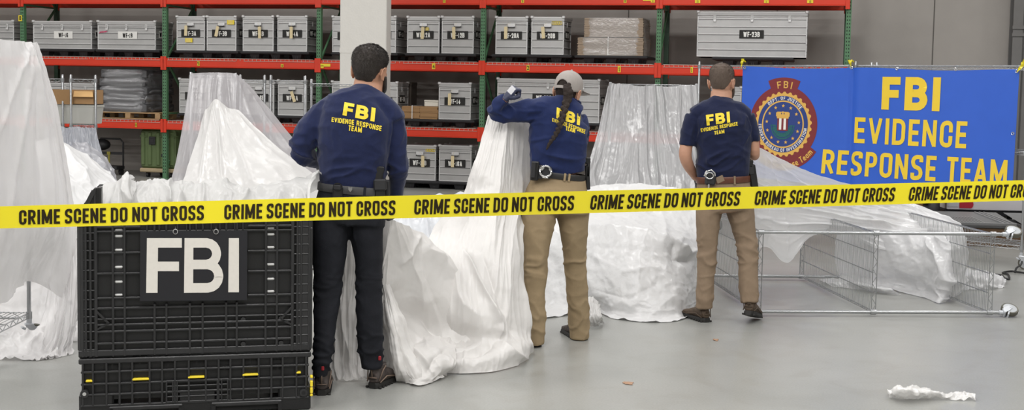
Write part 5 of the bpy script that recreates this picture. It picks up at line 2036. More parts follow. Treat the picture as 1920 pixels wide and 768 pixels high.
garment(p1, 'trousers', [(hips, 2.4), (ll, 2.1), (lr, 2.1)], .0078, [DPANT],
        cloth_wrinkle(.0105, [zone(614, 545, 6.6, .16, .9, (7, 7, 16)), zone(692, 545, 6.66, .16, .9, (7, 7, 16)), zone(695, 650, 6.68, .15, 1.4, (8, 8, 22)), zone(606, 665, 6.53, .16, 1.3, (8, 8, 22)), zone(655, 425, 6.6, .16, .7, (14, 14, 7))], 4.1), calm=at(660, 353, 6.64).z)
hair_shell(p1, H1, 'hair', HAIRD, lambda a: lim_smooth(a, -.086, .006, .064), .006, .0020, strands=9000, slen=.010)
b = MB()   # short beard along the jaw
for sx in (-1, 1):
    pts = [H1 @ V(q) for q in ((sx * .074, .028, -.030), (sx * .068, .040, -.065), (sx * .054, .062, -.095), (sx * .028, .086, -.112), (0, .094, -.116))]
    b.tube([spline(pts, i / 5) for i in range(21)], [.008 + .006 * math.sin(i / 20 * 3.1) for i in range(21)], 8)
b.build('beard', HAIRD, p1, True, 180)
belt(p1, 'belt', 599.5, 347.5, 722, 359, 6.64, .125, 15, BELTG, .007, (632, 684), DPANT)
gear(p1, 'holster', [HANDGUN, BLACK], [(713, 366, 6.56, 20, 54, .05, -3, .008, 0), (713, 346, 6.545, 24, 22, .05, -3, .008, 1), (711, 326, 6.55, 15, 30, .035, 6, .006, 0), (716, 318, 6.55, 9, 12, .03, 6, .004, 0), (727, 352, 6.60, 8, 30, .06, 0, .006, 1)])
gear(p1, 'handcuff_case', [BLACK, HANDGUN], [(633, 362, 6.505, 19, 26, .03, 2, .008, 1), (633, 351, 6.497, 15, 9, .03, 2, .004, 0)])
b = MB()
cs = at(633, 350, 6.487)
b.tube([cs + V((.022 * math.cos(a), 0, .018 * math.sin(a))) for a in [i * math.pi / 8 for i in range(16)]], .004, 6, closed=True)
b.build('handcuffs', HANDGUN, p1, True, 60)
b = MB()
cs = at(657, 354.5, 6.499)
P = [cs + V((x * .010, 0, z * .012)) for x, z in ((-1, 1), (0, .8), (1, 1), (1, -.2), (0, -1.2), (-1, -.2))]
b.add(P + [q - V((0, .004, 0)) for q in P], [list(range(6)), list(range(6, 12))[::-1]] + [(i, (i + 1) % 6, 6 + (i + 1) % 6, 6 + i) for i in range(6)])
o = b.build('belt_badge', mat('pewter', (.30, .30, .30), .35, .7, .1), p1, True)
for H, kw in ((hl, dict(curl=.9, side=1)), (hr, dict(curl=.75, side=-1))):
    b = MB(); hand_geo(b, H, grow=.0022, **kw)
    finish('glove', remesh(b, .0042, 1), [GLOVE], p1, True, 180)
boot(p1, fl(603, 741) + V((0, .0, 0)), 6, 0, 1.0, BOOTG, BOOTT, .13)
boot(p1, fl(699, 728) + V((0, .0, 0)), -22, 0, 1.0, BOOTG, BOOTT, .13)
b = MB()
for p in (at(605, 690, 6.475), at(712, 671, 6.63)):
    b.box(p, (.016, .012, .024), 0, None, .004)
b.build('boot_pull_tab', REDC, p1, True)

# ================================================================== woman in the cap, arm raised
H2 = head_mat(1065.5, 170, 8.02, -26, -10, 6, 1.0)
torso = [(1048, 330, 7.97, 50, .115), (1046, 318, 7.97, 51, .115), (1045, 295, 7.96, 53, .12), (1046, 270, 7.95, 54.5, .12), (1047, 245, 7.95, 55, .12), (1050, 222, 7.96, 50, .115), (1060, 203, 7.98, 34, .09), (1068, 189, 8.0, 21, .065)]
yoke = [(1002, 207, 7.95, 20, .08), (1030, 201, 7.95, 20, .08), (1066, 203, 7.97, 18, .08), (1084, 214, 7.98, 16, .08)]
sl = [(1012, 208, 7.95, 21.5, .07), (982, 210, 7.92, 20.5, .065), (953, 212, 7.88, 17.5, .058), (933, 210, 7.86, 15, .052), (934, 199, 7.84, 13.5, .047), (942, 191, 7.82, 12, .041), (948, 185, 7.80, 10.5, .036)]
sr = [(1082, 222, 8.0, 19, .075), (1088, 244, 8.03, 16, .07), (1086, 266, 8.12, 13, .055), (1072, 282, 8.25, 11, .045), (1052, 280, 8.35, 10, .04)]
hips = [(1048, 326, 7.97, 50, .118), (1046, 350, 7.97, 55, .13), (1043, 375, 7.96, 62, .145), (1041, 396, 7.96, 64, .13)]
ll = [(1011, 386, 7.94, 36, .12), (1008, 430, 7.92, 30.5, .105), (1005, 470, 7.90, 24.5, .088), (1004, 500, 7.89, 23, .08), (1002, 540, 7.88, 21, .075), (1002, 580, 7.87, 20.5, .075), (1003, 620, 7.86, 19, .072), (1003, 644, 7.86, 17.5, .07)]
lr = [(1072, 386, 8.0, 34, .12), (1076, 430, 8.02, 27, .105), (1077, 470, 8.04, 22, .088), (1079, 500, 8.06, 21, .08), (1082, 540, 8.08, 20.5, .075), (1085, 580, 8.10, 20.5, .075), (1086, 615, 8.11, 19.5, .072), (1086, 635, 8.11, 18, .07)]
wl, wr = at(949.5, 183, 7.79), at(1050, 280, 8.36)
hl = hand_frame(wl, (.45, -.05, .55), (.75, .6, -.4))
hr = hand_frame(wr, (-.6, .8, .1), (0, .1, -1))
p2 = make_person('woman in grey cap and blue shirt lifting a white plastic sheet', H2,
                 [([(1067, 178, 8.02, 17, .052), (1068, 190, 8.01, 18, .054), (1064, 206, 7.99, 24, .06)], 2)],
                 [(shrink(torso), 2.4), (shrink(sl, .7, .7), 2), (shrink(sr, .7, .7), 2), (shrink(hips), 2.3), (shrink(ll, .75, .75), 2), (shrink(lr, .75, .75), 2)],
                 [(hl, dict(curl=1.4, side=-1, sc=.9)), (hr, dict(curl=.9, side=-1))], SKIN)
shirt, bv = garment(p2, 'shirt', [(torso, 2.5), (yoke, 2), (sl, 2), (sr, 2)], .0078, [NAVY3],
                    cloth_wrinkle(.0155, [zone(935, 205, 7.85, .14, 1.2, (13, 13, 13)), zone(1000, 205, 7.9, .16, .9, (6, 6, 18)), zone(1046, 310, 7.9, .24, 1.2, (4, 4, 16)), zone(1020, 270, 7.9, .2, .8, (9, 9, 9)), zone(1095, 250, 8.0, .16, .8, (9, 9, 12))], 7.7), calm=at(1048, 328, 7.97).z)
shirt_print(p2, bv, [('FBI', ((1044, 201), (1088.5, 214), (1087, 235), (1043, 221.5)), .24, .78, .14),
                     ('EVIDENCE', ((1035.5, 221), (1064, 230), (1063.5, 238), (1035.5, 227.5)), .2, .62, .12),
                     ('RESPONSE', ((1066.5, 230.5), (1098, 243), (1096.8, 250.8), (1066, 239)), .2, .62, .12),
                     ('TEAM', ((1061, 235.8), (1079, 240.8), (1078, 249), (1060.5, 243.8)), .2, .62, .12)])
neckline(p2, 1068, 189, 8.01, 20.5, .062, (-.016, -.02), NAVY3, .007)
garment(p2, 'trousers', [(hips, 2.3), (ll, 2.1), (lr, 2.1)], .0078, [KHAKI],
        cloth_wrinkle(.0105, [zone(1003, 490, 7.85, .17, 1.2, (7, 7, 17)), zone(1079, 485, 8.0, .17, 1.2, (7, 7, 17)), zone(1003, 600, 7.85, .2, 1.0, (12, 12, 9)), zone(1086, 590, 8.05, .2, 1.0, (12, 12, 9)), zone(1042, 400, 7.9, .2, .6, (7, 7, 14))], 11.3), calm=at(1048, 328, 7.97).z)
hair_shell(p2, H2, 'hair', HAIRL, lambda a: lim_smooth(a, -.084, -.035, .05), .0025, .0010, strands=2500, slen=.012, top=-.01)
# braid
bp = [at(1063, 160, 7.905), at(1065, 172, 7.885), at(1064, 186, 7.885), at(1059, 202, 7.855), at(1054, 220, 7.815), at(1049, 238, 7.800), at(1042, 252, 7.800), at(1034, 264, 7.80)]
b = MB()
n = 26
for i in range(n):
    f = i / (n - 1)
    p = spline(bp, f * (len(bp) - 1))
    q = spline(bp, min(f * (len(bp) - 1) + .1, len(bp) - 1))
    w = .030 * (1 - .55 * f) if f > .08 else .022
    s = (-1) ** i
    b.ball(p + V((s * w * .42, -.004, 0)), (w * .72, w * .62, w * .95), 10, 8, 0, Matrix.Rotation(s * .6, 3, 'Y'))
b.tube([bp[-1], bp[-1] + V((-.02, .0, -.03)), bp[-1] + V((-.03, 0, -.06))], [.012, .010, .003], 8)
me = remesh(b, .0045, 1)
displace(me, lambda p, n: .0035 * noise.noise(V((p.x * 160, p.y * 160, p.z * 40))))
finish('braid', me, [HAIRL], p2, True, 180)
# cap: crown, back opening with strap, brim
b = MB()
R = []
n = 56
for i in range(16):
    f = i / 15
    ring = []
    for j in range(n):
        a = 2 * math.pi * j / n
        dg = math.degrees(a)
        z0 = -.004 + .012 * math.sin(a)
        if 238 < dg < 302:                      # arch left open at the back
            z0 = max(z0, .004 + .050 * math.cos((dg - 270) / 32 * math.pi / 2) ** .6)
        z = z0 + (.128 - z0) * math.sin(f * math.pi / 2)
        k = math.sqrt(max(0.0, 1 - max(0, (z - .03) / .099) ** 2.3))
        ring.append(H2 @ V((.088 * k * math.cos(a), -.006 + (.109 * k) * math.sin(a), z)))
    R.append(ring)
b.rings(R, 0, False)
b.poly(R[-1])
b.ball(H2 @ V((0, -.005, .129)), .008, 8, 6)
cap = b.build('cap', CAPM, p2, True, 60)
me = cap.data
md = cap.modifiers.new('thickness', 'SOLIDIFY'); md.thickness = .003
b = MB()
R = []
for j in range(15):
    a = math.radians(30 + 120 * j / 14)
    R.append([H2 @ V(((.088 + e) * math.cos(a), -.006 + .108 * math.sin(a) + e * 1.3 * math.sin(a) ** 2, .006 + .010 * math.sin(a) - e * .25 + .012 * abs(math.cos(a)))) for e in (-.004, .03, .055)])
b.rings(R, 0, False, False)
br = b.build('brim', CAPM, cap, True, 60)
md = br.modifiers.new('thickness', 'SOLIDIFY'); md.thickness = .004
b = MB()
P = [H2 @ V((.089 * math.cos(a), -.006 + .111 * math.sin(a), .006 - .004 * abs(math.cos(a)))) for a in [math.radians(236 + 68 * j / 12) for j in range(13)]]
b.rings([[p + (H2.to_3x3() @ V((0, 0, s * .009))) for p in P] for s in (-1, 1)], 0, False, False)
st = b.build('strap', CAPM, cap, True)
md = st.modifiers.new('thickness', 'SOLIDIFY'); md.thickness = .003
belt(p2, 'belt', 998, 322, 1095.5, 333.5, 7.97, .124, 11, BELTB, .006, (1059.5, 1068), KHAKI)
gear(p2, 'magazine_pouch', [HANDGUN, BLACK], [(1003, 320, 7.86, 15, 36, .05, 3, .006, 0), (1000, 318, 7.83, 8, 30, .03, 3, .004, 1), (1014, 322, 7.85, 10, 26, .03, 2, .004, 1)])
gear(p2, 'handcuff_case', [BLACK], [(1024, 323, 7.845, 20, 24, .03, 4, .008, 0)])
b = MB()
cs = at(1023, 321, 7.822)
b.tube([cs + V((.036 * math.cos(a), .004 * math.sin(3 * a), .034 * math.sin(a))) for a in [i * math.pi / 10 for i in range(20)]], .007, 8, closed=True)
b.box(cs + V((-.022, 0, .020)), (.022, .016, .026), 0, Matrix.Rotation(.7, 3, 'Y'), .003)
b.box(cs + V((.028, 0, .012)), (.014, .014, .022), 0, Matrix.Rotation(-.4, 3, 'Y'), .003)
b.tube([cs + V((-.02, -.004, -.036)), cs + V((.016, -.004, -.040))], .006, 8)
b.build('handcuffs', STEEL, p2, True, 60)
gear(p2, 'holster', [HANDGUN, BLACK], [(1101.5, 332, 7.98, 8, 46, .07, -4, .006, 0), (1102, 301, 7.97, 10, 12, .05, 0, .005, 0), (1103, 318, 7.97, 6, 26, .05, 2, .004, 1)])
b = MB(); hand_geo(b, hl, grow=.0024, curl=1.4, side=-1, sc=.9)
gl = finish('glove', remesh(b, .0042, 1), [mat('dark_blue_glove', (.02, .025, .06), .5, 0, .2, 40), GLOVEW], p2, True, 180)
hc = WM[p2].inverted() @ hl
for poly in gl.data.polygons:
    q = hc.inverted() @ poly.center
    if q.y < .002 and -.082 < q.z < -.034 and abs(q.x) < .030:
        poly.material_index = 1
b = MB(); hand_geo(b, hr, grow=.0024, curl=.9, side=-1)
finish('glove', remesh(b, .0042, 1), [GLOVE], p2, True, 180)
boot(p2, fl(1003, 650.5) + V((0, .01, 0)), 4, 0, .92, BOOTG, SOLE, .09, trim=False)
boot(p2, fl(1084.5, 638.5) + V((.0, .04, 0)), 16, 0, .90, BOOTG, SOLE, .09, trim=False)

# ================================================================== man at right in short sleeves
H3 = head_mat(1354, 151.5, 8.93, -30, -4, -2, 1.05)
torso = [(1355, 338, 8.88, 48.5, .115), (1355, 325, 8.88, 49, .115), (1356, 295, 8.87, 50, .12), (1356, 265, 8.87, 51.5, .125), (1354, 238, 8.86, 52, .125), (1351, 216, 8.87, 47, .115), (1351, 200, 8.88, 32, .09), (1352, 188, 8.90, 21, .065)]
yoke = [(1298, 215, 8.87, 12.5, .07), (1317, 206, 8.87, 15, .08), (1350, 202, 8.88, 17, .08), (1383, 206, 8.88, 15, .08), (1402, 216, 8.88, 12.5, .07)]
sl = [(1301, 215, 8.87, 16, .068), (1295, 238, 8.87, 16.5, .068), (1290, 262, 8.87, 15.5, .066), (1288.5, 273, 8.87, 15.5, .066)]
sr = [(1400, 217, 8.88, 15, .068), (1407, 238, 8.89, 14, .066), (1412, 255, 8.89, 11.5, .062), (1413, 264, 8.89, 11, .06)]
al = [(1297, 222, 8.87, 12, .05), (1289, 262, 8.87, 12, .048), (1285, 290, 8.86, 12, .046), (1291, 310, 8.90, 10.5, .042), (1301, 326, 8.97, 8.5, .034), (1305, 333, 8.99, 7.5, .030)]
ar = [(1404, 225, 8.89, 11, .05), (1412, 258, 8.89, 10.5, .047), (1413.5, 284, 8.90, 11, .047), (1413, 290, 8.98, 10, .043), (1412, 287, 9.08, 8.5, .036), (1411, 284, 9.14, 7.5, .030)]
hips = [(1356, 336, 8.88, 48.5, .118), (1357, 360, 8.88, 52, .125), (1359, 385, 8.88, 54, .13), (1360, 396, 8.88, 53, .12)]
ll = [(1330, 386, 8.87, 25, .11), (1327, 420, 8.86, 22, .097), (1326, 460, 8.85, 19, .085), (1325, 490, 8.84, 17.5, .076), (1323, 520, 8.83, 16.5, .072), (1322, 550, 8.82, 16, .070), (1321, 577, 8.82, 15.5, .068)]
lr = [(1387, 386, 8.89, 27, .11), (1393, 420, 8.89, 23, .097), (1399, 450, 8.88, 20, .085), (1402, 480, 8.86, 18.5, .078), (1403, 510, 8.83, 18.5, .074), (1404, 540, 8.80, 18, .070), (1405, 567, 8.78, 17, .068)]
wl, wr = at(1306, 335, 9.0), at(1411, 283, 9.15)
hl = hand_frame(wl, (.28, .5, -1), (1, -.2, 0))
hr = hand_frame(wr, (-.55, .8, -.05), (-.2, .1, -1))
p3 = make_person('man in short sleeved navy shirt and brown khakis standing before the blue banner', H3,
                 [([(1353, 172, 8.92, 20, .058), (1352, 186, 8.91, 21, .06), (1351, 204, 8.89, 28, .068)], 2)],
                 [(shrink(torso), 2.4), (al, 2), (ar, 2), (shrink(hips), 2.3), (shrink(ll, .75, .75), 2), (shrink(lr, .75, .75), 2)],
                 [(hl, dict(curl=.75, side=1)), (hr, dict(curl=.9, side=-1))], SKIN)
shirt, bv = garment(p3, 'shirt', [(torso, 2.5), (yoke, 2), (sl, 2), (sr, 2)], .0078, [NAVY2],
                    cloth_wrinkle(.0150, [zone(1345, 315, 8.8, .24, 1.3, (6, 6, 13)), zone(1375, 280, 8.8, .2, .7, (9, 9, 9)), zone(1310, 240, 8.8, .16, .7, (14, 14, 7)), zone(1395, 240, 8.8, .16, .7, (14, 14, 7))], 17.9), calm=at(1355, 335.5, 8.88).z)
shirt_print(p3, bv, [('FBI', ((1323.5, 215.4), (1367.8, 208.8), (1369.2, 229.5), (1325.2, 235.4)), .24, .78, .14),
                     ('EVIDENCE', ((1313.5, 240.8), (1346, 234.8), (1346.8, 241.6), (1314.4, 247.6)), .2, .62, .12),
                     ('RESPONSE', ((1349, 234.2), (1382.8, 228.3), (1383.6, 235), (1350, 241)), .2, .62, .12),
                     ('TEAM', ((1339, 245.6), (1358, 242.2), (1358.4, 249.6), (1339.4, 252.4)), .2, .62, .12)])
neckline(p3, 1352, 188, 8.91, 21.5, .066, (-.004, -.02), NAVY2, .007)
garment(p3, 'trousers', [(hips, 2.4), (ll, 2.1), (lr, 2.1)], .0078, [KHAKI2],
        cloth_wrinkle(.0105, [zone(1325, 485, 8.8, .17, 1.1, (7, 7, 17)), zone(1402, 470, 8.85, .17, 1.3, (7, 7, 17)), zone(1322, 565, 8.8, .16, .9, (10, 10, 12)), zone(1404, 555, 8.8, .14, .7, (12, 12, 10)), zone(1359, 400, 8.8, .2, .6, (9, 9, 9))], 23.1), calm=at(1355, 335.5, 8.88).z)
hair_shell(p3, H3, 'hair', HAIRB, lambda a: lim_smooth(a, -.070, .008, .060), .003, .0010, strands=8000, slen=.0055)
b = MB()
for sx in (-1, 1):
    pts = [H3 @ V(q) for q in ((sx * .074, .030, -.040), (sx * .066, .042, -.075), (sx * .050, .064, -.100), (sx * .026, .086, -.114), (0, .094, -.116))]
    b.tube([spline(pts, i / 5) for i in range(21)], [.006 + .006 * math.sin(i / 20 * 3.1) for i in range(21)], 8)
b.build('beard', HAIRB, p3, True, 180)
belt(p3, 'belt', 1307, 337, 1404, 334, 8.88, .124, 12, BELTR, .006, (1377.5, 1340), KHAKI2)
gear(p3, 'belt_flap', [KHAKI2], [(1350, 336, 8.755, 15, 12, .006, -25, .002, 0)])
gear(p3, 'handcuff_pouch', [BLACK], [(1332, 336, 8.75, 20, 22, .04, 5, .012, 0)])
b = MB()
cs = at(1330.5, 329, 8.722)
b.tube([cs + V((.026 * math.cos(a), 0, .022 * math.sin(a))) for a in [i * math.pi / 10 for i in range(20)]], .005, 8, closed=True)
b.tube([cs + V((-.036, .012, -.004)), cs + V((-.022, .0, .030)), cs + V((.01, -.004, .040)), cs + V((.036, .006, .02)), cs + V((.040, .012, 0))], .006, 8)
b.box(cs + V((-.004, -.004, -.074)), (.010, .006, .03), 0, None, .002)
b.build('handcuffs', STEEL, p3, True, 60)
gear(p3, 'holster', [HANDGUN, BLACK], [(1412, 334, 8.87, 13, 52, .06, -10, .006, 0), (1405, 306, 8.86, 12, 14, .05, 8, .006, 0), (1408, 318, 8.86, 11, 18, .05, -6, .006, 1)])
for H, kw in ((hl, dict(curl=.75, side=1)), (hr, dict(curl=.9, side=-1))):
    b = MB(); hand_geo(b, H, grow=.0022, **kw)
    finish('glove', remesh(b, .0042, 1), [GLOVE], p3, True, 180)
boot(p3, fl(1325, 604), 24, 0, .98, BOOTB, BOOTB, .16)
hp = fl(1402, 609); hp.z = .072
boot(p3, hp, -24, -13, .98, BOOTB, BOOTB, .16)
# ------------------------------------------------------------------ plastic sheeting
def wp(p):
    """(px, py, depth) or (px, py) on the floor or (px, py, 'z', height)"""
    if len(p) == 2:
        return fl(p[0], p[1], .008)
    if p[2] == 'z':
        return fl(p[0], p[1], p[3])
    return at(*p)


def crumple(p, s, seed=0.0):
    q = V((p.x * s + seed, p.y * s + seed * 1.3, p.z * s))
    w = V((noise.noise(q * .8), noise.noise(q * .8 + V((7, 3, 1))), noise.noise(q * .8 + V((1, 9, 5))))) * .55
    d = noise.voronoi(q + w)[0]
    return d[0] - .42


def seg_dist(x, y, L):
    best, bf = 1e9, 0
    n = len(L) - 1
    for i in range(n):
        ax, ay = L[i]; bx, by = L[i + 1]
        dx, dy = bx - ax, by - ay
        t = ((x - ax) * dx + (y - ay) * dy) / (dx * dx + dy * dy + 1e-9)
        t = 0 if t < 0 else 1 if t > 1 else t
        ex, ey = x - ax - t * dx, y - ay - t * dy
        d = ex * ex + ey * ey
        if d < best:
            best = d
            bf = (i + t) / n
            sg = 1 if dx * ey - dy * ex > 0 else -1
    return math.sqrt(best) * sg, bf


def sheet(mb, rows, nu, nv, folds=(), crum=(), creases=(), edge=.0, seed=0.0, mi=0):
    """loft through rows of stations, pushed along its normal into folds, creases and crumples.
    folds: (amp, fu, fv, power); crum: (amp, scale); creases: (polyline in the picture, amp, width px)"""
    Wd = [[wp(p) for p in r] for r in rows]
    k = len(Wd[0])
    fine = [[spline(r, (k - 1) * i / nu) for i in range(nu + 1)] for r in Wd]
    m = len(rows)
    G = [[spline([fine[a][i] for a in range(m)], (m - 1) * j / nv) for i in range(nu + 1)] for j in range(nv + 1)]
    out = []
    for j in range(nv + 1):
        row = []
        for i in range(nu + 1):
            p = G[j][i]
            du = G[j][min(i + 1, nu)] - G[j][max(i - 1, 0)]
            dv = G[min(j + 1, nv)][i] - G[max(j - 1, 0)][i]
            n = du.cross(dv)
            n = n.normalized() if n.length > 1e-9 else V((0, -1, 0))
            if n.dot(CAM - p) < 0:
                n = -n
            u, v = i / nu, j / nv
            d = 0.0
            for f in folds:
                amp, fu, fv, pw = f[:4]
                q = noise.noise(V((u * fu + seed + .35 * noise.noise(V((u * 3, v * 4, seed))), v * fv + seed * 2, seed)))
                d += amp * ((1 - min(1, abs(q) * 2.2)) ** pw - .4)
            for amp, s in crum:
                d += amp * crumple(p, s, seed)
            if creases:
                x, y = proj(p)
                for L, amp, w in creases:
                    e, f = seg_dist(x, y, L)
                    e = abs(e)
                    if e < w * 5:
                        d += amp * math.exp(-e / w) * min(1, f * 6 + .25, (1 - f) * 6 + .15)
            if edge:
                d *= min(1, min(u, 1 - u, v, 1 - v) / edge + .25)
            q = p + n * d
            if q.z < .004:
                q.z = .004 + .003 * abs(d)
            row.append(q)
        out.append(row)
    mb.rings(out, mi, False, False)
    return out


def sheeting(name, mb, m, label, cat='plastic sheet', group=None):
    c = sum((V(v) for v in mb.v[::7]), V((0, 0, 0))) / len(mb.v[::7])
    o = mb.build(name, m, None, True, 180, Matrix.Translation((c.x, c.y, 0)))
    return tag(o, label, cat, group)


# A: the big sheet the woman lifts and the man at left holds, pooling on the floor
b = MB()
SAc = [([(787, 441), (801, 469), (834, 488), (855, 520), (858, 553), (867, 572), (900, 592)], .040, 12),
       ([(727, 540), (755, 574), (811, 608), (860, 624), (905, 632)], -.10, 20),
       ([(870, 470), (885, 500), (919, 567), (937, 605), (935, 640)], .055, 8),
       ([(905, 480), (925, 540), (950, 590), (968, 640)], -.03, 10),
       ([(975, 330), (962, 420), (968, 500), (985, 590), (995, 640)], .03, 7),
       ([(945, 200), (915, 290), (895, 360), (880, 420)], .018, 6), ([(955, 215), (940, 300), (930, 400), (925, 470)], .022, 6), ([(962, 215), (962, 300), (955, 380), (945, 460)], -.02, 8),
       ([(852, 640), (845, 670), (825, 700)], -.05, 9), ([(930, 640), (900, 660), (840, 660)], -.035, 8), ([(935, 642), (965, 660), (985, 672)], .03, 7)]
sheet(b, [[(934, 194, 7.97), (942, 187, 7.93), (951, 182, 7.90), (960, 175, 7.90), (969, 171, 7.93), (983, 186, 7.98)],
          [(919, 209, 8.02), (932, 206, 8.0), (946, 204, 8.0), (960, 203, 8.0), (976, 202, 8.03), (990, 205, 8.06)],
          [(905, 252, 7.98), (922, 250, 7.95), (940, 249, 7.93), (960, 248, 7.95), (978, 248, 8.05), (996, 250, 8.12)],
          [(887, 312, 7.9), (908, 312, 7.85), (930, 311, 7.84), (955, 310, 7.88), (975, 310, 8.0), (994, 312, 8.12)],
          [(867, 366, 7.9), (893, 371, 7.8), (920, 373, 7.76), (948, 373, 7.8), (968, 372, 7.9), (986, 372, 8.08)],
          [(815, 424, 7.9), (862, 430, 7.75), (900, 434, 7.66), (935, 436, 7.66), (960, 434, 7.72), (980, 432, 7.84)],
          [(800, 480, 7.6), (850, 500, 7.5), (893, 508, 7.5), (930, 508, 7.5), (958, 505, 7.56), (979, 500, 7.75)],
          [(790, 560, 7.4), (845, 580, 7.3), (893, 590, 7.3), (932, 590, 7.35), (962, 585, 7.45), (985, 578, 7.64)],
          [(785, 620, 7.3), (840, 632, 7.22), (890, 636, 7.25), (932, 636, 7.3), (966, 630, 7.40), (994, 628, 7.60)],
          [(785, 660, 7.05), (838, 664, 7.02), (888, 664, 7.08), (934, 662, 7.16), (972, 655, 7.28), (999, 645, 7.55)],
          [(783, 712), (835, 701), (882, 699), (930, 695), (972, 683), (999, 659)]],
      150, 230, [(.012, 6, 2.0, 2), (.004, 18, 5, 2)], [(.018, 5), (.006, 14), (.002, 34)], SAc, 0, 3.1)
sheet(b, [[(733, 409, 6.93), (742, 414, 6.98), (755, 420, 7.08), (770, 428, 7.2), (787, 437, 7.3), (803, 452, 7.5)],
          [(722, 470, 6.98), (745, 475, 7.05), (770, 480, 7.15), (795, 485, 7.2), (820, 487, 7.3), (846, 500, 7.48)],
          [(715, 540, 6.98), (740, 548, 7.05), (768, 552, 7.15), (800, 556, 7.2), (832, 556, 7.28), (864, 555, 7.44)],
          [(726, 590, 6.95), (755, 598, 7.08), (785, 605, 7.18), (818, 608, 7.23), (850, 606, 7.3), (888, 602, 7.40)],
          [(745, 640, 6.95), (770, 645, 7.05), (800, 648, 7.10), (830, 648, 7.12), (865, 642, 7.16), (905, 640, 7.25)],
          [(750, 690), (775, 700), (805, 705), (838, 700), (870, 698), (905, 694)]],
      120, 150, [(.010, 5, 2.2, 2)], [(.012, 6), (.005, 15), (.002, 34)], SAc + [([(745, 420), (760, 470), (790, 530), (800, 590)], .018, 8), ([(787, 441), (770, 470), (745, 500)], .022, 6), ([(787, 441), (800, 520), (830, 590)], -.02, 9)], 0, 8.4)
sheet(b, [[(712, 520, 7.02), (716, 530, 6.96), (722, 534, 6.95), (730, 536, 7.02)], [(714, 590, 6.95), (726, 592, 6.84), (741, 592, 6.82), (753, 590, 6.95)],
          [(718, 640, 6.95), (738, 645, 6.79), (757, 645, 6.79), (769, 638, 6.95)], [(720, 690, 6.9), (745, 695, 6.76), (775, 697, 6.76), (806, 686, 6.92)], [(720, 705), (746, 712), (787, 720), (832, 708)]],
      60, 110, [(.020, 7, 1.0, 2), (.008, 16, 2, 2)], [(.012, 9), (.006, 22)], [([(735, 560), (748, 620), (765, 680), (770, 715)], -.03, 5), ([(722, 560), (735, 620), (745, 690)], .02, 5)], 0, 5.5)
sheet(b, [[(598, 395, 7.12), (630, 392, 7.12), (665, 392, 7.12), (705, 395, 7.08), (738, 412, 7.0)], [(598, 470, 7.12), (632, 470, 7.1), (665, 470, 7.1), (700, 470, 7.08), (728, 475, 7.0)],
          [(598, 560, 7.08), (632, 560, 7.04), (662, 560, 7.04), (695, 562, 7.0), (722, 565, 6.95)], [(596, 640, 7.02), (632, 645, 6.94), (660, 648, 6.94), (692, 648, 6.92), (724, 645, 6.92)],
          [(596, 685, 6.95), (630, 692, 6.86), (660, 696, 6.88), (692, 694, 6.88), (724, 690, 6.9)], [(596, 704), (630, 712), (660, 713), (692, 711), (724, 708)]],
      80, 130, [(.022, 8, 1.4, 2), (.008, 20, 3, 2)], [(.012, 8), (.006, 20)], [([(640, 430), (648, 520), (640, 610), (660, 690)], .03, 6), ([(625, 480), (632, 600), (650, 700)], -.03, 7)], 0, 12.7)
sheet(b, [[(752, 640, 7.15), (785, 632, 7.2), (820, 632, 7.2), (852, 648, 7.2)], [(750, 670, 6.95), (785, 660, 6.9), (822, 660, 6.92), (856, 672, 7.0)], [(752, 698, 6.82), (786, 704, 6.78), (824, 694, 6.85), (853, 686, 6.95)], [(757, 713), (787, 722), (822, 710), (850, 693)]],
      70, 60, [(.012, 4, 3, 2)], [(.018, 8), (.007, 20)], [([(765, 645), (800, 680), (815, 705)], .03, 6), ([(840, 650), (815, 670), (800, 700)], -.025, 6)], 0, 15.5)
sheeting('plastic_sheet', b, SHEETC, 'big creamy white plastic sheet held up by the woman and pooling on the floor')

# B: low bluish heap of film behind that sheet
b = MB()
sheet(b, [[(735, 385, 9.2), (775, 372, 9.3), (815, 368, 9.3), (855, 360, 9.3), (895, 365, 9.2)], [(735, 410, 8.8), (775, 408, 8.8), (815, 408, 8.8), (855, 405, 8.8), (895, 410, 8.7)],
          [(738, 470, 8.4), (775, 470, 8.35), (815, 470, 8.35), (855, 470, 8.35), (895, 470, 8.3)], [(740, 610), (775, 612), (815, 612), (855, 612), (895, 612)]], 60, 60, [(.03, 5, 2, 2)], [(.03, 5), (.012, 14)], (), 0, 21.3)
sheeting('film_heap', b, film('bluish_film', (.70, .72, .76), .05, .25, .3, .08, .4, 20, .01), 'low heap of bluish white film between the man in charcoal trousers and the lifted sheet')

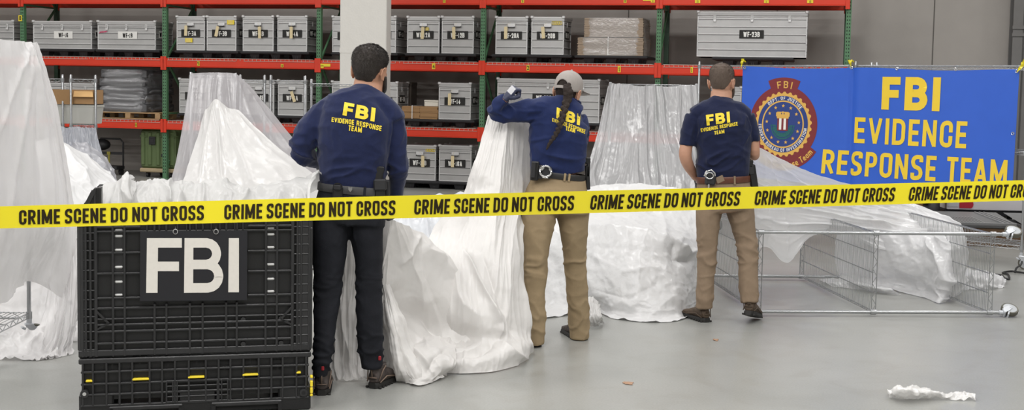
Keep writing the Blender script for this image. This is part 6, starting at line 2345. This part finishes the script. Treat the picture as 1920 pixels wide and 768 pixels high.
# C: white covered load behind the woman's legs
b = MB()
sheet(b, [[(1000, 345, 10.7), (1060, 345, 10.7), (1110, 349, 10.7), (1170, 344, 10.9), (1230, 348, 10.9), (1285, 356, 10.9), (1313, 365, 10.8)],
          [(1000, 385, 10.3), (1060, 390, 10.2), (1110, 392, 10.1), (1165, 396, 10.1), (1225, 402, 10.1), (1275, 415, 10.1), (1311, 428, 10.2)],
          [(1000, 430, 9.8), (1060, 430, 9.65), (1110, 424, 9.55), (1165, 428, 9.45), (1220, 438, 9.4), (1268, 450, 9.45), (1307, 470, 9.7)],
          [(1000, 490, 9.6), (1060, 490, 9.45), (1112, 486, 9.28), (1165, 490, 9.15), (1225, 498, 9.13), (1275, 503, 9.25), (1305, 510, 9.55)],
          [(1005, 545, 9.4), (1060, 545, 9.3), (1115, 546, 9.1), (1165, 554, 8.98), (1230, 558, 8.95), (1280, 552, 9.08), (1303, 542, 9.45)],
          [(1006, 585, 9.22), (1058, 580, 9.18), (1112, 573, 9.15), (1155, 588, 8.97), (1230, 595, 8.88), (1284, 586, 9.02), (1303, 562, 9.50)],
          [(1008, 597), (1056, 591), (1110, 581), (1152, 596), (1230, 603), (1286, 595), (1303, 568)]],
      170, 160, [(.010, 6, 3, 2), (.004, 7, 12, 2)], [(.016, 6), (.011, 14), (.004, 32)],
      [([(1100, 424), (1165, 430), (1220, 440), (1262, 452), (1282, 468)], .040, 8), ([(1262, 455), (1268, 485), (1300, 490)], -.05, 7), ([(1275, 460), (1290, 476), (1305, 470)], .05, 6), ([(1110, 480), (1170, 510), (1240, 500)], .02, 9), ([(1120, 545), (1180, 560), (1250, 520)], -.018, 10),
       ([(1112, 460), (1175, 465), (1240, 470)], -.015, 7), ([(1200, 470), (1195, 540), (1180, 590)], .015, 7)], 0, 31.9)
sheeting('covered_load', b, SHEETW, 'bulky load wrapped in bright white plastic behind the legs of the woman in the cap')
# loose end of sheet beside the woman's right shoe
b = MB()
sheet(b, [[(1100, 555, 8.75), (1112, 558, 8.8), (1122, 572, 8.8)], [(1102, 590, 8.52), (1116, 590, 8.5), (1128, 592, 8.52)], [(1102, 612), (1118, 611), (1131, 604)]], 40, 40, [(.012, 7, 2, 2)], [(.016, 18), (.008, 40)], (), 0, 2.2)
sheeting('sheet_end', b, SHEET, 'crumpled end of white sheet on the floor beside the right shoe of the woman')

# D: tall shelf at the left edge, draped
b = MB()
sheet(b, [[(-200, 54, 6.57), (-60, 66, 6.86), (15, 75, 7.18), (55, 79, 7.40), (62, 81, 7.46), (66, 84, 7.95)],
          [(-205, 130, 6.54), (-62, 140, 6.84), (22, 146, 7.17), (74, 148, 7.42), (86, 150, 7.55), (92, 152, 8.00)],
          [(-210, 250, 6.52), (-64, 252, 6.82), (30, 255, 7.16), (94, 256, 7.45), (110, 258, 7.62), (118, 260, 8.10)],
          [(-215, 400, 6.50), (-66, 402, 6.80), (35, 405, 7.15), (112, 406, 7.48), (130, 408, 7.70), (138, 410, 8.15)],
          [(-220, 500, 6.52), (-68, 500, 6.82), (25, 500, 7.18), (60, 505, 7.40), (132, 500, 7.72), (142, 500, 8.15)],
          [(-222, 590, 6.57), (-70, 585, 6.86), (5, 568, 7.22), (58, 528, 7.43), (134, 570, 7.75), (144, 570, 8.12)]],
      150, 170, [(.020, 9, .9, 3), (.010, 22, 1.4, 2), (.004, 50, 3, 2)], [(.006, 6), (.003, 20)],
      [([(60, 82), (50, 200), (20, 360), (0, 470)], .03, 7), ([(60, 82), (80, 220), (95, 360), (100, 480)], .03, 8), ([(56, 84), (30, 160), (-10, 260)], .022, 6), ([(62, 90), (62, 300), (60, 520)], .018, 5), ([(58, 84), (66, 180), (74, 300)], -.022, 7)], 0, 41.1)
# pleated tail at the right edge, pooled hem and the far side hanging behind the bottom tier
sheet(b, [[(96, 480, 7.95), (112, 470, 7.86), (130, 462, 7.84), (150, 440, 7.95)], [(88, 560, 7.80), (108, 560, 7.66), (128, 556, 7.64), (148, 540, 7.80)], [(72, 625, 7.60), (95, 630, 7.45), (118, 630, 7.45), (143, 610, 7.65)], [(45, 660, 7.42), (75, 664, 7.33), (105, 662, 7.35), (135, 650, 7.5)], [(40, 672), (72, 674), (105, 669), (140, 661)]],
      70, 100, [(.030, 9, .7, 2), (.010, 20, 1.2, 2)], [(.008, 10)], (), 0, 44.2)
sheet(b, [[(-160, 600, 7.5), (-80, 605, 7.5), (-20, 612, 7.5), (25, 620, 7.5), (60, 615, 7.55), (100, 600, 7.7)], [(-160, 640, 7.3), (-80, 642, 7.3), (-20, 645, 7.3), (25, 648, 7.32), (65, 648, 7.36), (105, 640, 7.5)], [(-160, 670), (-80, 672), (-20, 672), (25, 674), (70, 673), (110, 668)]],
      90, 50, [(.03, 8, 2, 2)], [(.035, 6), (.012, 16)], (), 0, 47.3)
sheet(b, [[(-160, 480, 8.6), (-60, 480, 8.6), (20, 480, 8.6), (90, 480, 8.6), (148, 470, 8.5)], [(-160, 560, 8.5), (-60, 560, 8.5), (20, 560, 8.5), (90, 560, 8.4), (146, 555, 8.3)], [(-160, 625), (-60, 626), (20, 627), (90, 630), (146, 640)]],
      70, 50, [(.02, 9, 2, 2)], [(.02, 6)], (), 0, 49.9)
sheeting('draped_sheet', b, film('left_drape_film', (.80, .785, .785), .10, .30, .30, .06, .25, 20, .008, (1, 1, .3)), 'tall milky plastic drape over the shelf at the left edge of the scene')
c_ = fl(55, 641)
x_, y_ = V((1, .02, 0)).normalized(), V((-.02, 1, 0)).normalized()
wire_shelf('wire_shelf_unit', 'tall wire shelf under the milky drape at the left edge, bottom tier showing', basis(c_ - x_ * .61 - y_ * .37, x_, y_, V((0, 0, 1))), 1.22, .74, [.185, 1.0, 1.80], 1.85, z0=.12, group='draped wire shelves', pitch=.03)

# E: white mound behind the container
b = MB()
sheet(b, [[(66, 266, 9.7), (95, 257, 9.7), (125, 270, 9.7), (160, 288, 9.7), (198, 318, 9.6), (222, 342, 9.5)], [(70, 300, 9.25), (100, 298, 9.15), (130, 304, 9.15), (165, 318, 9.15), (202, 340, 9.15), (228, 354, 9.15)],
          [(75, 350, 8.95), (105, 350, 8.85), (135, 354, 8.82), (170, 360, 8.82), (206, 370, 8.85), (236, 378, 8.9)], [(80, 430, 8.7), (110, 430, 8.6), (140, 432, 8.58), (175, 434, 8.58), (210, 436, 8.6), (244, 440, 8.7)],
          [(80, 594), (110, 596), (140, 598), (175, 598), (210, 598), (246, 596)]], 120, 110, [(.016, 3, 6, 3), (.006, 6, 14, 2)], [(.010, 4), (.005, 12)],
      [([(95, 258), (135, 300), (175, 345)], .04, 8), ([(85, 285), (140, 330), (200, 350)], -.03, 8), ([(100, 300), (150, 355), (190, 390)], .03, 8)], 0, 52.6)
sheeting('covered_heap', b, SHEETW, 'glossy white plastic covered mound between the tall drape and the black container')
b = MB()
sheet(b, [[(112, 300, 11.2), (128, 276, 11.3), (146, 267, 11.3), (170, 272, 11.3), (196, 292, 11.3), (214, 318, 11.2)], [(114, 320, 11.0), (130, 305, 11.0), (150, 298, 11.0), (172, 304, 11.0), (198, 320, 11.0), (218, 338, 11.0)], [(114, 380, 10.8), (132, 380, 10.8), (150, 380, 10.8), (174, 380, 10.8), (200, 380, 10.8), (224, 380, 10.8)], [(114, 500), (132, 500), (150, 500), (174, 500), (200, 500), (224, 500)]],
      70, 60, [(.02, 6, 4, 2)], [(.03, 5), (.014, 13)], (), 0, 58.1)
sheeting('film_mound', b, film('greyish_film', (.40, .40, .43), .20, .25, .3, .12, .6, 22, .01), 'grey see-through film mound behind the glossy white mound')
b = MB()
sheet(b, [[(86, 240, 14.12), (112, 238, 14.1), (136, 239, 14.1), (160, 238, 14.1), (179, 239, 14.12)], [(84, 262, 14.05), (110, 262, 14.0), (136, 264, 14.0), (162, 262, 14.0), (184, 262, 14.05)], [(80, 300, 13.9), (108, 300, 13.85), (136, 300, 13.85), (164, 300, 13.85), (194, 296, 13.9)], [(78, 330, 13.8), (108, 330, 13.8), (136, 330, 13.8), (164, 330, 13.8), (200, 325, 13.8)]],
      80, 50, [(.03, 9, 1, 2), (.015, 20, 2, 2)], [(.012, 8)], (), 0, 61.1)
sheeting('film_curtain', b, film('blue_grey_film', (.46, .48, .54), .34, .25, .3, .10, .6, 26, .012, (1, 1, .2), .25), 'blue grey film curtain hanging below the small shelf with the open carton')

# F: centre left shelf: white sheet inside, frosted film over it
b = MB()
sheet(b, [[(383, 209, 12.36), (391, 201, 12.36), (404, 187, 12.38), (414, 192, 12.36), (431, 204, 12.36), (447, 206, 12.36)], [(374, 242, 12.06), (391, 238, 12.04), (408, 236, 12.04), (425, 236, 12.04), (449, 234, 12.04), (482, 240, 12.12)],
          [(361, 282, 11.72), (386, 280, 11.7), (410, 280, 11.7), (436, 280, 11.7), (472, 281, 11.72), (532, 284, 11.85)], [(348, 322, 11.42), (380, 322, 11.4), (412, 322, 11.4), (450, 322, 11.4), (512, 322, 11.42), (585, 322, 11.75)], [(338, 362, 11.18), (378, 364, 11.15), (415, 365, 11.15), (460, 365, 11.15), (532, 362, 11.2), (622, 354, 11.6)],
          [(330, 460, 10.95), (378, 460, 10.9), (415, 460, 10.9), (465, 460, 10.9), (540, 460, 10.9), (630, 460, 11.3)], [(328, 503), (378, 504), (415, 504), (465, 505), (540, 506), (632, 500)]],
      110, 110, [(.012, 4, 1.2, 2), (.003, 16, 2.5, 2)], [(.012, 4), (.004, 14)], [([(404, 187), (412, 260), (416, 340)], .03, 6), ([(404, 190), (385, 270), (372, 340)], .02, 6), ([(410, 195), (450, 280), (480, 350)], .02, 6)], 0, 66.6)
sheeting('peaked_sheet', b, SHEET, 'opaque white peaked sheet hung over the frosted drape left of the man in charcoal trousers')
b = MB()
sheet(b, [[(357, 138, 12.85), (385, 136, 12.82), (412, 136, 12.82), (440, 138, 12.85), (453, 147, 13.0), (464, 158, 13.2)], [(350, 190, 12.55), (378, 190, 12.5), (408, 190, 12.5), (441, 192, 12.52), (480, 198, 12.7), (506, 205, 12.95)],
          [(340, 250, 12.15), (372, 250, 12.1), (408, 250, 12.1), (452, 252, 12.1), (512, 256, 12.3), (549, 258, 12.6)], [(330, 302, 11.75), (368, 305, 11.7), (410, 305, 11.7), (472, 305, 11.7), (547, 306, 11.9), (592, 306, 12.3)],
          [(318, 352, 11.4), (366, 360, 11.35), (415, 360, 11.35), (482, 360, 11.35), (562, 356, 11.5), (622, 348, 12.0)], [(308, 450, 11.2), (364, 460, 11.1), (415, 460, 11.1), (490, 460, 11.1), (575, 460, 11.2), (650, 450, 11.8)], [(306, 495), (364, 497), (415, 497), (490, 498), (575, 498), (652, 490)]],
      130, 110, [(.014, 5, .8, 3), (.002, 20, 1.5, 2)], [(.008, 4)], [([(441, 140), (500, 225), (560, 300)], .035, 6), ([(438, 140), (470, 220), (500, 300)], .03, 7), ([(357, 138), (345, 240), (330, 320)], .02, 5), ([(441, 140), (442, 250)], .02, 3)], .07, 71.7)
sheeting('frosted_drape', b, VEIL, 'frosted film drape over the shelf between the black container and the rack')

# G: pleated clear film over the middle shelf
b = MB()
sheet(b, [[(1140, 159, 16.38), (1160, 158, 16.36), (1200, 160, 16.36), (1240, 161, 16.36), (1280, 158, 16.36), (1309, 157, 16.38)], [(1130, 205, 16.2), (1154, 206, 16.18), (1198, 206, 16.18), (1242, 206, 16.18), (1284, 206, 16.18), (1313, 206, 16.2)],
          [(1118, 260, 15.95), (1146, 262, 15.9), (1196, 262, 15.9), (1244, 262, 15.9), (1290, 262, 15.9), (1320, 262, 15.95)], [(1100, 318, 15.6), (1138, 322, 15.55), (1194, 322, 15.55), (1248, 322, 15.55), (1298, 322, 15.6), (1332, 320, 15.7)], [(1088, 362, 15.3), (1132, 368, 15.25), (1192, 368, 15.25), (1250, 368, 15.25), (1306, 368, 15.3), (1342, 366, 15.4)], [(1080, 440, 15.1), (1130, 440, 15.1), (1190, 440, 15.1), (1250, 440, 15.1), (1310, 440, 15.1), (1350, 440, 15.2)]],
      220, 120, [(.055, 5, .9, 2), (.030, 12, 1.4, 2), (.004, 30, 3, 2)], [(.010, 4), (.006, 14)], (), 0, 77.7)
sheeting('pleated_film', b, CLEAR, 'clear pleated film hanging over the shelf between the woman and the man in brown khakis')

# H: milky sheet drawn from the man's hand over the fallen shelf
b = MB()
sheet(b, [[(1398, 256, 9.3), (1421, 277, 9.28), (1470, 301, 9.75), (1540, 331, 10.4), (1600, 347, 10.75), (1660, 364, 10.95), (1715, 381, 11.0), (1762, 397, 10.8), (1801, 417, 10.45)],
          [(1402, 330, 9.32), (1426, 343, 9.35), (1470, 358, 9.72), (1540, 374, 10.2), (1600, 385, 10.5), (1660, 395, 10.65), (1718, 405, 10.7), (1768, 418, 10.5), (1807, 434, 10.3)],
          [(1408, 402, 9.42), (1430, 404, 9.42), (1470, 410, 9.7), (1540, 414, 10.0), (1600, 420, 10.3), (1660, 428, 10.45), (1720, 436, 10.4), (1774, 440, 10.2), (1812, 452, 10.2)],
          [(1412, 474, 9.5), (1440, 464, 9.55), (1478, 492, 9.65), (1520, 446, 9.95), (1575, 438, 10.45), (1650, 466, 10.4), (1718, 468, 10.3), (1776, 468, 10.05), (1814, 475, 10.3)]],
      220, 110, [(.030, 1.6, 6, 3), (.012, 4, 14, 2)], [(.010, 5), (.006, 14)],
      [([(1421, 277), (1455, 350), (1470, 420), (1478, 490)], .04, 7), ([(1421, 277), (1500, 345), (1600, 400), (1700, 440)], .04, 8), ([(1425, 280), (1540, 350), (1660, 385), (1780, 420)], -.035, 8), ([(1421, 277), (1440, 380), (1440, 460)], .03, 6), ([(1640, 372), (1720, 398), (1790, 430)], .03, 6)], 0, 83.3)
sheet(b, [[(1570, 436, 10.72), (1620, 428, 10.52), (1680, 436, 10.35), (1740, 440, 10.2), (1785, 436, 10.0), (1814, 446, 10.2)], [(1566, 480, 10.85), (1620, 490, 10.62), (1680, 495, 10.32), (1740, 500, 10.06), (1782, 497, 9.86), (1810, 492, 10.4)],
          [(1572, 508, 10.98), (1625, 519, 10.72), (1680, 530, 10.42), (1735, 541, 10.12), (1775, 546, 9.86), (1808, 526, 10.55)], [(1574, 525), (1625, 535), (1680, 545), (1733, 557), (1767, 567), (1810, 541)]],
      130, 110, [(.018, 7, 3, 2)], [(.018, 7), (.012, 18)], [([(1735, 445), (1762, 480), (1775, 520), (1768, 560)], .07, 9), ([(1755, 440), (1790, 470), (1805, 520)], .04, 7), ([(1580, 440), (1575, 480), (1578, 520)], .03, 6), ([(1770, 520), (1800, 530), (1812, 520)], .04, 6)], 0, 88.8)
sheet(b, [[(1536, 524), (1570, 522), (1610, 528), (1660, 536)], [(1545, 528, 'z', .03), (1580, 527, 'z', .05), (1620, 534, 'z', .06), (1670, 541, 'z', .05)], [(1560, 536), (1600, 541), (1640, 546), (1690, 552)]], 50, 20, [(.012, 8, 3, 2)], [(.02, 14)], (), 0, 91.1)
sheet(b, [[(1795, 500), (1830, 506), (1862, 512), (1884, 520)], [(1798, 512, 'z', .09), (1832, 514, 'z', .11), (1862, 518, 'z', .09), (1886, 526, 'z', .03)], [(1802, 530, 'z', .03), (1835, 532, 'z', .05), (1862, 533, 'z', .04), (1884, 534, 'z', .01)], [(1806, 543), (1838, 542), (1864, 540), (1884, 538)]], 60, 30, [(.02, 6, 2, 2)], [(.03, 9), (.012, 22)], (), 0, 94.4)
sheeting('milky_sheet', b, film('milky_white_film', (.80, .80, .81), .16, .28, .35, .08, .35, 22, .01), 'long milky sheet pulled from the man in brown khakis across the tipped over shelf')

# I: liner bunched over the rim of the container
b = MB()
top = [(186, 352), (200, 346), (222, 344), (236, 327), (248, 333), (256, 345), (282, 339), (303, 336), (326, 341), (347, 343), (371, 346), (398, 338), (424, 338), (445, 349), (470, 352), (492, 349), (520, 342), (552, 338), (582, 330), (600, 322)]
r1 = [(x, y, 6.45 + .015 * math.sin(i * 1.7)) for i, (x, y) in enumerate(top)]
r0 = [(x, y + 34, 7.0) for x, y in top]
r05 = [(x + 1, y + 9, 6.68) for x, y in top]
r2 = [(min(x, 578), min(y + 22 + 3 * math.sin(i * 2.3), 372), 6.32 + .02 * math.sin(i * 1.1)) for i, (x, y) in enumerate(top)]
r3 = [(min(x, 578) - 1, 396, 6.26) for x, y in top]
r4 = [(min(x, 578) - 1, 440, 6.27) for x, y in top]
def on_wall(r, off):
    """same picture stations moved onto a plane parallel to the front wall"""
    return [tuple(p[:2]) + ((onplane(p[0], p[1], KC + kn * (off + .015 * math.sin(i * 1.9)), kn)).y,) for i, p in enumerate(r)]
rows = [on_wall(r0, .95), on_wall(r05, .55), on_wall(r1, .30), on_wall(r2, .16), on_wall(r3, .085), on_wall(r4, .075)]
sheet(b, rows, 260, 90, [(.022, 11, 1.6, 2), (.004, 30, 4, 2)], [(.016, 6), (.007, 16)], [([(340, 345), (346, 365), (352, 385)], -.03, 4), ([(300, 338), (318, 365), (322, 385)], .03, 4), ([(384, 344), (382, 365), (380, 385)], .03, 4), ([(440, 350), (452, 362), (466, 365)], .03, 4), ([(236, 330), (232, 360), (240, 385)], .02, 4)], 0, 97.7)
o = sheeting('container_liner', b, LINER, 'crinkled white liner bunched over the rim of the black container', 'plastic liner')

# J: scrap of film on the open floor
b = MB()
sheet(b, [[(1664, 736), (1680, 729), (1700, 727), (1722, 729), (1756, 735), (1778, 738), (1802, 735), (1829, 742)], [(1666, 734, 'z', .03), (1681, 728, 'z', .075), (1700, 727, 'z', .09), (1722, 731, 'z', .06), (1756, 735, 'z', .045), (1778, 738, 'z', .02), (1804, 736, 'z', .025), (1829, 742, 'z', .02)],
          [(1666, 738, 'z', .03), (1683, 736, 'z', .05), (1701, 737, 'z', .06), (1724, 738, 'z', .05), (1757, 740, 'z', .03), (1780, 743, 'z', .02), (1805, 744, 'z', .012), (1829, 744, 'z', .02)], [(1668, 741), (1686, 744), (1702, 744), (1726, 743), (1758, 745), (1782, 748), (1806, 749), (1828, 747)]],
      110, 36, [(.014, 9, 2, 2)], [(.028, 13), (.014, 30)], (), 0, 101.3)
sheeting('film_scrap', b, film('scrap_film', (.90, .89, .88), .22, .22, .3, .12, .6, 26, .01), 'small crumpled scrap of clear film lying alone on the open floor', 'plastic scrap')
# flecks of brown tape on the floor
rr = random.Random(5)
for px, py, w, h, lab in ((1342, 637.5, 11, 4, 'orange brown fleck of tape on the floor below the man in brown khakis'), (1178, 719, 20, 6, 'orange brown fleck of tape on the open floor near the front'), ):
    c = fl(px, py); k = c.y / F
    b = MB()
    n = 14
    P = []
    for i in range(n):
        a = 2 * math.pi * i / n
        q = 1 + rr.uniform(-.35, .25)
        P.append(V((c.x + w * k / 2 * q * math.cos(a), c.y + h * k * 2.0 * q * math.sin(a), .0035 + .003 * rr.random())))
    b.poly(P); b.poly([p - V((0, 0, .0025)) for p in P][::-1])
    b.rings([P, [p - V((0, 0, .0025)) for p in P]], 0, False)
    tag(b.build('tape_fleck', mat('brown_tape_fleck', (.34, .20, .125), .6, 0, .3, 60), None, True, None, Matrix.Translation(c)), lab, 'tape fleck')
# ------------------------------------------------------------------ world and exposure
w_ = bpy.data.worlds.new('world')
SC.world = w_
w_.use_nodes = True
w_.node_tree.nodes['Background'].inputs[0].default_value = (.9, .95, 1, 1)
w_.node_tree.nodes['Background'].inputs[1].default_value = .0
SC.view_settings.exposure = -1.2
SC.cycles.use_denoising = True
SC.cycles.max_bounces = 8
SC.cycles.transparent_max_bounces = 24
